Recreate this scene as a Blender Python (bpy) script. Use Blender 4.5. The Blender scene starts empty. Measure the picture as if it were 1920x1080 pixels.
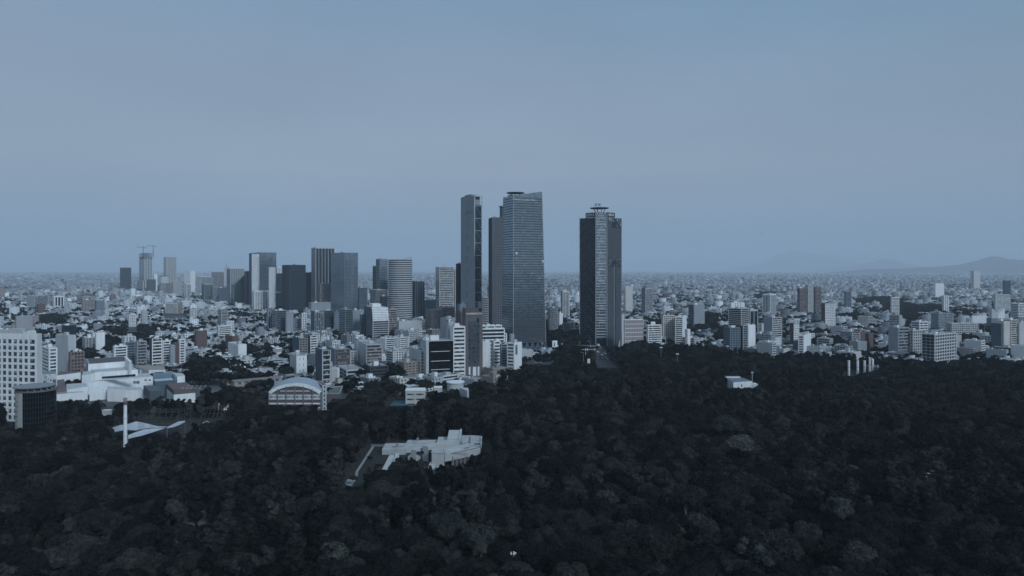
import bpy, math, random
import numpy as np
from mathutils import Vector, noise

# ------------------------------------------------------------------ camera, world, sun, exposure
SC = bpy.context.scene
COL = SC.collection
F, CX, HY, HC = 1297.0, 960.0, 505.0, 125.0      # focal length (px at 1920), centre column, horizon row, camera height
cd = bpy.data.cameras.new('camera'); cam = bpy.data.objects.new('camera', cd); COL.objects.link(cam)
cam.location = (0, 0, HC); cam.rotation_euler = (math.radians(90), 0, 0)
cd.sensor_width = 36; cd.lens = 36 * F / 1920; cd.shift_y = -(540 - HY) / 1920
cd.clip_start = 1; cd.clip_end = 90000
SC.camera = cam
HAZE = 5.7e-5
SUN_EL, SUN_AZ = math.radians(33), math.radians(142)   # azimuth from +Y clockwise: behind the camera, slightly to its right
w = bpy.data.worlds.new('World'); SC.world = w; w.use_nodes = True
nt = w.node_tree; nt.nodes.clear()
N = nt.nodes.new; L = nt.links.new
out = N('ShaderNodeOutputWorld'); bg = N('ShaderNodeBackground'); bg.inputs[1].default_value = 0.08
sky = N('ShaderNodeTexSky'); sky.sky_type = 'NISHITA'; sky.sun_disc = False
sky.sun_elevation = SUN_EL; sky.sun_rotation = SUN_AZ; sky.altitude = 2200; sky.dust_density = 4.0; sky.air_density = 1.2
tc = N('ShaderNodeTexCoord'); sep = N('ShaderNodeSeparateXYZ'); L(tc.outputs['Generated'], sep.inputs[0])
ramp = N('ShaderNodeValToRGB'); L(sep.outputs[2], ramp.inputs[0])     # thin overcast veil by elevation
cr = ramp.color_ramp
VEIL = [(0.0, (1.95, 2.95, 4.25)), (0.05, (1.97, 2.98, 4.25)), (0.14, (3.0, 3.62, 4.5)), (0.25, (2.72, 3.52, 4.55)), (0.36, (2.15, 3.28, 4.6)), (1.0, (2.7, 4.0, 5.5))]
while len(cr.elements) < len(VEIL): cr.elements.new(0.5)
for e, (p, c) in zip(cr.elements, VEIL): e.position = p; e.color = (c[0] / 8, c[1] / 8, c[2] / 8, 1)
sc6 = N('ShaderNodeVectorMath'); sc6.operation = 'SCALE'; sc6.inputs[3].default_value = 8; L(ramp.outputs[0], sc6.inputs[0])
nz = N('ShaderNodeTexNoise'); nz.inputs['Scale'].default_value = 2.2; nz.inputs['Detail'].default_value = 3; nz.inputs['Roughness'].default_value = .45
mp = N('ShaderNodeMapping'); mp.inputs['Scale'].default_value = (1, 1, 3.5); L(tc.outputs['Generated'], mp.inputs[0]); L(mp.outputs[0], nz.inputs['Vector'])
nr = N('ShaderNodeMapRange'); nr.inputs[1].default_value = .3; nr.inputs[2].default_value = .7; nr.inputs[3].default_value = .92; nr.inputs[4].default_value = 1.06
L(nz.outputs[0], nr.inputs[0])
cl = N('ShaderNodeVectorMath'); cl.operation = 'SCALE'; L(sc6.outputs[0], cl.inputs[0]); L(nr.outputs[0], cl.inputs[3])
mx = N('ShaderNodeMix'); mx.data_type = 'RGBA'; mx.inputs[0].default_value = 0.86
pr = N('ShaderNodeMath'); pr.operation = 'MULTIPLY'; pr.use_clamp = True; L(sep.outputs[0], pr.inputs[0]); zz_ = N('ShaderNodeMath'); zz_.operation = 'MULTIPLY'; zz_.inputs[1].default_value = 4.0; L(sep.outputs[2], zz_.inputs[0]); L(zz_.outputs[0], pr.inputs[1])
tn = N('ShaderNodeMix'); tn.data_type = 'RGBA'; tn.inputs[6].default_value = (1, 1, 1, 1); tn.inputs[7].default_value = (.80, .975, 1.02, 1); L(pr.outputs[0], tn.inputs[0])
tm_ = N('ShaderNodeVectorMath'); tm_.operation = 'MULTIPLY'; L(cl.outputs[0], tm_.inputs[0]); L(tn.outputs[2], tm_.inputs[1])
L(sky.outputs[0], mx.inputs[6]); L(tm_.outputs[0], mx.inputs[7]); L(mx.outputs[2], bg.inputs[0]); L(bg.outputs[0], out.inputs[0])
sd = bpy.data.lights.new('sun', 'SUN'); sun = bpy.data.objects.new('sun', sd); COL.objects.link(sun)
sd.energy = 1.5; sd.angle = math.radians(10); sd.color = (0.74, 0.87, 1.0)
_d = Vector((math.sin(SUN_AZ) * math.cos(SUN_EL), math.cos(SUN_AZ) * math.cos(SUN_EL), math.sin(SUN_EL)))
sun.rotation_euler = _d.to_track_quat('Z', 'Y').to_euler(); sun.location = (0, -300, 600)
SC.view_settings.view_transform = 'Standard'; SC.view_settings.look = 'None'
SC.view_settings.exposure = 0.32; SC.view_settings.gamma = 1; SC.view_settings.use_curve_mapping = False
SC.render.engine = 'CYCLES'
cy = SC.cycles
cy.max_bounces = 4; cy.diffuse_bounces = 2; cy.glossy_bounces = 2; cy.transmission_bounces = 2; cy.volume_bounces = 2; cy.transparent_max_bounces = 4
cy.use_denoising = True; cy.caustics_reflective = False; cy.caustics_refractive = False
R = random.Random(7)

# ------------------------------------------------------------------ materials
def mat(name): 
    m = bpy.data.materials.new(name); m.use_nodes = True
    return m, m.node_tree, m.node_tree.nodes['Principled BSDF']

def m_wall():
    m, t, b = mat('painted_wall'); n, l = t.nodes.new, t.links.new
    at = n('ShaderNodeAttribute'); at.attribute_name = 'col'
    tc = n('ShaderNodeTexCoord'); mp = n('ShaderNodeMapping'); mp.inputs['Scale'].default_value = (.25, .25, .06); l(tc.outputs['Object'], mp.inputs[0])
    a = n('ShaderNodeTexNoise'); a.inputs['Scale'].default_value = 1; a.inputs['Detail'].default_value = 5; l(mp.outputs[0], a.inputs['Vector'])
    r = n('ShaderNodeMapRange'); r.inputs[1].default_value = .3; r.inputs[2].default_value = .75; r.inputs[3].default_value = 1.06; r.inputs[4].default_value = .84; l(a.outputs[0], r.inputs[0])
    v = n('ShaderNodeVectorMath'); v.operation = 'SCALE'; l(at.outputs['Color'], v.inputs[0]); l(r.outputs[0], v.inputs[3])
    l(v.outputs[0], b.inputs['Base Color']); b.inputs['Roughness'].default_value = .85
    return m

def m_glass(name, c0, c1, curtain, p, rough=.12, cell=(3.1, 3.1, 3.6)):
    m, t, b = mat(name); n, l = t.nodes.new, t.links.new
    tc = n('ShaderNodeTexCoord')
    dv = n('ShaderNodeVectorMath'); dv.operation = 'DIVIDE'; dv.inputs[1].default_value = cell; l(tc.outputs['Object'], dv.inputs[0])
    fl = n('ShaderNodeVectorMath'); fl.operation = 'FLOOR'; l(dv.outputs[0], fl.inputs[0])
    wn = n('ShaderNodeTexWhiteNoise'); wn.noise_dimensions = '3D'; l(fl.outputs[0], wn.inputs['Vector'])
    sp = n('ShaderNodeSeparateColor'); l(wn.outputs['Color'], sp.inputs[0])
    m1 = n('ShaderNodeMix'); m1.data_type = 'RGBA'; m1.inputs[6].default_value = (*c0, 1); m1.inputs[7].default_value = (*c1, 1); l(sp.outputs[0], m1.inputs[0])
    gt = n('ShaderNodeMath'); gt.operation = 'GREATER_THAN'; gt.inputs[1].default_value = 1 - p; l(sp.outputs[1], gt.inputs[0])
    m2 = n('ShaderNodeMix'); m2.data_type = 'RGBA'; m2.inputs[7].default_value = (*curtain, 1); l(m1.outputs[2], m2.inputs[6]); l(gt.outputs[0], m2.inputs[0])
    l(m2.outputs[2], b.inputs['Base Color'])
    # each pane sits a hair out of true, so reflections break from pane to pane
    ge = n('ShaderNodeNewGeometry'); sb = n('ShaderNodeVectorMath'); sb.operation = 'SUBTRACT'; sb.inputs[1].default_value = (.5, .5, .5); l(wn.outputs['Color'], sb.inputs[0])
    s = n('ShaderNodeVectorMath'); s.operation = 'SCALE'; s.inputs[3].default_value = .03; l(sb.outputs[0], s.inputs[0])
    ad = n('ShaderNodeVectorMath'); l(ge.outputs['Normal'], ad.inputs[0]); l(s.outputs[0], ad.inputs[1])
    no = n('ShaderNodeVectorMath'); no.operation = 'NORMALIZE'; l(ad.outputs[0], no.inputs[0]); l(no.outputs[0], b.inputs['Normal'])
    b.inputs['Roughness'].default_value = rough; b.inputs['IOR'].default_value = 1.8
    return m

def m_plain(name, c, rough=.8, var=.15, scale=.3, metal=0):
    m, t, b = mat(name); n, l = t.nodes.new, t.links.new
    tc = n('ShaderNodeTexCoord'); a = n('ShaderNodeTexNoise'); a.inputs['Scale'].default_value = scale; a.inputs['Detail'].default_value = 5; l(tc.outputs['Object'], a.inputs['Vector'])
    mx = n('ShaderNodeMix'); mx.data_type = 'RGBA'
    mx.inputs[6].default_value = (*[x * (1 - var) for x in c], 1); mx.inputs[7].default_value = (*[min(1, x * (1 + var)) for x in c], 1)
    l(a.outputs[0], mx.inputs[0]); l(mx.outputs[2], b.inputs['Base Color']); b.inputs['Roughness'].default_value = rough; b.inputs['Metallic'].default_value = metal
    return m

def m_leaf():
    m, t, b = mat('foliage'); n, l = t.nodes.new, t.links.new
    oi = n('ShaderNodeObjectInfo'); rp = n('ShaderNodeValToRGB'); l(oi.outputs['Random'], rp.inputs[0])
    e = rp.color_ramp; st = [(0, (.0052, .0062, .0058)), (.3, (.0092, .0108, .0100)), (.6, (.0165, .0190, .0172)), (.85, (.0270, .0305, .0275)), (.96, (.038, .041, .037)), (1, (.052, .052, .048))]
    while len(e.elements) < len(st): e.elements.new(.5)
    for q, (p, c) in zip(e.elements, st): q.position = p; q.color = (*c, 1)
    g = n('ShaderNodeNewGeometry'); a = n('ShaderNodeTexNoise'); a.inputs['Scale'].default_value = .45; a.inputs['Detail'].default_value = 5; a.inputs['Roughness'].default_value = .65; l(g.outputs['Position'], a.inputs['Vector'])
    r = n('ShaderNodeMapRange'); r.inputs[1].default_value = .3; r.inputs[2].default_value = .7; r.inputs[3].default_value = .4; r.inputs[4].default_value = 1.75; l(a.outputs[0], r.inputs[0])
    v = n('ShaderNodeVectorMath'); v.operation = 'MULTIPLY'; l(rp.outputs[0], v.inputs[0]); l(oi.outputs['Color'], v.inputs[1])
    v2 = n('ShaderNodeVectorMath'); v2.operation = 'SCALE'; l(v.outputs[0], v2.inputs[0]); l(r.outputs[0], v2.inputs[3])
    l(v2.outputs[0], b.inputs['Base Color']); b.inputs['Roughness'].default_value = .75; b.inputs['Specular IOR Level'].default_value = .06
    return m

def m_farwall():
    """far city: walls take the colour attribute, rows of windows by height and run"""
    m, t, b = mat('far_city_wall'); n, l = t.nodes.new, t.links.new
    at = n('ShaderNodeAttribute'); at.attribute_name = 'col'
    uv = n('ShaderNodeUVMap'); uv.uv_map = 'uv'; sp = n('ShaderNodeSeparateXYZ'); l(uv.outputs[0], sp.inputs[0])
    def cell(o, size, lo, hi):
        d = n('ShaderNodeMath'); d.operation = 'DIVIDE'; d.inputs[1].default_value = size; l(o, d.inputs[0])
        f = n('ShaderNodeMath'); f.operation = 'FRACT'; l(d.outputs[0], f.inputs[0])
        g1 = n('ShaderNodeMath'); g1.operation = 'GREATER_THAN'; g1.inputs[1].default_value = lo; l(f.outputs[0], g1.inputs[0])
        g2 = n('ShaderNodeMath'); g2.operation = 'LESS_THAN'; g2.inputs[1].default_value = hi; l(f.outputs[0], g2.inputs[0])
        k = n('ShaderNodeMath'); k.operation = 'MULTIPLY'; l(g1.outputs[0], k.inputs[0]); l(g2.outputs[0], k.inputs[1]); return k
    a = cell(sp.outputs[0], 3.4, .25, .78); c = cell(sp.outputs[1], 3.1, .3, .75)
    k = n('ShaderNodeMath'); k.operation = 'MULTIPLY'; l(a.outputs[0], k.inputs[0]); l(c.outputs[0], k.inputs[1])
    k2 = n('ShaderNodeMath'); k2.operation = 'MULTIPLY'; l(k.outputs[0], k2.inputs[0]); l(at.outputs['Alpha'], k2.inputs[1])
    mx = n('ShaderNodeMix'); mx.data_type = 'RGBA'; mx.inputs[7].default_value = (.05, .055, .06, 1); l(k2.outputs[0], mx.inputs[0]); l(at.outputs['Color'], mx.inputs[6])
    l(mx.outputs[2], b.inputs['Base Color']); b.inputs['Roughness'].default_value = .8
    return m

WALL = m_wall()
GLASS = m_glass('window_glass', (.02, .025, .03), (.07, .08, .09), (.30, .29, .27), .16)
GDARK = m_glass('dark_curtain_glass', (.010, .019, .028), (.024, .040, .054), (.05, .065, .08), .04, .1)
GBLUE = m_glass('blue_curtain_glass', (.20, .25, .285), (.30, .355, .395), (.40, .45, .48), .04, .1, (3.0, 3.0, 4.2))
b_ = GBLUE.node_tree.nodes['Principled BSDF']; b_.inputs['Metallic'].default_value = .75; b_.inputs['IOR'].default_value = 1.6
GTEAL = m_glass('teal_curtain_glass', (.02, .045, .055), (.03, .06, .07), (.1, .12, .12), .05, .1)
LEAF = m_leaf()
for q in (GDARK,): q.node_tree.nodes['Principled BSDF'].inputs['IOR'].default_value = 1.42
BARK = m_plain('bark', (.06, .05, .045), .9, .3, 1)
PBARK = m_plain('pale_bark', (.34, .32, .29), .9, .25, 1)
CONC = m_plain('board_marked_concrete', (.45, .45, .44), .9, .28, .22)
METAL = m_plain('dull_metal', (.3, .31, .32), .5, .1, 1, .6)
WHITE = m_plain('white_paint', (.72, .72, .71), .6, .05, .5)
DARK = m_plain('dark_steel', (.03, .034, .04), .5, .2, .5)
GBLACK = m_glass('black_glass', (.003, .004, .006), (.006, .009, .012), (.015, .018, .022), .04, .15); GBLACK.node_tree.nodes['Principled BSDF'].inputs['IOR'].default_value = 1.25
MATS = [WALL, GLASS, GDARK, GBLUE, GTEAL, GBLACK]

# ------------------------------------------------------------------ helpers
def X(px, D): return (px - CX) / F * D
def G(px, py, z=0.0):
    D = (HC - z) * F / (py - HY); return (X(px, D), D)
def Z(py, D): return HC + (HY - py) * D / F

class MB:
    def __init__(s): s.v = []; s.f = []; s.m = []; s.c = []
    def face(s, pts, c=(.5, .5, .5), m=0):
        i = len(s.v); s.v += pts; s.f.append(tuple(range(i, i + len(pts)))); s.m.append(m); s.c.append(c)
    def hexa(s, p, c, m=0, bot=False, ctop=None):
        i = len(s.v); s.v += p
        fs = [(0, 1, 5, 4), (1, 2, 6, 5), (2, 3, 7, 6), (3, 0, 4, 7), (4, 5, 6, 7)] + ([(3, 2, 1, 0)] if bot else [])
        for k, q in enumerate(fs):
            s.f.append(tuple(i + a for a in q)); s.m.append(m if (k != 4 or ctop is None) else 0); s.c.append(ctop if (k == 4 and ctop) else c)
    def prism(s, poly, z0, z1, c, m=0, bot=False, ctop=None, top=None):
        n = len(poly); i = len(s.v); tp = top or poly
        zt = z1 if hasattr(z1, '__len__') else [z1] * n
        s.v += [(p[0], p[1], z0) for p in poly] + [(p[0], p[1], z) for p, z in zip(tp, zt)]
        for k in range(n):
            j = (k + 1) % n; s.f.append((i + k, i + j, i + n + j, i + n + k)); s.m.append(m); s.c.append(c)
        s.f.append(tuple(range(i + n, i + 2 * n))); s.m.append(m if ctop is None else 0); s.c.append(ctop or c)
        if bot: s.f.append(tuple(range(i + n - 1, i - 1, -1))); s.m.append(m); s.c.append(c)
    def box(s, fr, a0, a1, b0, b1, z0, z1, c, m=0, bot=False, ctop=None):
        x, y, ux, uy = fr
        P = lambda a, b, z: (x + ux * a - uy * b, y + uy * a + ux * b, z)
        s.hexa([P(a0, b0, z0), P(a1, b0, z0), P(a1, b1, z0), P(a0, b1, z0), P(a0, b0, z1), P(a1, b0, z1), P(a1, b1, z1), P(a0, b1, z1)], c, m, bot, ctop)
    def bar(s, p, q, r, c, m=0):
        p, q = Vector(p), Vector(q); d = (q - p).normalized()
        a = d.cross(Vector((0, 0, 1)) if abs(d.z) < .9 else Vector((1, 0, 0))).normalized() * r; b = d.cross(a).normalized() * r
        s.hexa([tuple(k) for k in (p - a - b, p + a - b, p + a + b, p - a + b, q - a - b, q + a - b, q + a + b, q - a + b)], c, m, True)
    def cyl(s, x, y, r, z0, z1, c, m=0, n=12, r2=None, ctop=None, bot=False):
        r2 = r if r2 is None else r2
        A = [(x + r * math.cos(6.28319 * k / n), y + r * math.sin(6.28319 * k / n)) for k in range(n)]
        B = [(x + r2 * math.cos(6.28319 * k / n), y + r2 * math.sin(6.28319 * k / n)) for k in range(n)]
        s.prism(A, z0, z1, c, m, bot, ctop, B)
    def build(s, name, parent=None, mats=None, kind=None, org=None):
        if not s.f: return None
        me = bpy.data.meshes.new(name)
        if org is not None:
            ox, oy, oz = org; vs = [(a - ox, b - oy, c - oz) for a, b, c in s.v]
        else: vs = s.v
        me.from_pydata(vs, [], s.f)
        for m in (mats or MATS): me.materials.append(m)
        me.polygons.foreach_set('material_index', s.m)
        ca = me.color_attributes.new('col', 'FLOAT_COLOR', 'CORNER')
        ln = np.array([len(f) for f in s.f]); cc = np.ones((len(s.f), 4), np.float32); cc[:, :3] = np.array([c[:3] for c in s.c])
        ca.data.foreach_set('color', np.repeat(cc, ln, axis=0).ravel())
        o = bpy.data.objects.new(name, me); COL.objects.link(o)
        if parent: o.parent = parent
        elif org is not None: o.location = org
        if kind: o['kind'] = kind
        return o

def tag(o, label, cat, group=None):
    o['label'] = label; o['category'] = cat
    if group: o['group'] = group
    return o
def thing(name, loc, label, cat, group=None):
    o = bpy.data.objects.new(name, None); COL.objects.link(o); o.location = loc; o.empty_display_size = 1
    return tag(o, label, cat, group)

# colours (albedo)
W = (.80, .80, .79); CR = (.58, .56, .52); GR = (.30, .325, .35); MG = (.165, .20, .235); DG = (.08, .105, .13); BK = (.03, .032, .036)
BR = (.135, .09, .088); TA = (.24, .225, .22); PK = (.36, .315, .31); RO = (.33, .33, .335); LG = (.52, .52, .52)
CN = {W: 'white', CR: 'cream', GR: 'grey', MG: 'mid-grey', DG: 'dark grey', BK: 'black', BR: 'brick-red', TA: 'tan', PK: 'pinkish', LG: 'light grey'}

RECTS = []      # (cx, cy, radius-ish rect corners) kept free of filler
VIEWS = []      # (px0, px1, D, y): anything nearer than D in these columns stays below row y
def keep(px0, px1, D, y): VIEWS.append((px0, px1, D, y))
def zmax(px, D):
    """greatest height at column px and depth D that leaves the things behind in view"""
    z = 400.0
    for a, b, d, y in VIEWS:
        if a <= px <= b and D < d: z = min(z, HC - (y - HY) * D / F)
    return z
def zmax_np(px, D):
    z = np.full(len(px), 400.0)
    for a, b, d, y in VIEWS:
        k = (px >= a) & (px <= b) & (D < d); z[k] = np.minimum(z[k], HC - (y - HY) * D[k] / F)
    return z

def corner(xl, xc, xr, D, th):
    """frame, right length, left length of a box whose near corner, left and right ends stand at those columns"""
    kc = (xc - CX) / F
    if xl < xc: th = max(th, math.atan(-kc) + math.radians(12))
    cx = X(xc, D); u = (math.cos(th), math.sin(th)); v = (-u[1], u[0])
    kR, kL = (xr - CX) / F, (xl - CX) / F
    t = (kR * D - cx) / (u[0] - kR * u[1]) if xr > xc else None
    s = (kL * D - cx) / (v[0] - kL * v[1]) if xl < xc else None
    return (cx, D, u[0], u[1]), t, s

def facade(P, fr, lu, lv, z0, z1, sides, o):
    """P: parts dict name->MB. sides: style letter for R, L (the far faces repeat them): b bands, g grid, n blank, c curtain glass, v vertical fins"""
    wc = o.get('wc', W); gm = o.get('gm', 1); fh = o.get('fh', 3.3); bay = o.get('bay', 3.6); sp = o.get('sp', .42); pw = o.get('pw', .3)
    P['glazing'].box(fr, 0, lu, 0, lv, z0, z1 - .4, BK, gm)
    faces = [('R', (0, 0), (lu, 0)), ('L', (0, lv), (0, 0)), ('R', (lu, lv), (0, lv)), ('L', (lu, 0), (lu, lv))]
    x, y, ux, uy = fr
    for i, (sd, p, q) in enumerate(faces):
        st = sides[0 if sd == 'R' else 1]
        dx, dy = q[0] - p[0], q[1] - p[1]; ln = math.hypot(dx, dy); dx /= ln; dy /= ln
        px, py = x + ux * p[0] - uy * p[1], y + uy * p[0] + ux * p[1]
        f2 = (px, py, ux * dx - uy * dy, uy * dx + ux * dy)         # a runs along the face, b < 0 is outside
        h = z1 - z0
        if st == 'n': P['wall'].box(f2, 0, ln, -.4, -.002, z0, z1, o.get('nc', wc)); continue
        nf = max(1, round(h / fh)); ff = h / nf
        t = .35 if st in 'bg' else .14
        spc = o.get('spc', wc)
        s2 = sp if st in 'bg' else .14
        if st != 'v':
            for k in range(nf + 1):
                a = z0 + k * ff - s2 * ff / 2; P['spandrel'].box(f2, 0, ln, -t, -.002, max(a, z0), min(a + s2 * ff, z1), spc, bot=True)
        else: P['spandrel'].box(f2, 0, ln, -t, -.002, z1 - ff * .7, z1, spc)
        if st in 'gvc':
            nb = max(1, round(ln / (bay if st != 'c' else bay * .8))); ww = (pw if st != 'c' else .06) * ln / nb
            for k in range(nb + 1):
                a = min(max(k * ln / nb - ww / 2, 0), ln - ww)
                P['pier'].box(f2, a, a + ww, -t - (.12 if st != 'v' else .35), -.003, z0, z1, wc)
        if st == 'b' and o.get('ends', 1):
            for a in (0, ln - .9): P['pier'].box(f2, a, a + .9, -t - .05, -.003, z0, z1, wc)

def rooftop(P, fr, lu, lv, z1, rng, o):
    rc = o.get('rc', RO); wc = o.get('nc', o.get('wc', W))
    P['roof'].box(fr, .4, lu - .4, .4, lv - .4, z1 - .39, z1 - .05, rc)
    for a0, a1, b0, b1 in ((0, lu, 0, .38), (0, lu, lv - .38, lv), (0, .37, .385, lv - .385), (lu - .37, lu, .385, lv - .385)):
        P['roof'].box(fr, a0, a1, b0, b1, z1 - .38, z1 + .7, wc if wc != BK else DG)
    if min(lu, lv) < 5: return
    r = o.get('pent', 1)
    if r:
        a = lu * rng.uniform(.15, .5); b = lv * rng.uniform(.2, .5); w_, d_ = min(lu * .4, rng.uniform(3, 7)), min(lv * .4, rng.uniform(3, 7))
        P['penthouse'].box(fr, a, a + w_, b, b + d_, z1 - .04, z1 + rng.uniform(2.4, 4) * (1.4 if r > 1 else 1), rng.choice([wc, W, LG]), ctop=rc)
    for k in range(rng.randint(0, 3)):
        a, b = lu * rng.uniform(.1, .85), lv * rng.uniform(.1, .85)
        x, y, ux, uy = fr; s = rng.uniform(.55, 1.0)
        P['water_tank'].cyl(x + ux * a - uy * b, y + uy * a + ux * b, s, z1 - .03, z1 + 1.2 + s, rng.choice([BK, W, W, DG]), n=8)
    for k in range(rng.randint(0, 2)):
        a, b = lu * rng.uniform(.1, .7), lv * rng.uniform(.1, .7)
        P['penthouse'].box(fr, a, a + rng.uniform(1, 3.5), b, b + rng.uniform(1, 2.5), z1 - .035, z1 + rng.uniform(.8, 2.2), rng.choice([GR, W, LG, CR]))

PARTKIND = {'spandrel': 'stuff', 'pier': 'stuff', 'water_tank': 'stuff', 'penthouse': 'stuff'}
class Parts(dict):
    def __missing__(s, k): s[k] = MB(); return s[k]
    def finish(s, name, org, label, cat, group=None):
        t = thing(name, org, label, cat, group)
        for k, mb in s.items(): mb.build(k.split('~')[0], t, kind=PARTKIND.get(k), org=org)
        return t

INFO = []       # (px, py, label-ish) of named landmarks, used to describe filler buildings
def B(name, label, xl, xc, xr, yt, D, yb, st='gg', th=30, dep=None, short=None, extra=None, cat=None, **o):
    th = math.radians(th)
    fr, lu, lv = corner(xl, xc, xr, D, th)
    lu = lu or dep or 14; lv = lv or dep or 14
    if dep and lv < 4: lv = dep
    z = Z(yt, D); rng = random.Random(label)
    P = Parts()
    facade(P, fr, lu, lv, 0, z, st, o); rooftop(P, fr, lu, lv, z, rng, o)
    if extra: extra(P, fr, lu, lv, z)
    RECTS.append((fr, lu, lv)); keep(min(xl, xc) - 1, max(xr, xc) + 1, D, yb)
    INFO.append(((xl + xr) / 2, (yt + yb) / 2, short or label, D))
    org = (fr[0], fr[1], 0)
    t = P.finish(name, org, label, cat or name.replace('_', ' ').split()[-1])
    return t, fr, lu, lv, z
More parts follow.
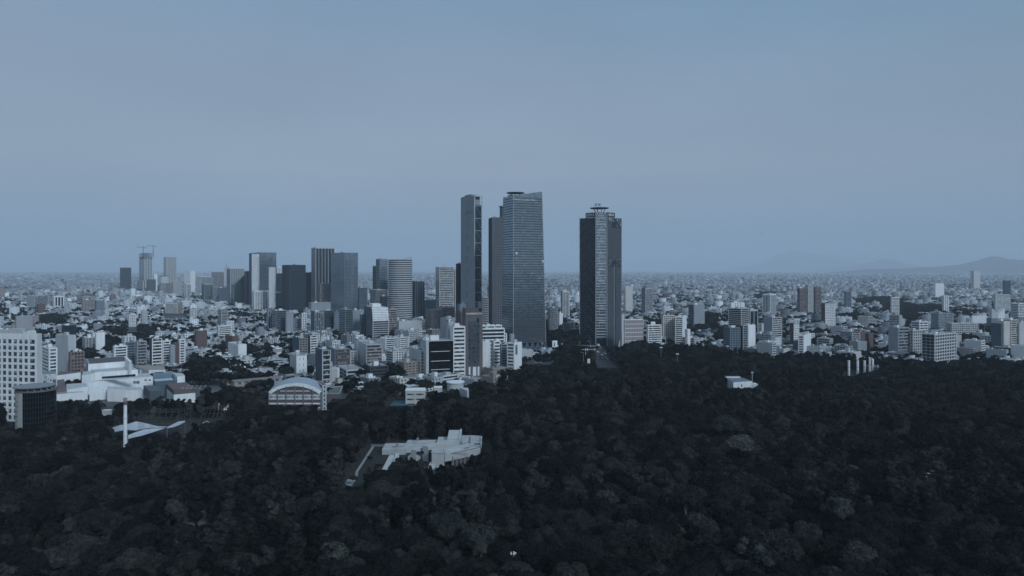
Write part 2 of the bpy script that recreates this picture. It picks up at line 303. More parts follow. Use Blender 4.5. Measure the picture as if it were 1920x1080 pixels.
# ------------------------------------------------------------------ far skyline and mid-distance buildings, one by one
# name, label, xl, xc, xr, ytop, D, ybase seen, faces (right, left), angle, options
LIST = [
('office_tower', 'dark teal slab tower alone at the far end of the skyline', 225, 227, 246, 502, 4000, 541, 'cc', 12, dict(dep=30, gm=2, wc=DG, fh=4, short='dark teal slab tower')),
('apartment_tower', 'slender pale tower with broken stripes, behind the low drum building', 307, 311, 331, 482, 4400, 521, 'gb', 20, dict(dep=30, wc=LG, fh=4, bay=9)),
('apartment_tower', 'thin white slab beside the unfinished tower', 287, 289, 295, 514, 3900, 545, 'nn', 20, dict(dep=20, wc=W)),
('office_building', 'dark low block in front of the unfinished tower', 276, 279, 292, 524, 3850, 546, 'cc', 15, dict(dep=25, gm=4, wc=MG)),
('apartment_block', 'pinkish block between the grey drum and a pale slab', 311, 313, 323, 531, 3400, 551, 'bb', 15, dict(dep=20, wc=PK)),
('apartment_block', 'pale block with dark roof edge, far skyline', 299, 302, 311, 530, 3350, 545, 'vb', 20, dict(dep=20, wc=LG)),
('apartment_block', 'light blue-grey block with a rounded rooftop frame on the far skyline', 323, 325, 341, 528, 3300, 549, 'gb', 15, dict(dep=20, wc=LG, pent=2)),
('office_tower', 'tall plain white tower with a grey shaded flank', 345, 357, 366, 508, 3700, 548, 'nn', 62, dict(wc=W, nc=W, short='tall plain white tower')),
('apartment_block', 'narrow white block rising below the tall plain white tower', 345, 350, 358, 532, 3000, 560, 'vn', 40, dict(wc=W)),
('office_tower', 'pale twin-width slab with a white left flank on the skyline', 368, 377, 398, 519, 3500, 551, 'vn', 35, dict(wc=LG, nc=W)),
('office_tower', 'pinkish square tower in the haze between the white slab and the curved glass block', 397, 400, 420, 510, 3900, 530, 'vb', 15, dict(dep=25, wc=PK)),
('office_building', 'grey office slab with a dark left flank below the pinkish tower', 378, 383, 399, 533, 2900, 563, 'vc', 20, dict(wc=GR, gm=2)),
('office_building', 'dark-topped office block with green roof edge', 408, 411, 425, 540, 2700, 566, 'bb', 18, dict(dep=20, gm=4, wc=MG)),
('office_building', 'grey office slab with fins behind the dark-topped block', 397, 399, 411, 538, 2900, 564, 'vb', 18, dict(dep=22, wc=GR)),
('office_tower', 'dark glass tower under a white grid crown', 425, 432, 458, 504, 2450, 560, 'gc', 25, dict(wc=LG, gm=2, fh=4, bay=6, sp=.3)),
('office_tower', 'narrow grey slab hugging the glass tower with two white fins', 458, 461, 468, 509, 2300, 565, 'vc', 25, dict(dep=18, wc=MG, gm=2)),
('office_building', 'white building with close dark vertical strips under the white fins', 473, 477, 507, 546, 2080, 580, 'vn', 25, dict(wc=W, bay=4.6, pw=.5, dep=18, short='white vertically striped building')),
('office_building', 'pale plain block between the striped building and a green glass annex', 499, 507, 508, 548, 2100, 576, 'nn', 80, dict(wc=LG, dep=14)),
('office_building', 'green glass annex with white cap beside the white striped building', 507, 512, 530, 549, 2120, 573, 'cn', 25, dict(gm=4, wc=LG)),
('office_tower', 'white gridded tower peering over a dark neighbour', 518, 520, 531, 502, 2600, 513, 'gg', 15, dict(dep=20, wc=W, fh=4.5, bay=6)),
('office_tower', 'dark slab squeezed behind the dark glass block', 518, 521, 531, 513, 2400, 549, 'cc', 15, dict(dep=20, gm=2, wc=DG)),
('office_tower', 'dark glass block with a paler crown and a white mark on top', 529, 543, 573, 497, 1950, 577, 'cc', 25, dict(gm=2, wc=DG, fh=4, short='dark glass block')),
('office_tower', 'very dark flat slab wedged between the glass block and the finned tower', 573, 576, 592, 511, 2200, 577, 'cc', 15, dict(dep=25, gm=2, wc=BK)),
('office_tower', 'tall tower with bright white vertical fins and open corner frames', 584, 592, 627, 464, 2050, 567, 'vv', 25, dict(wc=LG, gm=2, bay=8.5, pw=.13, fh=4.2, short='white-finned tower')),
('office_building', 'brown gridded block standing in front of the white-finned tower', 595, 600, 620, 532, 1900, 567, 'gg', 20, dict(wc=TA, fh=3.8)),
('office_building', 'grey curved-roof low hall at the foot of the white-finned tower', 579, 584, 620, 568, 1750, 586, 'nn', 20, dict(wc=GR, dep=20)),
('office_tower', 'broad tower with speckled reflecting panes and a slotted left face', 621, 646, 671, 474, 1800, 578, 'gc', 42, dict(wc=MG, gm=3, fh=3.6, bay=4, sp=.3, short='speckled twin-face tower')),
('office_building', 'dark green office block beside the speckled tower', 671, 674, 689, 540, 1950, 575, 'bc', 20, dict(dep=20, wc=MG, gm=4)),
('office_tower', 'grey flat slab behind the round banded tower', 705, 712, 727, 486, 1750, 543, 'cc', 35, dict(gm=3, wc=GR, fh=4)),
('office_tower', 'dark thin slab at the edge of the grey flat slab', 699, 701, 706, 499, 1800, 543, 'nn', 20, dict(dep=12, nc=DG)),
('office_building', 'white and glass low block left of the round banded tower', 694, 705, 726, 544, 1650, 569, 'cc', 25, dict(wc=LG, gm=2)),
('office_building', 'dark cube in front of the round banded tower', 713, 716, 726, 556, 1600, 572, 'cc', 20, dict(dep=12, gm=2, wc=DG)),
('office_tower', 'dark lattice tower right behind the round banded tower', 769, 778, 796, 528, 1700, 596, 'gc', 30, dict(gm=2, wc=MG, fh=4, bay=7, sp=.15, pw=.12, short='dark lattice tower')),
('office_tower', 'banded grey tower with a notched dark top corner', 817, 824, 851, 501, 1620, 573, 'bb', 20, dict(wc=LG, gm=1, fh=4, short='banded tower with the notched corner')),
('office_tower', 'plain pale strip attached to the banded grey tower', 851, 853, 857, 506, 1640, 573, 'vn', 20, dict(dep=14, wc=LG)),
('office_building', 'dark low block at the foot of the banded grey tower', 794, 797, 817, 563, 1500, 588, 'cc', 15, dict(dep=20, gm=2, wc=DG)),
('office_tower', 'tall narrow near-black slab touching the concrete blade tower', 855, 857, 872, 495, 1290, 573, 'cc', 18, dict(dep=25, gm=2, wc=BK, short='near-black slab')),
('office_building', 'tan stepped block with small square windows', 798, 809, 829, 582, 1250, 614, 'gg', 30, dict(wc=TA, bay=3.8, pw=.5, sp=.5, short='tan stepped block')),
('office_building', 'taller grey wing behind the tan stepped block', 822, 828, 853, 577, 1330, 600, 'gn', 20, dict(wc=TA, dep=18)),
('office_building', 'dark grey slab with a pale right face beside the brown sign tower', 826, 838, 853, 597, 1050, 630, 'nn', 50, dict(wc=GR, nc=GR)),
('office_tower', 'grey striped slab seen between the blade tower and the tan tower', 903, 905, 916, 558, 1280, 610, 'bn', 18, dict(dep=20, wc=LG, gm=2)),
('apartment_block', 'dark brown tower with a round clock-like mark, left of the blade tower', 857, 862, 873, 571, 1000, 600, 'nn', 35, dict(nc=MG, short='clock-mark tower')),
('apartment_block', 'brown windowless shaft pressed against the brown sign tower', 862, 864, 874, 587, 880, 690, 'nn', 30, dict(dep=15, nc=(.13, .10, .10))),
# the front row left of the forest
('apartment_block', 'tall flat block of thirteen white bands next to the brown sign tower', 849, 850, 872, 613, 800, 697, 'bn', 8, dict(dep=16, wc=W, fh=4.45, sp=.5, gm=1, short='white banded block')),
('office_building', 'blank white-sided block behind the thirteen-band block', 837, 841, 850, 604, 860, 640, 'nn', 25, dict(wc=LG)),
('apartment_block', 'plain white wall block at the forest edge right of the brown sign tower', 903, 905, 919, 641, 850, 688, 'nn', 10, dict(dep=14, wc=W, short='plain white wall block')),
('office_building', 'stepped white building with long dark horizontal windows', 900, 903, 946, 617, 900, 638, 'bb', -12, dict(dep=22, wc=W, gm=2, fh=4.6, sp=.38, short='stepped white strip-window building')),
('office_building', 'upper storey of white strips set back on the stepped building', 901, 904, 941, 611, 925, 620, 'bb', -12, dict(dep=14, wc=W, gm=2, fh=4.6)),
('apartment_block', 'white flats with grey balconies between the plain wall block and the mural block', 922, 926, 938, 640, 880, 685, 'bg', 25, dict(wc=W, fh=4, sp=.5)),
('apartment_block', 'dark balcony stack in the middle of the white flats', 938, 940, 951, 646, 860, 686, 'bb', 12, dict(dep=12, wc=GR, gm=2, fh=3.2)),
('apartment_block', 'white block with a mural of a standing figure on its blank side', 951, 964, 978, 644, 830, 689, 'nb', 55, dict(wc=W, fh=3.9, sp=.5, short='mural block')),
('apartment_block', 'pale narrow block rising behind the mural block', 939, 941, 950, 626, 950, 645, 'gg', 15, dict(dep=12, wc=W)),
('office_building', 'small grey tower with a pale slab behind the mural block', 955, 958, 964, 627, 1000, 645, 'nn', 30, dict(nc=GR)),
('apartment_block', 'cream grid of balconies with a blank grey side left of the black box', 768, 788, 801, 660, 800, 706, 'gn', 20, dict(wc=CR, nc=LG, fh=3.6, bay=5, short='cream balcony grid block')),
('office_building', 'grey blank building behind the black box building', 785, 788, 800, 640, 880, 660, 'nn', 20, dict(dep=20, nc=MG)),
('apartment_block', 'grey apartment block with twin columns of strip windows', 672, 687, 716, 647, 880, 684, 'bn', 22, dict(wc=PK, nc=LG, fh=4.4, sp=.4, short='twin-column strip-window block')),
('apartment_block', 'dark balcony block with a white box crown', 614, 628, 656, 656, 850, 686, 'gn', 22, dict(wc=(.14, .13, .13), nc=MG, gm=1, fh=3.6, short='white-crowned dark block')),
('apartment_block', 'slim tower of glass balconies with a near-black flank', 592, 604, 620, 657, 720, 722, 'bn', 30, dict(wc=LG, nc=DG, fh=5.0, sp=.2, short='slim glass-balcony tower')),  # left flank coloured darker, standing in for its shaded side
('apartment_block', 'white cube block with three slot windows near the parking deck', 544, 556, 575, 668, 780, 702, 'gn', 30, dict(wc=W, nc=LG, fh=6, bay=7, pw=.6, sp=.6)),
('apartment_block', 'dark-sided slim block with brown balconies', 549, 561, 577, 635, 950, 664, 'gn', 30, dict(wc=TA, nc=DG)),
('apartment_block', 'grey-sided block with white terraces right of the brown balconies', 576, 582, 595, 629, 980, 660, 'bn', 30, dict(wc=W, nc=MG)),
('office_building', 'low black office block with white rooftop boxes', 683, 694, 728, 688, 760, 708, 'bc', 25, dict(wc=(.07, .06, .065), gm=2, pent=2, short='low black office block')),
('parking_building', 'low concrete parking deck with open shaded levels', 633, 650, 683, 695, 770, 703, 'bb', 28, dict(wc=LG, gm=2, fh=4, sp=.35, pent=0)),
('apartment_block', 'white framed corner house beside the slim glass-balcony tower', 621, 633, 636, 691, 745, 716, 'nn', 75, dict(wc=W)),
('office_building', 'glass-and-steel office block with a blank tan flank', 510, 518, 540, 583, 1350, 618, 'cb', 25, dict(wc=GR, gm=2)),
('office_building', 'plain tan-grey slab end right of the glass office block', 535, 537, 550, 585, 1330, 623, 'nn', 12, dict(dep=20, nc=GR)),
('office_building', 'grey slab on the edge of the office row, left of the glass block', 501, 503, 511, 577, 1400, 615, 'vn', 20, dict(dep=20, wc=GR)),
('office_building', 'small grey block with deep window strips between office slabs', 550, 552, 565, 597, 1350, 618, 'bn', 15, dict(dep=15, wc=GR)),
('office_building', 'slim white perforated tower in the middle of the office row', 565, 567, 575, 588, 1330, 620, 'gn', 20, dict(dep=12, wc=W, bay=4)),
('office_building', 'ribbed concrete tower with dark blue sides', 583, 590, 607, 585, 1300, 622, 'vn', 30, dict(wc=GR, nc=DG)),
('office_building', 'dark flat glass block in the office row', 607, 609, 625, 583, 1350, 617, 'cn', 15, dict(dep=18, gm=2, wc=MG, nc=MG)),
('office_building', 'small grey-green slab with white lift box', 625, 627, 636, 586, 1340, 612, 'nn', 15, dict(dep=15, nc=MG)),
('office_building', 'curved-looking block with tight white bands on its left face', 636, 648, 660, 581, 1250, 617, 'cb', 40, dict(wc=GR, gm=2, sp=.45)),
('office_building', 'bare pale end wall with white cap right of the white-banded block', 659, 662, 682, 582, 1280, 620, 'nn', 15, dict(dep=20, nc=GR)),
('office_building', 'small dark striped block before the bowed metal building', 675, 677, 684, 590, 1230, 620, 'bb', 18, dict(dep=12, wc=MG, gm=2)),
('apartment_block', 'pinkish flats with a central pier behind the bowed metal building', 727, 729, 745, 580, 1260, 615, 'bb', 15, dict(dep=18, wc=PK, fh=4)),
('hall', 'long low white windowless hall at the foot of the round tower', 745, 748, 791, 603, 1230, 619, 'nn', -14, dict(dep=18, nc=LG, short='long white windowless hall')),
# mid left
('apartment_block', 'pair of white ribbed flats with tan end wall, left', 310, 333, 342, 568, 1950, 598, 'nv', 68, dict(wc=W, nc=TA, short='white ribbed flats with the tan end')),
('office_building', 'broad striped grey office slab with dark roof garden', 50, 65, 90, 555, 2100, 575, 'bn', 20, dict(wc=GR, nc=LG)),
('apartment_block', 'brick-red windowless slab among white roofs, far left', 69, 72, 84, 571, 1900, 588, 'nn', 15, dict(dep=20, nc=BR)),
('apartment_block', 'dark slab with white vertical ribs and a white end', 99, 102, 120, 556, 2150, 573, 'vv', 15, dict(dep=20, wc=W, gm=2, bay=8)),
('apartment_block', 'beige long block with many small windows, left', 153, 156, 178, 563, 1950, 584, 'gg', 15, dict(dep=20, wc=PK)),
('apartment_block', 'green-grey blank hall next to the long beige block', 178, 181, 196, 564, 1900, 582, 'nn', 15, dict(dep=20, nc=MG)),
('apartment_block', 'narrow white flats on the left side of a tree-lined street', 241, 243, 255, 590, 1500, 622, 'gg', 15, dict(dep=14, wc=W)),
('apartment_block', 'brick-red slab standing over dark trees, left of the ivy grounds', 365, 368, 388, 621, 1080, 653, 'nn', 15, dict(dep=16, nc=BR, short='brick-red slab over the trees')),
('apartment_block', 'tall pale block with stained blank walls beside the white hotel', 105, 128, 142, 630, 760, 690, 'nn', 55, dict(nc=LG, short='stained blank block')),
('apartment_block', 'white balcony flats between the white hotel and the stained block', 79, 92, 107, 654, 700, 694, 'bb', 40, dict(wc=W, gm=1, fh=3.4)),
('apartment_block', 'reddish block with crowded balconies beside the stained blank block', 129, 132, 158, 661, 740, 694, 'gn', 18, dict(dep=15, wc=(.22, .16, .15), fh=3.5)),
('office_building', 'black glass box with a white-lined opening on its front', 116, 120, 143, 611, 1150, 632, 'cc', 18, dict(dep=20, gm=2, wc=BK)),
('house', 'white pitched villa behind the hotel complex', 212, 215, 238, 650, 830, 668, 'bn', 15, dict(dep=15, wc=W)),
('billboard_building', 'white framed rooftop hoarding above the trees', 179, 181, 196, 625, 1000, 640, 'nn', 15, dict(dep=6, nc=W)),
('apartment_block', 'grey slab flats with dark windows behind the hotel complex', 254, 257, 275, 641, 870, 682, 'bb', 15, dict(dep=15, wc=GR, fh=3.8)),
('apartment_block', 'small dark striped block left of the grey slab flats', 236, 239, 253, 643, 900, 667, 'bb', 15, dict(dep=14, wc=MG)),
('apartment_block', 'white flats with twin window columns and a brown left edge', 281, 285, 304, 635, 860, 684, 'bn', 20, dict(wc=W, nc=(.10, .07, .07), fh=4, sp=.35, short='white twin-column flats')),
('apartment_block', 'white slim flats joined to the twin-column flats', 303, 305, 319, 640, 880, 684, 'bb', 15, dict(dep=14, wc=W)),
('apartment_block', 'grey plain-fronted block in the white apartment cluster', 318, 320, 328, 648, 860, 683, 'nn', 20, dict(dep=12, nc=GR)),
('apartment_block', 'brick-coloured narrow block in the white apartment cluster', 327, 328, 335, 645, 880, 683, 'nn', 20, dict(dep=12, nc=BR)),
('apartment_block', 'white stepped balcony tower at the end of the apartment cluster', 334, 337, 347, 637, 900, 678, 'bb', 25, dict(dep=12, wc=W, pent=2)),
('apartment_block', 'brick-red T-shaped block among low houses', 423, 436, 447, 631, 1050, 646, 'nn', 40, dict(nc=BR)),
('apartment_block', 'white horizontal striped flats by a round tree', 407, 410, 434, 612, 1200, 628, 'bb', 15, dict(dep=15, wc=W)),
('house', 'two bright white cubes above the ivy grounds', 428, 447, 462, 647, 960, 668, 'nn', 40, dict(nc=W)),
# right of the towers
('office_tower', 'plain cream tower block standing alone right of the diagonal-braced tower', 1171, 1173, 1186, 538, 1900, 560, 'nn', 15, dict(dep=15, nc=CR, short='plain cream tower block')),
('office_tower', 'grey-blue tower with a pale ribbed face, right of the cream tower', 1203, 1210, 1224, 540, 1800, 569, 'vn', 25, dict(wc=LG, nc=MG)),
('apartment_block', 'white ribbed tower seen between the tapered and the braced towers', 1052, 1055, 1068, 546, 1700, 573, 'vn', 20, dict(wc=W, nc=MG, short='white ribbed tower')),
('office_building', 'tan office slab behind trees left of the braced tower', 1028, 1031, 1046, 578, 1300, 618, 'gg', 18, dict(dep=18, wc=GR)),
('apartment_block', 'white stepped flats beside the tan office slab', 1046, 1049, 1055, 588, 1350, 615, 'nn', 30, dict(nc=W)),
('office_building', 'dark low block at the left foot of the braced tower', 1055, 1058, 1078, 606, 1250, 622, 'bb', 15, dict(dep=18, wc=MG, gm=2)),
('office_building', 'pinkish-brown block with thin white lines right of the braced tower', 1168, 1172, 1206, 600, 1080, 635, 'cn', 14, dict(dep=25, wc=W, spc=W, gm=6, fh=7, short='pinkish lined block')),
('apartment_block', 'white low terraces right of the pinkish lined block', 1212, 1215, 1240, 610, 1080, 624, 'bb', 15, dict(dep=16, wc=W, pent=2)),
('apartment_block', 'broad cream flats with dense small windows above the forest', 1240, 1243, 1266, 592, 1120, 614, 'gn', 15, dict(dep=16, wc=CR)),
('apartment_block', 'white flats with a plain end wall joined to the cream flats', 1266, 1280, 1287, 595, 1100, 617, 'nb', 68, dict(wc=W, short='white end-wall flats')),
('monument', 'small bright white tapered pylon at the forest edge', 1287, 1289, 1294, 618, 980, 634, 'nn', 25, dict(dep=5, nc=W)),
('office_building', 'grey office cube with a plain front beside dark strips', 1291, 1301, 1321, 572, 1400, 588, 'nb', 18, dict(wc=MG, nc=GR, gm=2)),
('office_building', 'large dark office block with white lines on both faces', 1366, 1390, 1404, 579, 1200, 600, 'bb', 45, dict(wc=LG, gm=2, sp=.3, short='large dark lined office block')),
('office_building', 'black glass annex framed in pale steel next to the large dark lined block', 1404, 1406, 1421, 581, 1220, 602, 'vb', 12, dict(dep=18, wc=LG, gm=2, bay=10, pw=.12)),
('church_like_hall', 'white broad hall with a small tower behind the dark lined office block', 1368, 1371, 1396, 568, 1450, 579, 'gn', 12, dict(dep=18, wc=W, bay=6, pw=.7, pent=2)),
('office_building', 'teal glass office block rising from the forest edge', 1367, 1369, 1388, 615, 1000, 639, 'gg', 12, dict(dep=18, wc=MG, gm=4, short='teal glass block at the forest edge')),
('apartment_block', 'dark slab beside the teal glass block', 1388, 1390, 1394, 612, 1010, 638, 'nn', 12, dict(dep=14, nc=BK)),
('apartment_block', 'white flats with a bright blank right wall at the forest edge', 1393, 1403, 1416, 611, 1000, 634, 'nb', 45, dict(wc=W, short='white flats with the bright blank wall')),
('apartment_block', 'grey slab pair with stepped strip windows', 1432, 1448, 1466, 596, 1100, 620, 'bn', 30, dict(wc=LG, nc=GR)),
('apartment_block', 'dark slab with a white gridded front', 1481, 1488, 1498, 607, 1050, 628, 'gn', 35, dict(wc=W, nc=(.08, .06, .065))),
('apartment_block', 'white tall-windowed flats with a dark brown flank, upper right', 1540, 1547, 1566, 569, 1400, 597, 'gn', 28, dict(wc=W, nc=(.10, .07, .07))),
('apartment_block', 'three pale slabs in line standing over trees', 1430, 1444, 1455, 552, 1750, 573, 'vv', 45, dict(wc=W, gm=2)),
('apartment_block', 'reddish stepped tower with balconies in the haze', 1495, 1500, 1512, 541, 1800, 560, 'bb', 30, dict(wc=(.21, .16, .16))),
('apartment_block', 'pale stepped tower with balconies beside the reddish one', 1510, 1515, 1525, 534, 1820, 561, 'gg', 30, dict(wc=LG)),
('apartment_block', 'second reddish tower right of the pale stepped tower', 1525, 1529, 1540, 539, 1840, 560, 'bb', 30, dict(wc=(.20, .155, .155))),
('office_building', 'white curved-front office with two dark bands by the forest', 1497, 1507, 1520, 630, 950, 642, 'nb', 55, dict(wc=W)),
('apartment_block', 'brick-red and white stepped flats near the umbrella of trees', 1598, 1613, 1622, 622, 1000, 641, 'nb', 45, dict(wc=W, nc=BR, short='brick and white stepped flats')),
('apartment_block', 'brick-red block with a bright white right end', 1619, 1629, 1637, 626, 1010, 643, 'nn', 45, dict(nc=BR)),
('apartment_block', 'grey balcony flats with a dark red roof hut', 1681, 1684, 1705, 615, 960, 647, 'bn', 18, dict(dep=16, wc=GR, fh=4.2)),
('apartment_block', 'white panel flats next to the grey balcony flats', 1708, 1712, 1728, 620, 960, 650, 'gg', 18, dict(dep=16, wc=LG, fh=3.8)),
('apartment_block', 'white striped flats split by a dark line behind the panel flats', 1721, 1724, 1740, 604, 1150, 625, 'bb', 15, dict(dep=16, wc=W, fh=4)),
('apartment_block', 'big corner block with dark glass left face and white balconies', 1729, 1752, 1793, 628, 880, 673, 'gc', 32, dict(wc=LG, gm=2, fh=4.0, bay=6, sp=.38, short='big corner balcony block')),
('apartment_block', 'wide blank concrete block near the lone palm', 1605, 1608, 1625, 641, 980, 655, 'nn', 15, dict(dep=16, nc=GR)),
('apartment_block', 'grey gridded flats behind the large white screen', 1757, 1760, 1788, 588, 1350, 602, 'gg', 12, dict(dep=18, wc=GR)),
('apartment_block', 'long row of low white flats behind trees, right', 1782, 1785, 1834, 607, 1200, 618, 'gg', 8, dict(dep=14, wc=LG)),
('office_building', 'tall cream slab with a brown band at the picture edge', 1880, 1882, 1893, 603, 1020, 643, 'nn', 12, dict(dep=16, nc=CR)),
('office_building', 'striped pale office wing right of the cream slab', 1893, 1895, 1909, 600, 1030, 640, 'bb', 12, dict(dep=16, wc=CR)),
('office_building', 'plain concrete wall tower closing the right edge', 1909, 1911, 1932, 606, 1030, 648, 'nn', 12, dict(dep=16, nc=LG)),
('office_building', 'dark steel and glass slab left of the cream slab', 1875, 1877, 1880, 608, 1000, 650, 'nn', 12, dict(dep=16, nc=DG)),
('office_building', 'white office slab with open floors, upper right edge', 1907, 1910, 1934, 570, 1450, 592, 'bb', 12, dict(dep=18, wc=W)),
('office_tower', 'pale tower with dark left flank on the right horizon', 1820, 1826, 1838, 508, 4200, 526, 'nn', 30, dict(wc=W, nc=LG)),
('office_tower', 'short pale tower in the haze, right of centre', 1864, 1867, 1894, 553, 1900, 568, 'bb', 12, dict(dep=18, wc=W)),
('office_tower', 'dark hazy slab pair before the hill', 1880, 1884, 1895, 526, 2800, 544, 'cc', 15, dict(dep=20, gm=2, wc=MG)),
('office_building', 'white block of flats in the haze with a ribbed side', 1670, 1673, 1686, 558, 1650, 577, 'bn', 15, dict(dep=15, wc=W)),
('office_building', 'grey windowed cube in mid distance on the right', 1583, 1586, 1596, 547, 1900, 562, 'gn', 15, dict(dep=15, wc=MG, gm=2)),
('office_building', 'white cube with framed window wall, right mid distance', 1767, 1770, 1779, 555, 1900, 566, 'gg', 15, dict(dep=14, wc=W, gm=2, bay=8)),
('warehouse', 'long white shed with pale face in the hazy middle distance', 1751, 1754, 1770, 532, 2900, 542, 'nn', 8, dict(dep=40, nc=W)),
]
PINK = m_plain('pink_render_wall', (.30, .25, .245), .8, .1, .1); MATS.append(PINK)
for nm, lb, xl, xc, xr, yt, D, yb, st, th, o in LIST:
    B(nm, lb, xl, xc, xr, yt, D, yb, st, th, cat={'apartment_block': 'apartment building', 'office_tower': 'tower', 'church_like_hall': 'hall'}.get(nm), **o) if nm != 'church_like_hall' else B('hall', lb, xl, xc, xr, yt, D, yb, st, th, **o)

# --- round banded tower
def ring_tower(px, r_px, yt, D, yb):
    x = X(px, D); r = r_px * D / F; y = D + r; z = Z(yt, D); P = Parts()
    P['glazing'].cyl(x, y, r, 0, z, BK, 2, 40)
    n = 29; h = z / n
    for k in range(n): P['floor_band'].cyl(x, y, r + .5, k * h, k * h + h * .5, LG, 0, 40, bot=True)
    P['roof'].cyl(x, y, r - .3, z + .01, z + .4, RO, 0, 40)
    for k in range(9):      # a tilted ring frame that rises towards one side
        a0, a1 = math.radians(-60 + k * 20), math.radians(-60 + (k + 1) * 20)
        f = lambda a: (x + r * .98 * math.cos(a), y + r * .98 * math.sin(a), z + 1 + 6 * max(0, math.cos(a)))
        P['crown_frame'].bar(f(a0), f(a1), .4, LG); P['crown_frame'].bar(f(a0), (f(a0)[0], f(a0)[1], z), .25, LG)
    PARTKIND['floor_band'] = 'stuff'
    RECTS.append(((x - r, y - r, 1, 0), 2 * r, 2 * r)); keep(px - r_px, px + r_px, D, yb); INFO.append((px, 550, 'round banded tower', D))
    P.finish('office_tower', (x, y, 0), 'round tower ringed with close white bands under a tilted frame', 'tower')
ring_tower(747, 22.5, 487, 1640, 598)
def drum(px, r_px, yt, D, yb):
    x = X(px, D); r = r_px * D / F; y = D + r; z = Z(yt, D); P = Parts()
    P['wall'].cyl(x, y, r, 0, z - 3, LG, 0, 28); P['glazing'].cyl(x, y, r * .92, z - 3.0, z, DG, 2, 28)
    keep(px - r_px, px + r_px, D, yb); RECTS.append(((x - r, y - r, 1, 0), 2 * r, 2 * r))
    P.finish('office_building', (x, y, 0), 'pale grey drum-shaped building with a dark rim on the far skyline', 'building')
drum(304, 8.5, 517, 3500, 543)

# --- tower with two white fins
fr, lu, lv = corner(467, 487, 518, 2150, math.radians(30)); z = Z(474, 2150); P = Parts()
facade(P, fr, lu, lv, 0, z, 'gc', dict(wc=MG, gm=3, fh=4.2, bay=4, sp=.18, pw=.1)); rooftop(P, fr, lu, lv, z, R, dict(wc=MG))
for a, b, zt, px0, px1 in ((-2, 0, Z(476, 2120), 472, 486), (0, 0, Z(501, 2040), 504, 517)):
    D2 = 2110 if px0 == 472 else 2040
    f2, l2, k2 = corner(px0, px0 + 11, px1, D2, math.radians(72))
    P['white_fin'].box(f2, 0, l2 or 6, 0, k2, 0, zt, W)
    for q in range(26): P['fin_slot'].box(f2, .8, (l2 or 6) * .6, -.25, 1, 30 + q * zt / 33, 30 + q * zt / 33 + 2.2, BK, 2, bot=True)
PARTKIND['fin_slot'] = 'stuff'
P['roof'].box(fr, -.6, lu + .6, -.6, lv + .6, z + .71, z + 1.6, GR, bot=True)
RECTS.append((fr, lu, lv)); keep(466, 518, 2030, 585); INFO.append((490, 520, 'glass tower with two white fins', 2100))
P.finish('office_tower', (fr[0], fr[1], 0), 'blue glass tower flanked by two tall blank white fins', 'tower')

# --- faceted glass prism
D = 2350; P = Parts(); x0, xm, x1 = X(432, D), X(440, D - 20), X(469, D)
base = [(xm, D - 25), (x1, D), (x1 + 5, D + 40), (x0 + 5, D + 45), (x0, D + 5)]
P['glazing'].prism(base, 0, [Z(533, D), Z(507, D), Z(507, D), Z(530, D), Z(534, D)], BK, 4, ctop=MG)
PARTKIND['facet_edge'] = 'stuff'
P['facet_edge'].bar((xm, D - 25.5, 0), (xm, D - 25.5, Z(533, D)), .5, GR); P['facet_edge'].bar((xm, D - 25.5, Z(533, D)), (x1, D - .5, Z(507, D)), .6, GR)
RECTS.append(((x0, D - 25, 1, 0), x1 - x0, 70)); keep(430, 470, D, 568); INFO.append((450, 540, 'slanted glass prism', D))
P.finish('office_tower', (xm, D, 0), 'dark teal glass prism with a slanted facet', 'tower')

# --- bowed metal building
D = 1180; P = Parts(); fr, lu, lv = corner(683, 699, 729, D, math.radians(14)); z = Z(577, D)
facade(P, fr, lu, lv, 0, z * .62, 'bc', dict(wc=LG, gm=2, fh=3.6, sp=.35))
x, y, ux, uy = fr
Q = lambda a, b, zz: (x + ux * a - uy * b, y + uy * a + ux * b, zz)
for k in range(8):          # the upper front leans back in pale metal strips
    z0 = z * .62 + (z * .38) * k / 8; z1 = z0 + z * .38 / 8 * .8; b0, b1 = .9 * (k / 8) ** 1.5 * 9, .9 * ((k + .8) / 8) ** 1.5 * 9
    P['metal_strip'].hexa([Q(0, b0, z0), Q(lu, b0, z0), Q(lu, b0 + 2, z0), Q(0, b0 + 2, z0), Q(0, b1, z1), Q(lu, b1, z1), Q(lu, b1 + 2, z1), Q(0, b1 + 2, z1)], W, 0, True)
P['glazing'].prism([Q(.3, 8.5, 0)[:2], Q(lu - .3, 8.5, 0)[:2], Q(lu - .3, lv, 0)[:2], Q(.3, lv, 0)[:2]], z * .6, z - .5, BK, 2, ctop=LG)
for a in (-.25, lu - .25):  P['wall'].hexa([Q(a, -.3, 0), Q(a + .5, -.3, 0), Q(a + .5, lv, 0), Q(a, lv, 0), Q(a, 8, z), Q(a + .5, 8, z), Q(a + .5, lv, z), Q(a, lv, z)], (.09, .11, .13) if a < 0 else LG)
P['penthouse'].box(fr, lu * .2, lu * .75, lv * .4, lv * .8, z - .4, z + 5, W)
PARTKIND['metal_strip'] = 'stuff'
RECTS.append((fr, lu, lv)); keep(682, 730, D, 625); INFO.append((705, 600, 'bowed metal building', D))
P.finish('office_building', (x, y, 0), 'bowed building clad in bright metal strips with a dark glass flank', 'building')

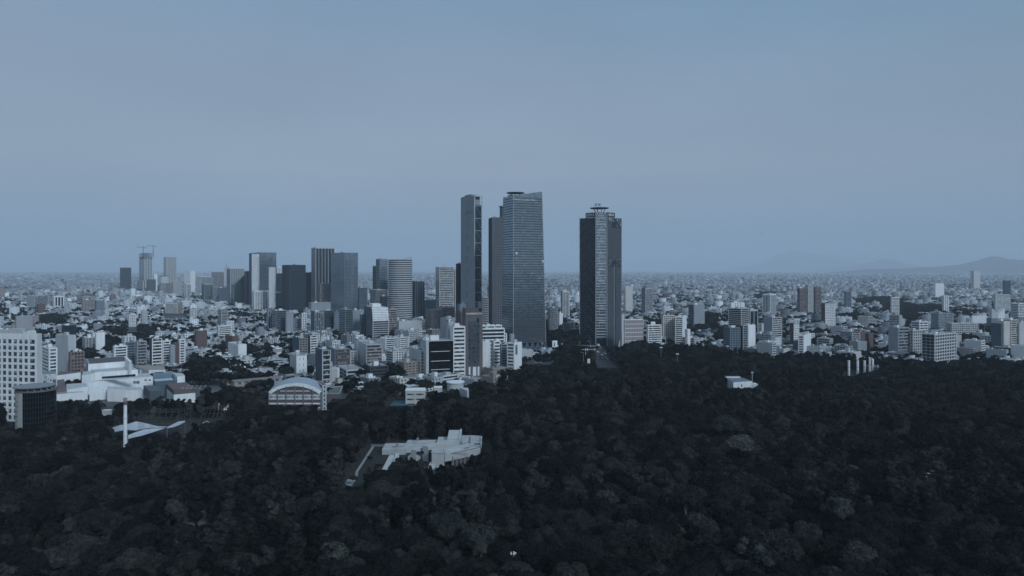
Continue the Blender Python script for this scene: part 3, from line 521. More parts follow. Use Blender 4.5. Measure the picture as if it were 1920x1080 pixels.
# --- unfinished tower with two cranes
D = 4000; P = Parts(); fr, lu, lv = corner(261, 271, 286, D, math.radians(35)); z = Z(474, D)
facade(P, fr, lu, lv, 0, z * .84, 'gb', dict(wc=LG, gm=1, fh=6, bay=16, sp=.3)); P['roof'].box(fr, 1, lu - 1, 1, lv - 1, z * .84 + .1, z * .9, MG)
for k in range(7): P['bare_slab'].box(fr, -1, lu + 1, -1, lv + 1, z * (.85 + .023 * k), z * (.85 + .023 * k) + 1.3, GR, bot=True)
for a in (2, lu * .33, lu * .66, lu - 4):
    for b in (2, lv - 5): P['bare_column'].box(fr, a, a + 2.5, b, b + 2.5, z * .84, z, MG)
f2, l2, k2 = corner(257, 268, 288, D - 60, math.radians(35)); facade(P, f2, l2, k2, 0, Z(526, D - 60), 'gg', dict(wc=LG, gm=1, fh=6, bay=14, sp=.2))
PARTKIND['bare_slab'] = PARTKIND['bare_column'] = 'stuff'
RECTS.append((f2, l2 + 60, k2 + 60)); keep(256, 289, D - 80, 546); INFO.append((271, 500, 'unfinished tower', D))
P.finish('tower_under_construction', (fr[0], fr[1], 0), 'unfinished concrete tower with bare upper slabs', 'tower')
for px, yy, off, lb in ((264, 464, 0, 'lower tower crane over the unfinished tower'), (279, 461, 25, 'higher tower crane over the unfinished tower')):
    x, y = X(px, D), D + 25 + off; zt = Z(yy, D); P = Parts()
    for k in (-1, 1): P['mast'].bar((x + k, y, z * .9), (x + k, y, zt + 8), .7, MG)
    P['jib'].bar((x - 40, y, zt + 2), (x + 18, y, zt), .8, MG); P['jib'].bar((x, y, zt + 9), (x - 34, y, zt + 2.5), .4, MG); P['counterweight'].box((x + 12, y - 2, 1, 0), 0, 5, 0, 4, zt - 4, zt - 1.2, DG, bot=True)
    P.finish('tower_crane', (x, y, z * .9), lb, 'crane')

# --- needle-topped old skyscraper in the haze
D = 5200; x = X(424, D); P = Parts()
for r_, z0, z1 in ((17, 0, 128), (12, 128, 142), (7, 142, 152)): P['wall'].box((x - r_, D, 1, 0), 0, 2 * r_, 0, 2 * r_, z0, z1, LG)
P['spire'].cyl(x, D + 10, 2.5, 152, Z(492, D), GR, 0, 6, r2=.4)
P.finish('skyscraper', (x, D, 0), 'slim stepped skyscraper with a needle spire, faint in the haze', 'skyscraper'); keep(419, 429, D, 520)

# --- domed arch monument
D = 3600; x = X(165, D); P = Parts(); r = 5.2 * D / F
for s in (-1, 1): P['pier'].box((x + s * r * 1.05 - r * .35, D, 1, 0), 0, r * .7, 0, r * 1.9, 0, Z(548, D) + 14, LG)
P['arch_vault'].box((x - r * 1.4, D, 1, 0), 0, 2.8 * r, 0, r * 1.9, Z(548, D) + 14.02, Z(541, D), LG, bot=True)
P['dome'].cyl(x, D + r, r * 1.1, Z(541, D), Z(538, D), GR, 0, 16, r2=r * .8); P['dome'].cyl(x, D + r, r * .8, Z(538, D), Z(534, D), GR, 0, 16, r2=2)
keep(157, 174, D, 556); RECTS.append(((x - 25, D, 1, 0), 50, 50)); P.finish('monument', (x, D, 0), 'square domed monument with a tall open arch', 'monument')

# --- black box building with three thin light lines
D = 790; P = Parts(); fr, lu, lv = corner(800, 804, 849, D, math.radians(-8)); lv = 22; z = Z(639, D)
P['glazing'].box(fr, 0, lu, 0, lv, 0, z - .8, BK, 5); P['roof'].box(fr, -.3, lu + .3, -.3, lv + .3, z - .799, z, LG, ctop=GR)
P['wall'].box(fr, -3.2, -.01, -.2, lv, 0, z - .3, LG); P['wall'].box(fr, lu + .01, lu + .6, -.2, lv, 0, z - .3, BK)
mbs = []
for k, yy in enumerate((660, 678, 694)): 
    m = MB(); zz = Z(yy, D); m.box(fr, 2.5, lu - 3.5, -.5, -.01, zz, zz + .5, W, bot=True); mbs.append(m)
for a in range(1, 14): P['mullion'].box(fr, a * lu / 14, a * lu / 14 + .12, -.14, -.003, 0, z - .8, (.02, .02, .022), 0)
PARTKIND['mullion'] = 'stuff'
P['penthouse'].box(fr, lu * .1, lu * .45, 4, 10, z + .01, z + 5.5, W); P['penthouse'].box(fr, -2, 1.5, 6, 10, z + .01, z + 2.5, W)
RECTS.append((fr, lu, lv)); keep(799, 850, D, 702); INFO.append((826, 670, 'black box building', D))
t = P.finish('office_building', (fr[0], fr[1], 0), 'near-black glass box with three thin light lines across it', 'building')
for m in mbs: m.build('light_ledge', t, org=(fr[0], fr[1], 0))

# --- brown tower with the rooftop sign
def text(s, size, loc, rotz, mat_, parent, tilt=0, ext=.1, name='sign_letters'):
    c = bpy.data.curves.new(name, 'FONT'); c.body = s; c.size = size; c.extrude = ext; c.offset = size * .012; c.align_x = 'CENTER'; c.align_y = 'CENTER'; c.materials.append(mat_)
    o = bpy.data.objects.new(name, c); COL.objects.link(o); o.rotation_euler = (math.radians(90), 0, rotz); o.location = loc
    bpy.context.view_layer.update(); me = bpy.data.meshes.new_from_object(o); me.name = name; q = bpy.data.objects.new(name, me); q.rotation_euler = o.rotation_euler; COL.objects.link(q); bpy.data.objects.remove(o); o = q; o['kind'] = 'stuff'; o.location = loc
    if parent: o.parent = parent; o.location = Vector(loc) - parent.location
    return o
D = 810; P = Parts(); fr, lu, lv = corner(869, 873, 905, D, math.radians(-6)); lv = 20; z = Z(586, D); BRN = (.135, .117, .118)
P['wall'].box(fr, 0, lu, 0, lv, 0, z, BRN)
P['glazing'].box(fr, lu * .17, lu * .80, -.25, -.003, z * .16, z * .86, MG, 3, bot=True)
for k in range(22): P['mullion'].box(fr, lu * .16, lu * .81, -.32, -.251, z * .16 + z * .7 * k / 22, z * .16 + z * .7 * k / 22 + .35, DG, 0, bot=True)
for a in range(9): q = lu * (.17 + .63 * a / 8); P['mullion'].box(fr, q, q + .3, -.45, -.33, z * .16, z * .86, DG, 0)
for a, k in ((.2, 12), (.2, 10), (.2, 8), (.38, 8), (.45, 8), (.7, 8), (.7, 15), (.7, 11), (.5, 14), (.2, 19), (.5, 19), (.72, 19), (.2, 3), (.5, 1), (.44, 6)):
    P['open_window'].box(fr, lu * a, lu * a + 1.3, -.6, -.46, z * .17 + z * .7 * k / 22, z * .17 + z * .7 * k / 22 + 1.9, BK, 2, bot=True)
P['open_window'].box(fr, lu * .68, lu * .78, -.6, -.46, z * .84, z * .91, BK, 2, bot=True)
for a in (.18, .42, .70): P['entrance_panel'].box(fr, lu * a, lu * a + lu * (.2 if a == .42 else .1), -.4, -.004, 0, z * .14, W)
P['penthouse'].box(fr, lu * .0, lu * .8, 2, lv - 2, z + .01, z + 5, (.12, .09, .09)); P['penthouse'].box(fr, lu * .76, lu * .98, 2, lv - 3, z + 5.01, z + 12, DG)
PARTKIND['open_window'] = 'stuff'
P['sign_board'].box(fr, lu * .03, lu * .93, -.5, -.28, z - 2.9, z - .3, (.12, .09, .09), bot=True)
RECTS.append((fr, lu, lv)); keep(868, 906, D, 705); INFO.append((889, 640, 'brown tower with the rooftop sign', D))
t = P.finish('hotel_tower', (fr[0], fr[1], 0), 'brown brick-clad tower with a lettered sign along its top', 'tower')
x, y, ux, uy = fr; text('HOMMERSON', 3.1, (x + ux * lu * .48 + uy * .7, y + uy * lu * .48 - .7, z - 1.6), math.atan2(uy, ux), WHITE, t)

# --- concrete blade tower (left face concrete, right face glass with braces)
D = 1200; fr, lu, lv = corner(864, 889, 904.5, D, math.radians(33)); z = Z(366, D); P = Parts(); x, y, ux, uy = fr
Q = lambda a, b, zz: (x + ux * a - uy * b, y + uy * a + ux * b, zz)
CT = (.31, .33, .35)
P['concrete_wall'].box(fr, 0, 2.2, 0, lv, 0, z, CT); P['concrete_wall'].box(fr, 2.2, lu, lv - 1.5, lv, 0, z, CT)
P['glazing'].box(fr, 2.21, lu - .8, 1.4, lv - 1.51, 0, z * .935, BK, 2)
for k in range(11):
    z0 = z * .93 * k / 11; z1 = z * .93 * (k + 1) / 11
    P['floor_band'].box(fr, 2.2, lu, .3, 2.6, z1 - 1.1, z1, GR, bot=True)
    P['brace'].bar(Q(2.6, .6, z1 - .8), Q(lu - .6, .8, z0 + (z1 - z0) * .1), .35, MG)
    for j in range(1, 5): P['floor_band'].box(fr, 2.21, lu - .5, .9, 1.6, z0 + (z1 - z0) * j / 5, z0 + (z1 - z0) * j / 5 + .5, DG, bot=True)
P['top_frame'].box(fr, 2.21, lu, 0, 1.2, z - 2, z - .01, LG, bot=True); P['top_frame'].box(fr, lu - 1, lu, .01, 1.19, z * .935, z - 2.01, LG)
P['top_frame'].box(fr, 0, .8, -.6, -.01, 0, z, LG)
P['top_frame'].box(fr, 2.21, lu, 1.21, lv - 1.51, z - 1.2, z - .3, GR, bot=True)
for k in range(11):
    for j in range(4):
        zz = z * (.06 + .08 * k) + j * 2.8; bb = lv * (.52 - .012 * (k % 3)); P['slot_window'].box(fr, -.12, -.005, bb, bb + 1.6, zz, zz + 2.1, BK, 2, bot=True)
for k in range(4): P['slot_window'].box(fr, -.12, -.005, lv * .2 + k * 5.5, lv * .2 + k * 5.5 + 1, z * .88, z * .88 + 3, DG, 2, bot=True)
for k in range(12): P['pour_joint'].box(fr, -.05, -.004, .2, lv - .2, z * (k + .5) / 12, z * (k + .5) / 12 + .3, (.24, .255, .27), 0, bot=True)
P['concrete_wall'].box(fr, 2.21, lu - 1.01, 7, 8, z * .93, z - 1.21, GR); P['penthouse'].box(fr, 2, lu * .8, lv * .3, lv * .75, z + .01, z + 3.2, GR); P['penthouse'].box(fr, 3, lu * .5, lv * .75, lv * .9, z + .01, z + 1.8, LG)
for k_ in ('brace', 'slot_window', 'pour_joint'): PARTKIND[k_] = 'stuff'
RECTS.append((fr, lu, lv)); keep(863, 905, D, 572); INFO.append((884, 450, 'concrete blade tower', D))
P.finish('skyscraper', (x, y, 0), 'slender tower like a concrete blade with one braced glass face', 'skyscraper')

# --- tan gridded tower behind, with its dark half-round core
D = 1200; P = Parts(); fr, lu, lv = corner(921, 923, 947, D, math.radians(10)); lv = 30; z = Z(408, D); TN = (.14, .15, .165)
facade(P, fr, lu, lv, 0, z, 'gg', dict(wc=TN, gm=2, fh=4.1, bay=3.4, pw=.62, sp=.55)); rooftop(P, fr, lu, lv, z, R, dict(wc=TN))
P['core'].cyl(fr[0] + 22, D + 22, 9, z - .02, Z(386, D), DG, 0, 24); P['core_rim'].cyl(fr[0] + 22, D + 22, 11, Z(386, D), Z(384.5, D), GR, 0, 24, bot=True)
for k in range(24):
    a = k * math.pi / 12; P['core_fin'].bar((fr[0] + 22 + 9.2 * math.cos(a), D + 22 + 9.2 * math.sin(a), z), (fr[0] + 22 + 9.2 * math.cos(a), D + 22 + 9.2 * math.sin(a), Z(386, D)), .25, MG)
PARTKIND['core_fin'] = 'stuff'
P['mast'].bar((fr[0] + 5, D + 4, z), (fr[0] + 5, D + 4, z + 4), .2, MG)
RECTS.append((fr, lu, lv)); keep(920, 947, D, 612); INFO.append((932, 500, 'tan gridded tower', D))
P.finish('skyscraper', (fr[0], fr[1], 0), 'tan gridded tower with a dark rounded top, half hidden by the tapered tower', 'skyscraper')

# --- tapered glass tower with hotel sign and helipad
D = 1050; P = Parts(); x, y = X(963, D), D; th = math.radians(25); u = Vector((math.cos(th), math.sin(th))); v = Vector((-u.y, u.x))
def onray(px, o, d): k = (px - CX) / F; t = (k * o.y - o.x) / (d.x - k * d.y); return o + d * t
C0 = Vector((x, y)); Rb, Lb = onray(1023.5, C0, u), onray(941, C0, v); Rt, Lt = onray(1016, C0, u), onray(943.5, C0, v)
zc, zl, zr = Z(367, D), Z(368, D + 30), Z(360, D + 22)
Bt, Bb = Rt + Lt - C0, Rb + Lb - C0; Z0 = 12.0
lerp = lambda p, q, t: p + (q - p) * t
def ringpts(t, e=0):
    r_, l_, b_ = lerp(Rb, Rt, t), lerp(Lb, Lt, t), lerp(Bb, Bt, t); ex = u * e; ey = v * e
    return [C0 - ex - ey, r_ + ex - ey, b_ + ex + ey, l_ - ex + ey]
zz = [zc, zr, zr, zl]
P['glazing'].prism([tuple(p) for p in ringpts(0)], Z0, [a - 1 for a in zz], BK, 3, top=[tuple(p) for p in ringpts(1)], ctop=MG)
NF = 58
for k in range(NF):
    t = k / NF; a, b = ringpts(t, .32), ringpts(t + .3 / NF, .32); h0, h1 = (t), (t + .27 / NF)
    bo = [(p[0], p[1], Z0 + (q - Z0) * h0) for p, q in zip(a, [zc] * 4)]; to = [(p[0], p[1], Z0 + (q - Z0) * h1) for p, q in zip(b, [zc] * 4)]
    P['floor_band'].hexa(bo + to, (.045, .06, .07), 0, True)
for k in range(19):          # mullions on the wide face
    s = k / 18; p0, p1 = lerp(C0, Rb, s) - v * .12, lerp(C0, Rt, s) - v * .12; P['mullion'].bar((p0.x, p0.y, Z0), (p1.x, p1.y, zc), .13, (.2, .22, .24))
for s, px_, wd in ((0, 0, .55),): P['edge_fin'].bar((C0.x - .3, C0.y - .3, Z0), (C0.x - .3, C0.y - .3, zc), wd, GR)
P['edge_fin'].bar((Rb.x, Rb.y, Z0), (Rt.x, Rt.y, zr), .5, GR)
P['crown_screen'].prism([tuple(C0 - v * .3 + u * .2), tuple(Rt - v * .3), tuple(Rt + v * .3), tuple(C0 + v * .3 + u * .2)], zc - 1, [zc + .5, zr + .5, zr + .5, zc + .5], GR, 3)
for k in range(7):           # raking columns of the open foot
    s = k / 6; p = lerp(C0, Rb, s); q = lerp(C0, Rb, min(1, s + .08)); P['foot_column'].bar((p.x, p.y, 0), (q.x, q.y, Z0), .6, MG); 
    if k: q2 = lerp(C0, Rb, s - .08); P['foot_column'].bar((p.x, p.y, 0), (q2.x, q2.y, Z0), .6, MG)
P['foot_core'].prism([tuple(p) for p in ringpts(0, -6)], 0, Z0 + .5, DG)
for s, zf in ((.06, 148), (.88, 136)):     # lit window squares, painted in as pale panels
    p = lerp(C0, Rb, s) - v * .2; P['pale_panel'].box((p.x, p.y, u.x, u.y), 0, 3.0 if s < .1 or s > .8 else 1.2, -.15, .05, zf, zf + 3, W, bot=True)
hx, hy = X(968, D) - 1, D + 22; zh = Z(358.5, D)
P['helipad'].cyl(hx, hy, 13.5, zh - .9, zh, DG, 0, 28, r2=14.5, bot=True, ctop=GR)
for k in range(8): a = k * math.pi / 4; P['helipad_strut'].bar((hx + 6 * math.cos(a), hy + 6 * math.sin(a), zc), (hx + 10 * math.cos(a), hy + 10 * math.sin(a), zh - .9), .35, MG)
P['plant_room'].box((hx - 12, hy - 8, 1, 0), 0, 22, 0, 16, zc - .5, zc + 2.6, MG)
for k_ in ('edge_fin', 'helipad_strut', 'pale_panel'): PARTKIND[k_] = 'stuff'
for i, p in enumerate(('foot_column',)): PARTKIND[p] = 'stuff'
RECTS.append(((x - 25, y - 5, 1, 0), 80, 90)); keep(940, 1024, D, 655); INFO.append((982, 500, 'tapered glass tower', D))
t = P.finish('skyscraper', (x, y, 0), 'tapered glass tower with a sloping crown, round helipad and hotel sign', 'skyscraper')
p = lerp(C0, Rt, .36) - v * .75; text('THE RITZ-CARLTON', 4.0, (p.x, p.y, Z(374, D)), th, WHITE, t, ext=.15)

# --- braced tower with the bank sign
D = 1130; P = Parts(); A, Bq = Vector((X(1117, D), D)), Vector((X(1138, D), D)); ur = Vector((math.cos(math.radians(42)), math.sin(math.radians(42)))); ul = Vector((-ur.x, ur.y))
Rr, Ll = onray(1165, Bq, ur), onray(1087, A, ul); lr, ll = (Rr - Bq).length, (Ll - A).length; z = Z(409, D + 15); zk = Z(398, D)
back = Rr + (Ll - A) * 1.0; back2 = Ll + (Rr - Bq) * 1.0
P['glazing'].prism([tuple(A), tuple(Bq), tuple(Rr), tuple(back), tuple(Ll)], 0, z, BK, 2, ctop=MG)
frL, frR = (Ll.x, Ll.y, -ul.x, -ul.y), (Bq.x, Bq.y, ur.x, ur.y)
NM = 13; mh = z / NM
for k in range(NM):
    for j in range(4): P['floor_band'].box(frL, .3, ll - .6, -.25, -.004, k * mh + j * mh / 4, k * mh + j * mh / 4 + .45, DG, bot=True)
    for s0, s1, q0, q1 in ((0, .5, 0, 1), (.5, 1, 1, 0)):
        a, b = Ll + (A - Ll) * s0, Ll + (A - Ll) * s1; nrm = Vector((-ur.x * .0 - ul.y, ul.x)) ; nrm = Vector((ul.y, -ul.x)); nrm = nrm if nrm.y < 0 else -nrm
        P['chevron_brace'].bar((a.x + nrm.x * .5, a.y + nrm.y * .5, (k + q0) * mh * 1), (b.x + nrm.x * .5, b.y + nrm.y * .5, (k + q1) * mh * 1), .42, (.05, .06, .07))
    if k != NM - 1 and k != 8:      # louvre screens on the right face, left out at the sky gardens
        for j in range(14):
            zz = k * mh + j * mh / 14; P['louvre'].box(frR, .8, lr - 1, -.5, -.1, zz, zz + mh / 14 * .55, (.135, .145, .165), 0, bot=True)
            if j % 2: 
                for q in range(5): P['louvre'].box(frR, 1.5 + q * (lr - 3) / 5 + (j % 4) * 1.1, 2.3 + q * (lr - 3) / 5 + (j % 4) * 1.1, -.56, -.51, zz + .1, zz + .7, BK, 0, bot=True)
    else:
        P['sky_garden'].box(frR, 1, lr - 1, -.1, -.01, k * mh + 1, k * mh + mh - 1, GR, 1, bot=True); P['sky_garden_planting'].box(frR, lr * .35, lr * .65, -.6, -.11, k * mh + 1, k * mh + mh * .6, BK, 2, bot=True)
        for s0, s1 in ((.02, .5), (.98, .5)):
            a, b = Bq + ur * lr * s0, Bq + ur * lr * s1; nn = Vector((ur.y, -ur.x)) * .8; P['sky_garden_brace'].bar((a.x + nn.x, a.y + nn.y, k * mh), (b.x + nn.x, b.y + nn.y, k * mh + mh), .35, MG)
P['vertical_rail'].box(frR, lr * .47, lr * .47 + .5, -1.0, -.57, 0, z * .64, LG); P['vertical_rail'].box(frR, lr * .55, lr * .55 + .4, -1.0, -.57, 0, z * .64, BK)
for q, r_ in ((A, .9), (Bq, .9), (Rr, .55), (Ll, .55)): P['corner_column'].bar((q.x, q.y - .4, 0), (q.x, q.y - .4, zk if r_ > .6 else z), r_, (.22, .24, .26))
# the lift core between the two faces: stacked light frames and braces
wk = Bq.x - A.x
P['core_wall'].box((A.x + .9, D - .35, 1, 0), 0, wk - 1.8, 0, .34, 12, zk - 2, (.3, .31, .32), 3)
for k in range(44): P['core_floor'].box((A.x + 1, D - .6, 1, 0), 0, wk - 2, 0, .24, 14 + k * 4.6, 14 + k * 4.6 + 1.0, (.62, .64, .66), bot=True)
PARTKIND['core_floor'] = 'stuff'
if 0: pass
nk = 9; kh = (zk - 26) / nk; tops = []
for k in range(nk):
    z0 = 26 + k * kh; m = MB()
    xa, xb = A.x + wk * .3, A.x + wk * .92
    for a0, a1, y0, y1 in ((xa, xb, z0 + kh * .12, z0 + kh * .15), (xa, xb, z0 + kh * .57, z0 + kh * .61), (xa, xa + .5, z0 + kh * .15, z0 + kh * .57), (xb - .5, xb, z0 + kh * .15, z0 + kh * .57)):
        m.box((a0, D - 1.0, 1, 0), 0, a1 - a0, 0, .6, y0 + .001, y1, LG, bot=True)
    for q in range(1, 5): m.box((xa + (xb - xa) * q / 5, D - .8, 1, 0), 0, .2, 0, .4, z0 + kh * .151, z0 + kh * .569, MG)
    for q in range(1, 5): m.box((xa + .71, D - .75, 1, 0), 0, xb - xa - 1.42, 0, .3, z0 + kh * (.15 + .084 * q), z0 + kh * (.15 + .084 * q) + .25, MG, bot=True)
    tops.append(m)
    for s in (-1, 1): cxm = (A.x + Bq.x) / 2; P['core_brace'].bar((cxm + s * wk * .42, D - .9, z0 + kh * .62), (cxm + s * wk * .16, D - .9, z0 + kh * 1.02), .28, DG)
    P['core_brace'].box((A.x + 1, D - .9, 1, 0), 0, wk - 2, 0, .5, z0 + kh * .7, z0 + kh * .73, LG, bot=True); P['core_brace'].box((A.x + 1, D - .9, 1, 0), 0, wk - 2, 0, .5, z0 + kh * .86, z0 + kh * .9, LG, bot=True)
P['core_head'].box((A.x, D, 1, 0), 0, wk, 0, 12, z - 5, zk, GR); 
hx = X(1125, D); zh = Z(389.2, D); hyy = D + 7
P['helipad'].cyl(hx, hyy, 14.5, zh - 1.2, zh, DG, 0, 32, r2=15.8, bot=True); 
for k in range(8): a = k * math.pi / 4 + .3; P['helipad_strut'].bar((hx + 6 * math.cos(a), hyy + 5 * math.sin(a), zk), (hx + 11 * math.cos(a), hyy + 11 * math.sin(a), zh - 1.1), .35, MG)
for px_ in (1118.5, 1125): P['antenna_screen'].box((X(px_ - 2.3, D), D + 8, 1, 0), 0, 4.6 * D / F, 0, 2, Z(385, D), Z(380.5, D), GR, bot=True)
for px_ in (1117, 1120, 1124, 1127): P['antenna_screen'].bar((X(px_, D), D + 9, zh), (X(px_, D), D + 9, Z(384, D)), .2, MG)
for k_ in ('sky_garden', 'sky_garden_planting', 'chevron_brace', 'louvre', 'core_brace', 'corner_column', 'antenna_screen', 'sky_garden_brace', 'vertical_rail'): PARTKIND[k_] = 'stuff'
RECTS.append(((Ll.x, D - 5, 1, 0), 70, 75)); keep(1086, 1166, D, 648); INFO.append((1126, 520, 'diagonal-braced tower with the bank sign', D))
t = P.finish('skyscraper', (A.x, A.y, 0), 'braced tower with a light lift core between dark faces and a bank sign', 'skyscraper')
org = (A.x, A.y, 0)
for m in tops: m.build('core_window', t, org=org)
for sgn, q, dr, px0, px1, in ((-1, A, ul, 1098, 1116), (1, Bq, ur, 1139, 1153)):
    e0, e1 = onray(px0, q, dr if sgn > 0 else ul), onray(px1, q, dr if sgn > 0 else ul)
    d_ = (e1 - e0).normalized(); m = MB(); m.box((e0.x, e0.y, d_.x, d_.y), 0, (e1 - e0).length, 0, .8, Z(407, D), Z(398, D), (.012, .02, .03), bot=True)
    sb = m.build('sign_board', t, org=org); c_ = (e0 + e1) / 2; nn = Vector((d_.y, -d_.x)) * .15
    o = text('BBVA', 7.2 if sgn < 0 else 5.8, (c_.x + nn.x, c_.y + nn.y, Z(402.5, D)), math.atan2(d_.y, d_.x), WHITE, t, ext=.12)
    m2 = MB()
    for q_ in range(4): s_ = (e1 - e0).length * (.1 + .27 * q_); w0 = e0 + d_ * s_; m2.bar((w0.x - nn.x * 4, w0.y - nn.y * 4, z), (w0.x - nn.x * 4, w0.y - nn.y * 4, Z(398.5, D)), .18, MG)
    m2.build('sign_post', t, org=org, kind='stuff')
# ------------------------------------------------------------------ near landmarks
def roofpoly(P, part, pts, D0, col, zb=0, m=0, ctop=None, dz=0, bot=False, off=(0, 0), sc=1):
    """a flat-roofed volume from its roof corners in the picture (near corner first); its height follows from the first corner's distance"""
    p = [(off[0] + a / sc, off[1] + b / sc) for a, b in pts]
    z = Z(p[0][1], D0) + dz
    poly = [G(a, b, z) for a, b in p]
    P[part].prism(poly, zb, z, col, m, bot, ctop); return z, poly
LR = lambda D: random.Random(int(D))

# --- white hotel slab with square windows
D = 545; P = Parts(); fr, lu, lv = corner(-60, 67.5, 78, D, math.radians(80)); z = Z(629, D)
# here the long face towards us is the left one
x, y, ux, uy = fr
vx, vy = -uy, ux
fL = (x + vx * lv, y + vy * lv, -vx, -vy)       # runs left to right along the long face
P['glazing'].box(fr, .9, lu - .6, .6, lv - .6, 0, z - .5, BK, 1)
NB, bay_ = int(lv / 4.98), 4.98; ff = 5.02; tops_ = []
P['wall'].box(fL, 0, lv, 0, .9, z - 3.4, z + 1.2, W); 
for k in range(13):
    zt = z - 3.4 - k * ff
    P['wall'].box(fL, 0, lv, .001, .85, zt - ff, zt - 3.3, W, bot=True)
    for j in range(NB + 1):
        a1 = lv - .9 - j * bay_; P['wall'].box(fL, max(0, a1 - 1.75) if j else a1 - .3, a1 if j else lv, .002, .84, zt - 3.3, zt, W)
    for j in range(NB): tops_.append((lv - .9 - j * bay_ - (1.75 if j else .3) - (3.2 if j else 4.65), zt - 3.3))
P['wall'].box(fr, .86, lu, -.3, .6, 0, z + 1.2, (.6, .6, .59)); P['wall'].box(fr, .86, lu, lv - .6, lv, 0, z + 1.2, W)  # near end wall in a duller white, shade put into its colour
P['wall'].box(fr, lu - .6, lu, .601, lv - .601, 0, z + 1.1, W)
P['roof'].box(fr, .9, lu - .61, .61, lv - .61, z - .499, z - .1, LG)
for a, b, s, h in ((4, 4, 4, 3.5), (4, 14, 8, 5), (6, 26, 6, 4), (3, 36, 5, 3), (8, 8, 3, 2.5)): P['rooftop_unit'].box(fr, min(a, lu - 5), min(a + s, lu - 1), b, b + s * 1.4, z - .09, z + h, LG if s > 4 else W)
P['roof_rail'].box(fr, .95, 1.05, 1, lv - 1, z + 1.9, z + 2.05, MG, bot=True)
for q in range(12): P['roof_rail'].bar((fL[0] + fL[2] * (2 + q * lv / 12) - fL[3] * 1.2, fL[1] + fL[3] * (2 + q * lv / 12) + fL[2] * 1.2, z + 1), (fL[0] + fL[2] * (2 + q * lv / 12) - fL[3] * 1.2, fL[1] + fL[3] * (2 + q * lv / 12) + fL[2] * 1.2, z + 2), .08, MG)
PARTKIND['roof_rail'] = 'stuff'
RECTS.append((fr, lu, lv)); keep(-80, 79, D, 800); INFO.append((40, 700, 'white hotel slab', D))
t = P.finish('hotel_tower', (x, y, 0), 'tall white hotel slab with a grid of deep square windows', 'building')
rw = random.Random(5)
wm = {}
for s_, zb in tops_:       # each window: a recessed pane, sill and blind
    ax, ay = fL[0] + fL[2] * s_, fL[1] + fL[3] * s_
    if ax / ay * F + CX < -14: continue
    kd = rw.choice('aabbc'); 
    if kd not in wm:
        m = MB(); f0 = (0, 0, fL[2], fL[3])
        m.box(f0, 0, 3.2, .5, .55, 0, 3.3, BK, 1); m.box(f0, 1.55, 1.65, .42, .5, 0, 3.3, MG)
        if kd != 'a': m.box(f0, .05, 3.15 if kd == 'b' else 1.5, .44, .49, 1.9 if kd == 'b' else 1.2, 3.3, (.30, .29, .27) if kd == 'b' else (.42, .40, .37), bot=True)
        me_o = m.build('window', t); wm[kd] = me_o; o = me_o
    else: o = wm[kd].copy(); COL.objects.link(o); o.parent = t
    o.location = (ax - x, ay - y, zb)

# --- round dark tower with a disc roof
D = 492; x, y = X(47, D), D + 12; r = 12.2; z = Z(733, D); P = Parts()
P['glazing'].cyl(x, y, r, 0, z - 1, BK, 5, 48)
arc = lambda r_, a0, a1, n, z0, z1, c, part, bot=False: [P[part].prism([(x + q * math.cos(b), y + q * math.sin(b)) for q, b in ((r_, a0 + (a1 - a0) * k / n), (r_, a0 + (a1 - a0) * (k + 1) / n), (r_ - .6, a0 + (a1 - a0) * (k + 1) / n), (r_ - .6, a0 + (a1 - a0) * k / n))], z0, z1, c, 0, bot) for k in range(n)]
arc(r + .65, math.radians(185), math.radians(262), 6, 0, z - 1.5, (.40, .39, .37), 'concrete_wall')
for k in range(11):
    arc(r + .12, math.radians(262), math.radians(385), 14, k * 3.6 + 1, k * 3.6 + 1.12, (.07, .08, .09), 'glazing_bar', True)
    m_ = z - 8 - k * 3.5; a = math.radians(238)
    if m_ > 3: P['slot_window'].box((x + (r + .7) * math.cos(a) - .8, y + (r + .7) * math.sin(a), .9, -.45), 0, 1.9, 0, .2, m_, m_ + .35, BK, bot=True)
for k in range(16): a = math.radians(262 + k * 8); P['glazing_bar'].bar((x + (r + .05) * math.cos(a), y + (r + .05) * math.sin(a), 0), (x + (r + .05) * math.cos(a), y + (r + .05) * math.sin(a), z - 1), .05, (.05, .055, .06))
P['cornice'].cyl(x, y, r + .9, z - 1.499, z - .4, (.16, .14, .14), 0, 40, bot=True)
P['disc_roof'].cyl(x - 1, y - 1, r + .6, z + 1.2, z + 2, (.22, .24, .23), 0, 44, r2=r + 1.2, bot=True, ctop=(.25, .27, .27))
for k in range(18): a = k * math.pi / 9; P['roof_post'].bar((x + r * .95 * math.cos(a), y + r * .95 * math.sin(a), z - .4), (x - 1 + (r) * math.cos(a), y - 1 + (r) * math.sin(a), z + 1.3), .16, LG)
for k in ('glazing_bar', 'roof_post'): PARTKIND[k] = 'stuff'
RECTS.append(((x - r, y - r, 1, 0), 2 * r, 2 * r)); keep(12, 82, D - 5, 790); INFO.append((47, 750, 'round black glass tower', D))
P.finish('office_building', (x, y, 0), 'round black glass tower with a concrete side and a flat disc roof', 'building')

def P3(px, py, D): return (X(px, D), D, Z(py, D))
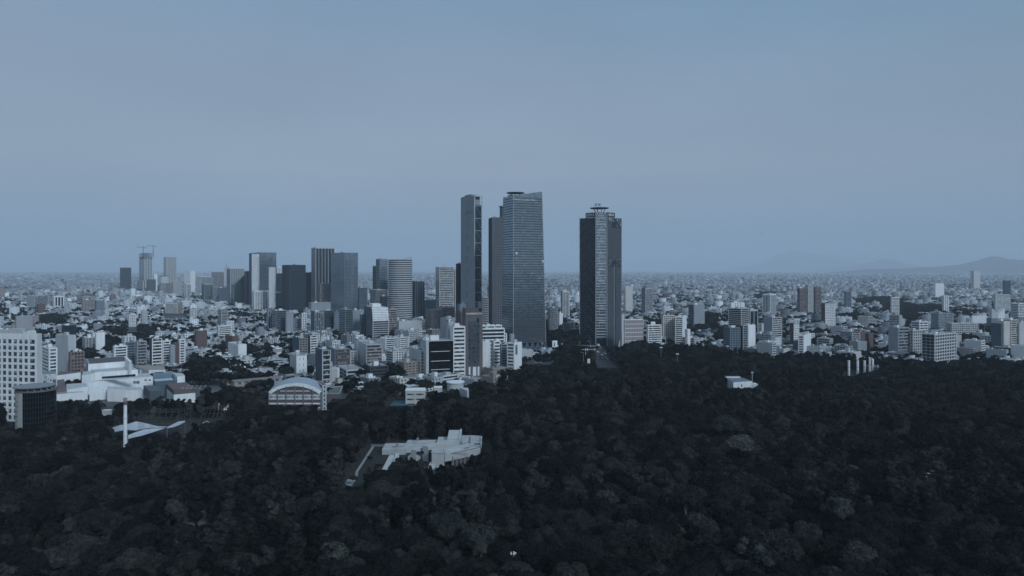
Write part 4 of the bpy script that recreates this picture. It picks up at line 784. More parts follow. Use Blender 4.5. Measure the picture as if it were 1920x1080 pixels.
# --- white hotel complex of terraces
P = Parts(); o7 = dict(off=(0, 600), sc=4.5); WH = (.85, .85, .84)
z, pl = roofpoly(P, 'wall~1', [(745, 372), (1110, 345), (1066, 308), (722, 326)], 733, WH, 0, ctop=GR, **o7)
for k in range(9):
    t0 = (k + .5) / 10; a = [pl[0][i] + (pl[3][i] - pl[0][i]) * t0 for i in (0, 1)]; b = [pl[1][i] + (pl[2][i] - pl[1][i]) * t0 for i in (0, 1)]
    P['roof_louvre'].bar((a[0] + 2, a[1], z + .5), (b[0] - 4, b[1], z + .5), .28, (.12, .11, .12))
roofpoly(P, 'roof_edge', [(1090, 352), (1110, 347), (1066, 309), (1052, 312)], 733, WH, 10, dz=1.5, **o7)
roofpoly(P, 'wall~2', [(800, 440), (1165, 418), (1112, 392), (752, 408)], 716, WH, 0, ctop=LG, **o7)

roofpoly(P, 'wall~3', [(742, 525), (1290, 476), (1240, 446), (1140, 452)], 690, WH, 0, ctop=LG, **o7)
P['glass_band'].bar(P3(866 / 4.5, 600 + 486 / 4.5, 697), P3(1138 / 4.5, 600 + 466 / 4.5, 697), 1.1, BK, 2)
roofpoly(P, 'wall~4', [(690, 470), (850, 440), (850, 425), (700, 435)], 700, WH, 0, ctop=LG, **o7)
roofpoly(P, 'tan_block', [(1255, 422), (1396, 420), (1380, 386), (1145, 380)], 760, WH, 0, ctop=(.36, .30, .24), **o7)
zb, _ = roofpoly(P, 'blue_block~1', [(1292, 470), (1448, 452), (1440, 440), (1290, 448)], 690, (.16, .24, .29), 0, **o7)
roofpoly(P, 'blue_block~2', [(1310, 518), (1466, 505), (1450, 488), (1296, 500)], 672, (.09, .13, .16), 0, ctop=LG, **o7)
roofpoly(P, 'wall~5', [(1495, 478), (1560, 470), (1545, 452), (1446, 442)], 690, WH, 0, ctop=LG, **o7)
roofpoly(P, 'wall~6', [(905, 580), (1055, 585), (1055, 566), (905, 560)], 655, WH, 0, ctop=LG, **o7)
roofpoly(P, 'wall~7', [(1056, 592), (1210, 590), (1195, 568), (1056, 566)], 652, WH, 0, ctop=LG, **o7)
roofpoly(P, 'terrace~1', [(755, 600), (905, 585), (905, 560), (800, 556)], 645, WH, 0, dz=-2, ctop=WH, **o7)
roofpoly(P, 'wall~8', [(362, 640), (710, 608), (700, 600), (362, 620)], 612, WH, 0, ctop=LG, **o7)
for s in (0, 1):
    P['window_strip'].box((X(1218 / 4.5, 688) , 688.2, 1, -.05), s * 4.2, s * 4.2 + 2.2, 0, .4, 14.2, 15.4, BK, 1, bot=True)
P['window_strip'].box((X(1125 / 4.5, 690.2), 690.2, 1, -.05), 0, 6, 0, .4, 11, 13.4, GR, 1, bot=True)
roofpoly(P, 'red_roof', [(480, 468), (680, 442), (672, 432), (500, 436)], 690, WH, 0, ctop=(.17, .12, .125), **o7)
roofpoly(P, 'brown_roof', [(455, 615), (565, 600), (536, 482), (452, 486)], 618, (.3, .25, .24), 0, ctop=(.16, .12, .12), **o7)
roofpoly(P, 'terrace~2', [(560, 590), (740, 560), (720, 530), (560, 540)], 640, WH, 0, ctop=LG, **o7)
roofpoly(P, 'glass_awning', [(358, 462), (478, 452), (470, 428), (358, 430)], 640, LG, 22, dz=0, ctop=(.20, .26, .26), bot=True, **o7)
def P3(px, py, D): return (X(px, D), D, Z(py, D))
for a in (362, 400, 440, 478):
    P['steel_frame'].bar(P3(a / 4.5, 600 + 460 / 4.5, 640), P3(a / 4.5, 600 + 615 / 4.5, 640), .25, W)
for a, b in ((362, 440), (400, 362), (440, 478)): P['steel_frame'].bar(P3(a / 4.5, 702, 640), P3(b / 4.5, 709, 640), .2, W)
for k in range(6): P['steel_frame'].bar(P3(385 / 4.5, 600 + (500 + 20 * k) / 4.5, 640), P3(445 / 4.5, 600 + (500 + 20 * k) / 4.5, 640), .2, LG)
for k in ('roof_louvre', 'steel_frame', 'window_strip'): PARTKIND[k] = 'stuff'
for a, b, yv in ((80, 160, 748), (160, 205, 742), (205, 272, 741), (272, 312, 736), (312, 350, 735)): keep(a, b, 612, yv)
RECTS.append(((X(78, 640), 600, 1, .0), 160, 130)); INFO.append((220, 700, 'white terraced hotel complex', 690))
P.finish('hotel_complex', (X(240, 690), 690, 0), 'spread of low white hotel terraces with one blue wall', 'building')
P = Parts(); D = 640
z, pl = roofpoly(P, 'roof', [(1465, 590), (1650, 574), (1566, 524), (1403, 538)], D, (.15, .105, .10), 9, off=(0, 600), sc=4.5)
q = MB(); P['wall'].prism([(a * .985 + (pl[0][0] * .015), b) for a, b in pl], 0, z - .5, WH)
for k in range(10): P['skylight'].box((pl[0][0] + 3 + (k % 5) * 4, pl[0][1] + 8 + (k // 5) * 12, 1, 0), 0, 1.4, 0, 3, z + .01, z + .15, WHITE and LG)
PARTKIND['skylight'] = 'stuff'; keep(308, 368, 610, 746)
P.finish('hall', (pl[0][0], pl[0][1], 0), 'white walled hall with a brown-red flat roof beside the hotel complex', 'hall'); RECTS.append(((pl[0][0] - 20, pl[0][1], 1, 0), 45, 50))
P = Parts(); roofpoly(P, 'roof', [(1262, 600), (1370, 598), (1310, 552), (1210, 552)], 620, (.10, .115, .125), 8, bot=True, off=(0, 600), sc=4.5)
for a in (1266, 1300, 1335, 1366): P['post'].bar(P3(a / 4.5, 734, 621), (X(a / 4.5, 621), 621, 0), .2, MG)
P.finish('pavilion', (X(290, 625), 625, 0), 'dark flat-roofed pavilion in front of the brown-red roofed hall', 'pavilion')

# --- barrel-roofed sports hall
D = 600; P = Parts(); xa, xb = X(504.5, D), X(602, D); wd = xb - xa; ze, zk_ = Z(735, D), Z(719, D); NA = 16; dep = 34; sl = -.20
rise = zk_ - ze; rad = (wd * wd / 4 + rise * rise) / (2 * rise); cxm, czm = (xa + xb) / 2, zk_ - rad; am = math.asin(wd / 2 / rad)
ap = lambda k, e=0: (cxm + (rad + e) * math.sin(-am + 2 * am * k / NA), czm + (rad + e) * math.cos(-am + 2 * am * k / NA))
for k in range(NA):      # roof shell
    (x0, z0), (x1, z1) = ap(k, .4), ap(k + 1, .4); P['barrel_roof'].face([(x0, D - .9, z0), (x1, D - .9, z1), (x1 + dep * sl, D + dep, z1), (x0 + dep * sl, D + dep, z0)], (.36, .40, .44))
    (u0, w0), (u1, w1) = ap(k, -2.3), ap(k + 1, -2.3)   # white arch rim
    P['arch_rim'].hexa([(u0, D - .9, w0), (u1, D - .9, w1), (u1, D + .5, w1), (u0, D + .5, w0), (x0, D - .9, z0), (x1, D - .9, z1), (x1, D + .5, z1), (x0, D + .5, z0)], W, 0, True)
P['back_wall'].prism([(xa + dep * sl, D + dep - 1), (xb + dep * sl, D + dep - 1), (xb + dep * sl, D + dep - .5), (xa + dep * sl, D + dep - .5)], 0, ze + rise * .6, GR)
P['core'].prism([(xa, D + .2), (xb, D + .2), (xb + dep * sl, D + dep - 1.2), (xa + dep * sl, D + dep - 1.2)], 0, ze - .6, (.2, .2, .21), 0)
nb = 6; cw = wd / nb; rows = [(ze - 2.9, ze + .8, 'b'), (ze - 5.6, ze - 3.0, 'w'), (ze - 9.3, ze - 6.4, 'b'), (ze - 13, ze - 10.1, 'b')]
P['white_band'].box((xa, D - .25, 1, 0), 0, wd, 0, .4, ze - 3.0, ze - 2.35, W, bot=True); P['white_band'].box((xa, D - .25, 1, 0), 0, wd, 0, .4, ze - 6.4, ze - 5.6, W, bot=True)
P['white_band'].box((xa, D - .25, 1, 0), 0, wd, 0, .4, ze - 10.6, ze - 9.3, W, bot=True); P['white_band'].box((xa, D - .25, 1, 0), 0, wd, 0, .4, ze - 14, ze - 13, W, bot=True)
P['tympanum'].prism([(ap(k)[0], 0) for k in (1,)] + [(0, 0)] * 2, 0, 0, BR) if False else None
for k in range(2, NA - 2):      # brick gable field under the arch
    (x0, z0), (x1, z1) = ap(k, -2.5), ap(k + 1, -2.5); P['gable_brick'].hexa([(x0, D - .15, ze - 2.3), (x1, D - .15, ze - 2.3), (x1, D + .2, ze - 2.3), (x0, D + .2, ze - 2.3), (x0, D - .15, z0), (x1, D - .15, z1), (x1, D + .2, z1), (x0, D + .2, z0)], BR)
P['white_band'].box((xa + wd * .22, D - .3, 1, 0), 0, wd * .56, 0, .14, ze + .6, ze + 1.2, W, bot=True)
for k in range(NA - 1, -1, -1): pass
for sd in (xa, xb): P['side_wall'].prism([(sd - .3, D - .2), (sd + .3, D - .2), (sd + .3 + dep * sl, D + dep), (sd - .3 + dep * sl, D + dep)], 0, ze + .2, (.20, .25, .29))
for k in ('core',): pass
RECTS.append(((xa, D - 5, 1, 0), wd + 12, dep + 8)); keep(503, 612, D - 3, 757); INFO.append((555, 735, 'barrel-roofed sports hall', D))
org = (cxm, D, 0)
t = P.finish('sports_hall', org, 'sports hall with a pale barrel roof and brick front in white bands', 'hall')
bm_ = {}
for z0, z1, kd in rows:
    for j in range(nb):
        if z0 == rows[0][0]: continue
        if kd == 'b':
            if 'b' not in bm_: m = MB(); m.box((0, 0, 1, 0), .5, cw - .5, 0, .35, 0, 2.2, BR, bot=True); o = m.build('brick_panel', t); bm_['b'] = o
            else: o = bm_['b'].copy(); COL.objects.link(o); o.parent = t
            o.location = (xa + j * cw - cxm, -.15, z0)
        else:
            if 'w' not in bm_:
                m = MB(); m.box((0, 0, 1, 0), .5, cw - .5, .1, .3, 0, 2.6, BK, 1)
                for q in range(7): m.box((0, 0, 1, 0), .5 + q * (cw - 1.3) / 6, .8 + q * (cw - 1.3) / 6, -.05, .09, 0, 2.6, W)
                o = m.build('window_band', t); bm_['w'] = o
            else: o = bm_['w'].copy(); COL.objects.link(o); o.parent = t
            o.location = (xa + j * cw - cxm, -.15, z0)
m = MB(); m.box((0, 0, 1, 0), -.35, .35, -.8, .1, 0, 1, (.16, .21, .26)); o0 = None
for j in range(nb + 1):
    k = j / nb * NA; zt = ap(k, -1.4)[1] if 0 < j < nb else ze
    if o0 is None: o0 = o = m.build('column', t)
    else: o = o0.copy(); COL.objects.link(o); o.parent = t
    o.location = (xa + j * cw - cxm, -.3, 0); o.scale = (1, 1, zt)
P = Parts(); D = 612
fr, lu, lv = corner(603, 605, 611.5, D, math.radians(20)); facade(P, fr, lu, 22, 0, Z(722, D), 'bb', dict(wc=LG, nc=BR, fh=4.1, sp=.45)); P['roof'].box(fr, 0, lu, 0, 22, Z(722, D) - .3, Z(722, D) + .2, (.2, .12, .11))
P.finish('classroom_block', (fr[0], fr[1], 0), 'narrow brick block with white window strips against the sports hall', 'building'); RECTS.append((fr, lu, 22)); keep(602, 612, D, 768)
P = Parts(); D = 640; z, pl = roofpoly(P, 'wall~9', [(960, 625), (1062, 625), (1090, 562), (958, 572)], D, (.13, .12, .12), 0, ctop=(.12, .14, .13), off=(400, 600), sc=4.5)
for a, b in ((0, 1), (1, 2), (2, 3), (3, 0)): P['parapet'].bar((*pl[a], z + .4), (*pl[b], z + .4), .4, (.38, .35, .33))
P.finish('classroom_block', (*pl[0], 0), 'dark brown block with a planted flat roof and pale parapet', 'building'); keep(612, 643, D, 744); RECTS.append(((pl[0][0], pl[0][1], 1, 0), 24, 45))
# long tan school wing left of the sports hall
P = Parts(); D = 690; fr, lu, lv = corner(437, 440, 528, D, math.radians(8)); z = Z(716, D)
facade(P, fr, lu, 12, 0, z, 'gg', dict(wc=(.36, .33, .27), nc=TA, fh=4, bay=8, pw=.4, sp=.35)); P['roof'].box(fr, -.5, lu + .5, -.6, 12.6, z - .39, z + .3, (.24, .20, .20))
P.finish('school_wing', (fr[0], fr[1], 0), 'long low tan wing with a dark roof behind trees by the sports hall', 'building'); RECTS.append((fr, lu, 14)); keep(440, 462, D, 722); keep(462, 486, D, 733); keep(486, 503, D, 722)

# --- two-step white school and courtyard group right of the sports hall
P = Parts(); o8 = dict(off=(400, 600), sc=4.5); D = 640
z, pl = roofpoly(P, 'wall~10', [(1640, 568), (1775, 540), (1775, 518), (1594, 520)], 668, (.20, .14, .14), 0, ctop=LG, **o8)
z, pl = roofpoly(P, 'wall~11', [(1622, 592), (1790, 592), (1790, 570), (1626, 572)], D, CR, 0, ctop=W, **o8)
P['white_roof_edge'].box((pl[0][0] - .4, pl[0][1] - .5, 1, 0), 0, pl[1][0] - pl[0][0] + .8, 0, .5, z - 1, z + .1, W, bot=True)
for k in range(3):
    for j in range(3): P['window_strip'].box((pl[0][0], pl[0][1] - .25, 1, 0), 1.5 + j * 8.5, 8.6 + j * 8.5, 0, .3, z - 4.4 - k * 4.6, z - 3.2 - k * 4.6, BK, 1, bot=True)
P.finish('school_building', (*pl[0], 0), 'cream three-storey school with a white roof in two steps', 'building'); RECTS.append(((pl[0][0] - 3, pl[0][1] - 4, 1, 0), 40, 45)); keep(754, 800, D, 747); INFO.append((777, 735, 'cream two-step school', D))
P = Parts(); D = 655; x, y = X(853, D), D + 6; r = 8.7; z = Z(717, D)
P['drum'].cyl(x, y, r * .9, 0, z - 1, LG, 0, 28); P['disc_roof'].cyl(x, y, r, z - .999, z, W, 0, 36, bot=True)
P.finish('round_pavilion', (x, y, 0), 'round pavilion with a flat white disc roof below the brown sign tower', 'pavilion'); keep(843, 863, D, 722); RECTS.append(((x - 9, y - 9, 1, 0), 18, 18))
P = Parts(); D = 615; z, pl = roofpoly(P, 'wall~12', [(1127, 868 - 100), (1157, 868 - 100), (1140, 722), (1010, 722)], D, LG, 0, off=(740, 640), sc=8.31)
P.finish('annex', (*pl[0], 0), 'pale cubic annex in front of the round pavilion', 'building'); keep(862, 882, D, 742)
P = Parts(); D = 640; z, pl = roofpoly(P, 'wall~13', [(607, 722), (741, 722), (741, 693), (612, 695)], D, LG, 0, off=(740, 640), sc=8.31, ctop=W); keep(812, 830, D, 730)
P.finish('annex', (*pl[0], 0), 'low white block between the school and the round pavilion', 'building')
# walled yard with parked cars
yd = [G(880, 741), G(926, 741), G(914, 722), G(886, 722)]
m = MB(); m.face([(a, b, .06) for a, b in yd], (.10, .10, .105)); o = m.build('yard', kind='structure')
P = Parts()
for k in range(1, 3): P['wall~%d' % k].bar((*yd[k], 1.2), (*yd[(k + 1) % 4], 1.2), .25, LG); 
P.finish('boundary_wall', (*yd[1], 0), 'low pale wall around the open yard by the forest', 'wall'); keep(880, 930, 650, 740)
court = [G(728, 762, 1), G(776, 760, 1), G(776, 749, 1), G(740, 749, 1)]
m = MB(); m.face([(a, b, .05) for a, b in court], (.045, .12, .15)); tag(m.build('swimming_pool', org=(*court[0], 0)), 'turquoise pool deck among trees left of the cream school', 'pool'); keep(725, 778, 630, 760)

# --- concrete museum in the forest clearing
P = Parts(); om = dict(off=(700, 790), sc=8.64, m=5); MATS2 = MATS + [CONC]
MATS[:] = MATS2; ci = MATS.index(CONC); CC = (.5, .5, .5); om['m'] = ci
roofpoly(P, 'gallery~1', [(140, 452), (520, 450), (560, 350), (200, 350)], 466, CC, 0, **om)
roofpoly(P, 'gallery~2', [(500, 412), (820, 372), (1040, 298), (560, 300)], 470, CC, 0, **om)
roofpoly(P, 'gallery~3', [(1030, 330), (1195, 320), (1200, 250), (1055, 250)], 480, CC, 0, **om)
z, pl = roofpoly(P, 'gallery~4', [(1400, 345), (1580, 332), (1590, 225), (1410, 225)], 478, CC, 0, **om)
# slanted skylight tower
D = 478; x0, x1, xm0, xm1 = X(700 + 1195 / 8.64, D), X(700 + 1375 / 8.64, D), X(700 + 1228 / 8.64, D + 14), X(700 + 1408 / 8.64, D + 14)
za, zb_ = Z(790 + 292 / 8.64, D), Z(790 + 140 / 8.64, D + 14)
P['skylight_tower'].prism([(x0, D), (x1, D), (xm1, D + 14), (xm0, D + 14)], 0, [za, za, zb_, zb_], CC, ci)
P['skylight_tower'].prism([(x1 + .01, D), (x1 + 1.2, D), (xm1 + 1.2, D + 14), (xm1 + .01, D + 14)], 0, [za + .8, za + .8, zb_ + .8, zb_ + .8], CC, ci)
z, pl = roofpoly(P, 'gallery~5', [(1580, 425), (1745, 440), (1752, 262), (1592, 250)], 462, CC, 0, **om)
for a, b in ((1, 2), (2, 3), (3, 0)): P['parapet'].bar((*pl[a], z + .5), (*pl[b], z + .5), .5, CC, ci)
P['roof_slot'].box((pl[0][0] + 2, pl[0][1] + 8, 1, 0), 0, 10, 0, 1, z + .02, z + .6, BK)
z, pl = roofpoly(P, 'beam_wall', [(798, 392), (888, 408), (1385, 312), (1225, 292)], 452, CC, 0, **om)
P['shadow_gap'].prism([(pl[1][0] + .3, pl[1][1] - .2), (pl[1][0] + 2.2, pl[1][1] + .1), (pl[1][0] + 2.2, pl[1][1] + 1.5), (pl[1][0] + .3, pl[1][1] + 1.2)], 0, z - 2.5, BK)  # solid black piece, painted in for the shade of the gap
z, pl = roofpoly(P, 'gallery~6', [(945, 515), (1150, 515), (1158, 455), (968, 460)], 436, CC, 0, **om)
for a, b in ((0, 1), (1, 2), (2, 3), (3, 0)): P['parapet'].bar((*pl[a], z + .3), (*pl[b], z + .3), .3, CC, ci)
zw, pl = roofpoly(P, 'long_wing', [(1158, 556), (1735, 436), (1640, 405), (1168, 462)], 437, CC, Z(790 + 556 / 8.64, 437) - 3.9, bot=True, **om)
P['wing_base'].prism([(pl[0][0] + 4, pl[0][1] + 2.5), (pl[1][0] - 3, pl[1][1] + 1.5), (pl[2][0] - 3, pl[2][1]), (pl[3][0] + 4, pl[3][1])], 0, zw - 3.9, (.10, .08, .08))  # base coloured dark to give the shadow beneath the raised wing
zw2, pl2 = roofpoly(P, 'upper_wing', [(1168, 462), (1565, 420), (1565, 345), (1180, 440)], 447, CC, 0, dz=0, **om)
z, pl = roofpoly(P, 'light_box', [(612, 455), (690, 468), (800, 428), (735, 412)], 452, CC, 0, **om)
P['light_box_glass'].prism([(pl[1][0] + .4, pl[1][1] - .1), (pl[1][0] + 6.5, pl[1][1] + 2), (pl[1][0] + 6.5, pl[1][1] + 2.4), (pl[1][0] + .4, pl[1][1] + .4)], z - 2.6, z - 1, BK, 2)
def ramp_(a, b, z0, z1, wdt, part):
    part = part + '~%d' % len(P)
    ax, ay = G(*a, z0); bx, by = G(*b, z1); d = Vector((bx - ax, by - ay)).normalized(); n_ = Vector((-d.y, d.x)) * wdt / 2
    P[part].prism([(ax - n_.x, ay - n_.y), (bx - n_.x, by - n_.y), (bx + n_.x, by + n_.y), (ax + n_.x, ay + n_.y)][::-1], 0, [z0, z1, z1, z0][::-1], CC, ci)
ramp_((721, 880), (735, 853), .6, 5.5, 3.2, 'buttress'); ramp_((740, 873), (745, 850), .8, 5.5, 2.4, 'buttress'); ramp_((768, 857), (778, 845), 2, 5, 3, 'buttress'); ramp_((808, 878), (812, 866), .8, 3, 4, 'buttress')
keep(714, 735, 440, 853); keep(735, 765, 440, 852); keep(765, 800, 438, 857); keep(800, 812, 434, 872); keep(812, 838, 434, 866); keep(838, 850, 434, 871); keep(850, 870, 434, 866); keep(870, 880, 440, 850); keep(880, 905, 440, 846)
for a, b, D_ in (((725, 831), (760, 831), 470), ((735, 837), (757, 837), 468), ((772, 826), (806, 824.5), 476), ((850, 836), (872, 832), 470), ((846, 851), (896, 840), 441), ((852, 844), (880, 839), 452), ((812, 846), (833, 845), 443)):
    za_ = Z(a[1], D_) ; q0, q1 = P3(*a, D_), P3(*b, D_)
    P['roof_joint'].bar((q0[0], q0[1], q0[2] + .15), (q1[0], q1[1], q1[2] + .15), .16, (.12, .12, .125))
for px_, py_, D_ in ((742, 833, 468), (781, 823, 478), (862, 829, 478), (868, 836, 468), (887, 838, 462), (826, 832, 462), (823, 846, 442)):
    q = P3(px_, py_, D_); P['roof_unit'].box((q[0], q[1], 1, .1), 0, 1.6, 0, 1.4, q[2] - 1.2, q[2] + .5, (.25, .26, .27))
for k in range(6): q = P3(849 + k * 7.5, 863 - k * 1.9, 439); P['wing_post'].bar((q[0], q[1] + 1.2, 0), (q[0], q[1] + 1.2, 6), .22, (.3, .3, .3))
for k_ in ('roof_joint', 'roof_unit', 'wing_post'): PARTKIND[k_] = 'stuff'
INFO.append((810, 840, 'concrete museum', 460)); RECTS.append(((X(715, 440), 431, 1, 0), 68, 68))
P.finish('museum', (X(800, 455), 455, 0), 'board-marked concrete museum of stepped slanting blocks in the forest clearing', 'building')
m = MB(); c_ = G(838, 868); m.box((c_[0], c_[1], 1, .1), 0, 3.6, 0, 2.6, 2.4, 2.6, W, bot=True)
for a in (.2, 3.4): m.box((c_[0], c_[1], 1, .1), a - .1, a + .1, .2, .4, 0, 2.4, W)
tag(m.build('canopy', org=(*c_, 0)), 'small white canopy under the long wing of the museum', 'canopy')

def flat(name, pts, z, c, kind='structure', zz=None):
    m = MB(); m.face([(*G(a, b, zz or 0), z) for a, b in pts], c); return m.build(name, kind=kind)
flat('lawn', [(655, 903), (705, 912), (735, 880), (742, 852), (716, 846), (700, 842), (690, 846)], .12, (.022, .025, .019))
flat('footpath', [(666, 886), (671, 886), (702, 838), (697, 838)], .2, (.34, .34, .34))
flat('footpath', [(695, 838), (722, 838), (724, 833), (697, 833)], .24, (.20, .20, .21))
flat('paved_terrace', [(643, 912), (660, 912), (668, 899), (652, 899)], .3, (.36, .36, .37))
flat('paved_terrace', [(664, 896), (670, 896), (672, 886), (667, 886)], .28, (.30, .30, .3))
keep(645, 668, 395, 909); keep(662, 682, 405, 888); keep(678, 716, 425, 850); keep(690, 722, 410, 878)

# --- chimney, tents, aviary frames
D = 470; x = X(235, D); P = Parts(); zt = Z(746, D)
P['shaft'].cyl(x, D, 1.35, 0, zt - 3, W, 0, 20, r2=1.0); P['rim'].cyl(x, D, 1.25, zt - 2.4, zt, (.30, .27, .26), 0, 20); P['brown_band'].cyl(x, D, 1.3, zt - 4.6, zt - 2.41, (.14, .10, .10), 0, 20, bot=True)
for zz in (12, 24): P['hoop'].cyl(x, D, 1.42, zz, zz + .25, LG, 0, 20, bot=True)
P.finish('chimney', (x, D, 0), 'tall white chimney with a brown ring near its top', 'chimney'); keep(230, 241, D, 829); INFO.append((235, 790, 'white chimney', D))
def membrane(pts_top, pts_bot, name, label):
    """fabric stretched between two curved edges given in the picture as (px, py, D)"""
    m = MB(); n = len(pts_top)
    for j in range(4):
        for k in range(n - 1):
            q = []
            for kk, jj in ((k, j), (k + 1, j), (k + 1, j + 1), (k, j + 1)):
                t = jj / 4; a = Vector(P3(*pts_bot[kk])); b = Vector(P3(*pts_top[kk])); c = a.lerp(b, t); c.z -= 1.0 * math.sin(t * math.pi); q.append(tuple(c))
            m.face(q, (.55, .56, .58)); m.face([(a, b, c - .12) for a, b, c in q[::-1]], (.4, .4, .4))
    o = m.build('membrane', org=(*P3(*pts_bot[0])[:2], 0)); o.location = (0, 0, 0)
    t = thing(name, (*P3(*pts_bot[0])[:2], 0), label, 'tent'); o.parent = t
    p = MB()
    for a in (pts_top[0], pts_top[-1], pts_top[n // 2], pts_bot[0], pts_bot[-1]): q = P3(*a); p.bar((q[0], q[1], 0), q, .09, MG)
    p.build('mast', t, org=(*P3(*pts_bot[0])[:2], 0), kind='stuff')
membrane([(208, 803, 520), (225, 797, 525), (240, 795, 528), (255, 790, 532), (275, 794, 530), (295, 799, 525), (313, 800, 520)],
         [(212, 811, 495), (225, 808, 495), (240, 806, 497), (255, 807, 500), (275, 803, 500), (295, 802, 498), (313, 801, 495)], 'tent_canopy', 'wide white fabric canopy crossing behind the chimney')
membrane([(240, 816, 490), (255, 810, 495), (270, 805, 497), (290, 803, 498), (313, 801, 498)],
         [(240, 823, 478), (252, 820, 478), (266, 817, 480), (285, 811, 482), (313, 802, 486)], 'tent_canopy', 'lower white fabric canopy in front of the wide one')
membrane([(313, 801, 520), (325, 795, 525), (335, 790, 530), (347, 789, 530)], [(314, 803, 500), (325, 801, 500), (336, 797, 500), (347, 791, 505)], 'tent_canopy', 'white fabric wing rising at the right end of the canopies')
membrane([(381, 792, 530), (388, 789, 530), (396, 794, 525)], [(378, 804, 505), (386, 803, 505), (390, 802, 505)], 'tent_canopy', 'small torn-looking white canopy tip beside a tall tree')
keep(206, 300, 478, 818); keep(300, 348, 490, 803); keep(376, 398, 500, 804)
def net_frame(px0, px1, y0, y1, D, n, label):
    P = Parts(); zt, zb = Z(y0, D), 0
    for k in range(n + 1):
        px = px0 + (px1 - px0) * k / n; pts = [(X(px, D) - 2.5 * (1 - t) ** 2 * 2, D - 6 + 12 * t * 0, zb + (zt - zb) * math.sin(t * math.pi / 2)) for t in [q / 6 for q in range(7)]]
        for a, b in zip(pts, pts[1:]): P['hoop'].bar(a, b, .13, (.085, .09, .09))
        P['hoop'].bar((X(px, D), D - 6, zt), (X(px, D), D + 14, zt - 1), .12, (.085, .09, .09)); P['hoop'].bar((X(px, D), D + 14, 0), (X(px, D), D + 14, zt - 1), .12, (.07, .07, .07))
    for t in (.35, .7, 1): P['rail'].bar((X(px0, D), D - 6, zt * t), (X(px1, D), D - 6, zt * t), .1, (.08, .085, .085))
    PARTKIND['hoop'] = PARTKIND['rail'] = 'stuff'
    P.finish('aviary', (X(px0, D), D, 0), label, 'aviary'); keep(px0 - 2, px1 + 2, D - 8, y1)
net_frame(272, 342, 770, 789, 545, 6, 'dark netted aviary with curved ribs behind the white canopies')
net_frame(388, 424, 763, 786, 560, 5, 'smaller netted aviary with straight ribs left of the sports hall')
P = Parts(); D = 612; z, pl = roofpoly(P, 'roof', [(409, 758), (428, 757), (430, 754), (411, 753)], D, W, 0, dz=0); P.finish('shed', (*pl[0], 0), 'small white shed behind the smaller aviary', 'shed'); keep(408, 430, D, 763)
for px, py, D, lb in ((198, 772, 585, 'small white kiosk among trees left of the chimney'), (88, 785, 556, 'small white vehicle-like cabin at the foot of the round black tower')):
    P = Parts(); xx = X(px, D); zt = Z(py - 3, D); P['body'].box((xx - 3, D, 1, 0), 0, 6, 0, 4, 0, zt - .5, LG); P['roof'].box((xx - 3.3, D - .3, 1, 0), 0, 6.6, 0, 4.6, zt - .499, zt, W, bot=True); P.finish('kiosk', (xx, D, 0), lb, 'kiosk'); keep(px - 6, px + 6, D, py + 4)

# --- white pillars of the sculpture, pavilion, masts, lamps
D = 815; rr = random.Random(3)
for i, (px, yt, w_, lb) in enumerate(((1591.5, 676, 4.4, 'first white pillar of the group of broken columns'), (1608, 676.5, 4.4, 'second white pillar, counted from the side of the clearing'), (1621, 676, 4.1, 'third white pillar, standing just before the tight pair'), (1630.5, 671, 3.2, 'thin chipped white pillar, partly hidden by its neighbour'), (1636, 673, 4.6, 'last white pillar with a jagged top and dark ring'))):
    x = X(px, D + i * 3); y = D + i * 3; zt = Z(yt, y); r = w_ / 2 * y / F; P = Parts()
    P['shaft'].cyl(x, y, r, 0, zt * .55, W, 0, 16); P['joint'].cyl(x, y, r * .93, zt * .55, zt * .55 + .35, BK, 0, 16); P['upper_shaft'].cyl(x, y, r, zt * .55 + .351, zt, W, 0, 16)
    if i > 2: P['broken_top'].prism([(x - r, y), (x + r * .3, y - r * .8), (x + r * .2, y + r * .8)], zt - .01, [zt + 2, zt + .3, zt + .9], W)
    P.finish('column', (x, y, 0), lb, 'column', 'white sculpture columns'); 
keep(1584, 1600, D, 703); keep(1600, 1614, D + 6, 698); keep(1614, 1627, D + 10, 696); keep(1627, 1645, D + 16, 693); RECTS.append(((X(1586, D), D - 4, 1, 0), 37, 20))
P = Parts(); D = 705; z, pl = roofpoly(P, 'wall~14', [(1375, 717), (1410, 714.5), (1392, 708), (1364, 709)], D, W, 0, ctop=MG)
P['roof_hood'].prism([(pl[3][0] - 1, pl[3][1] + 1), (pl[3][0] + 14, pl[3][1] + 1), (pl[3][0] + 14, pl[3][1] + 6), (pl[3][0] - 1, pl[3][1] + 6)], z, z + 1.6, W, ctop=DG)
P['low_wing'].box((pl[1][0] + .1, pl[1][1], 1, 0), 0, 6, 0, 8, 0, z - 3, W); P['door'].box((pl[0][0] + 8, pl[0][1] - .35, 1, -.05), 0, 1, 0, .3, z - 4.5, z - 2, DG)
P.finish('pump_house', (*pl[0], 0), 'flat white windowless building alone in the middle of the forest', 'building'); keep(1362, 1400, D, 725); keep(1400, 1422, D, 722); INFO.append((1390, 715, 'lone white building in the forest', D)); RECTS.append(((pl[0][0] - 8, pl[0][1] - 3, 1, 0), 34, 36))
P = Parts(); D = 715; x = X(1410.5, D); P['mast'].bar((x, D, 0), (x, D, Z(698, D)), .22, LG)
for k in (-1, 0, 1): P['antenna'].box((x + k * .9 - .2, D - .2, 1, 0), 0, .4, 0, .4, Z(700, D), Z(697, D), W, bot=True)
P.finish('antenna_mast', (x, D, 0), 'mobile mast with white antennas beside the lone white building', 'mast')
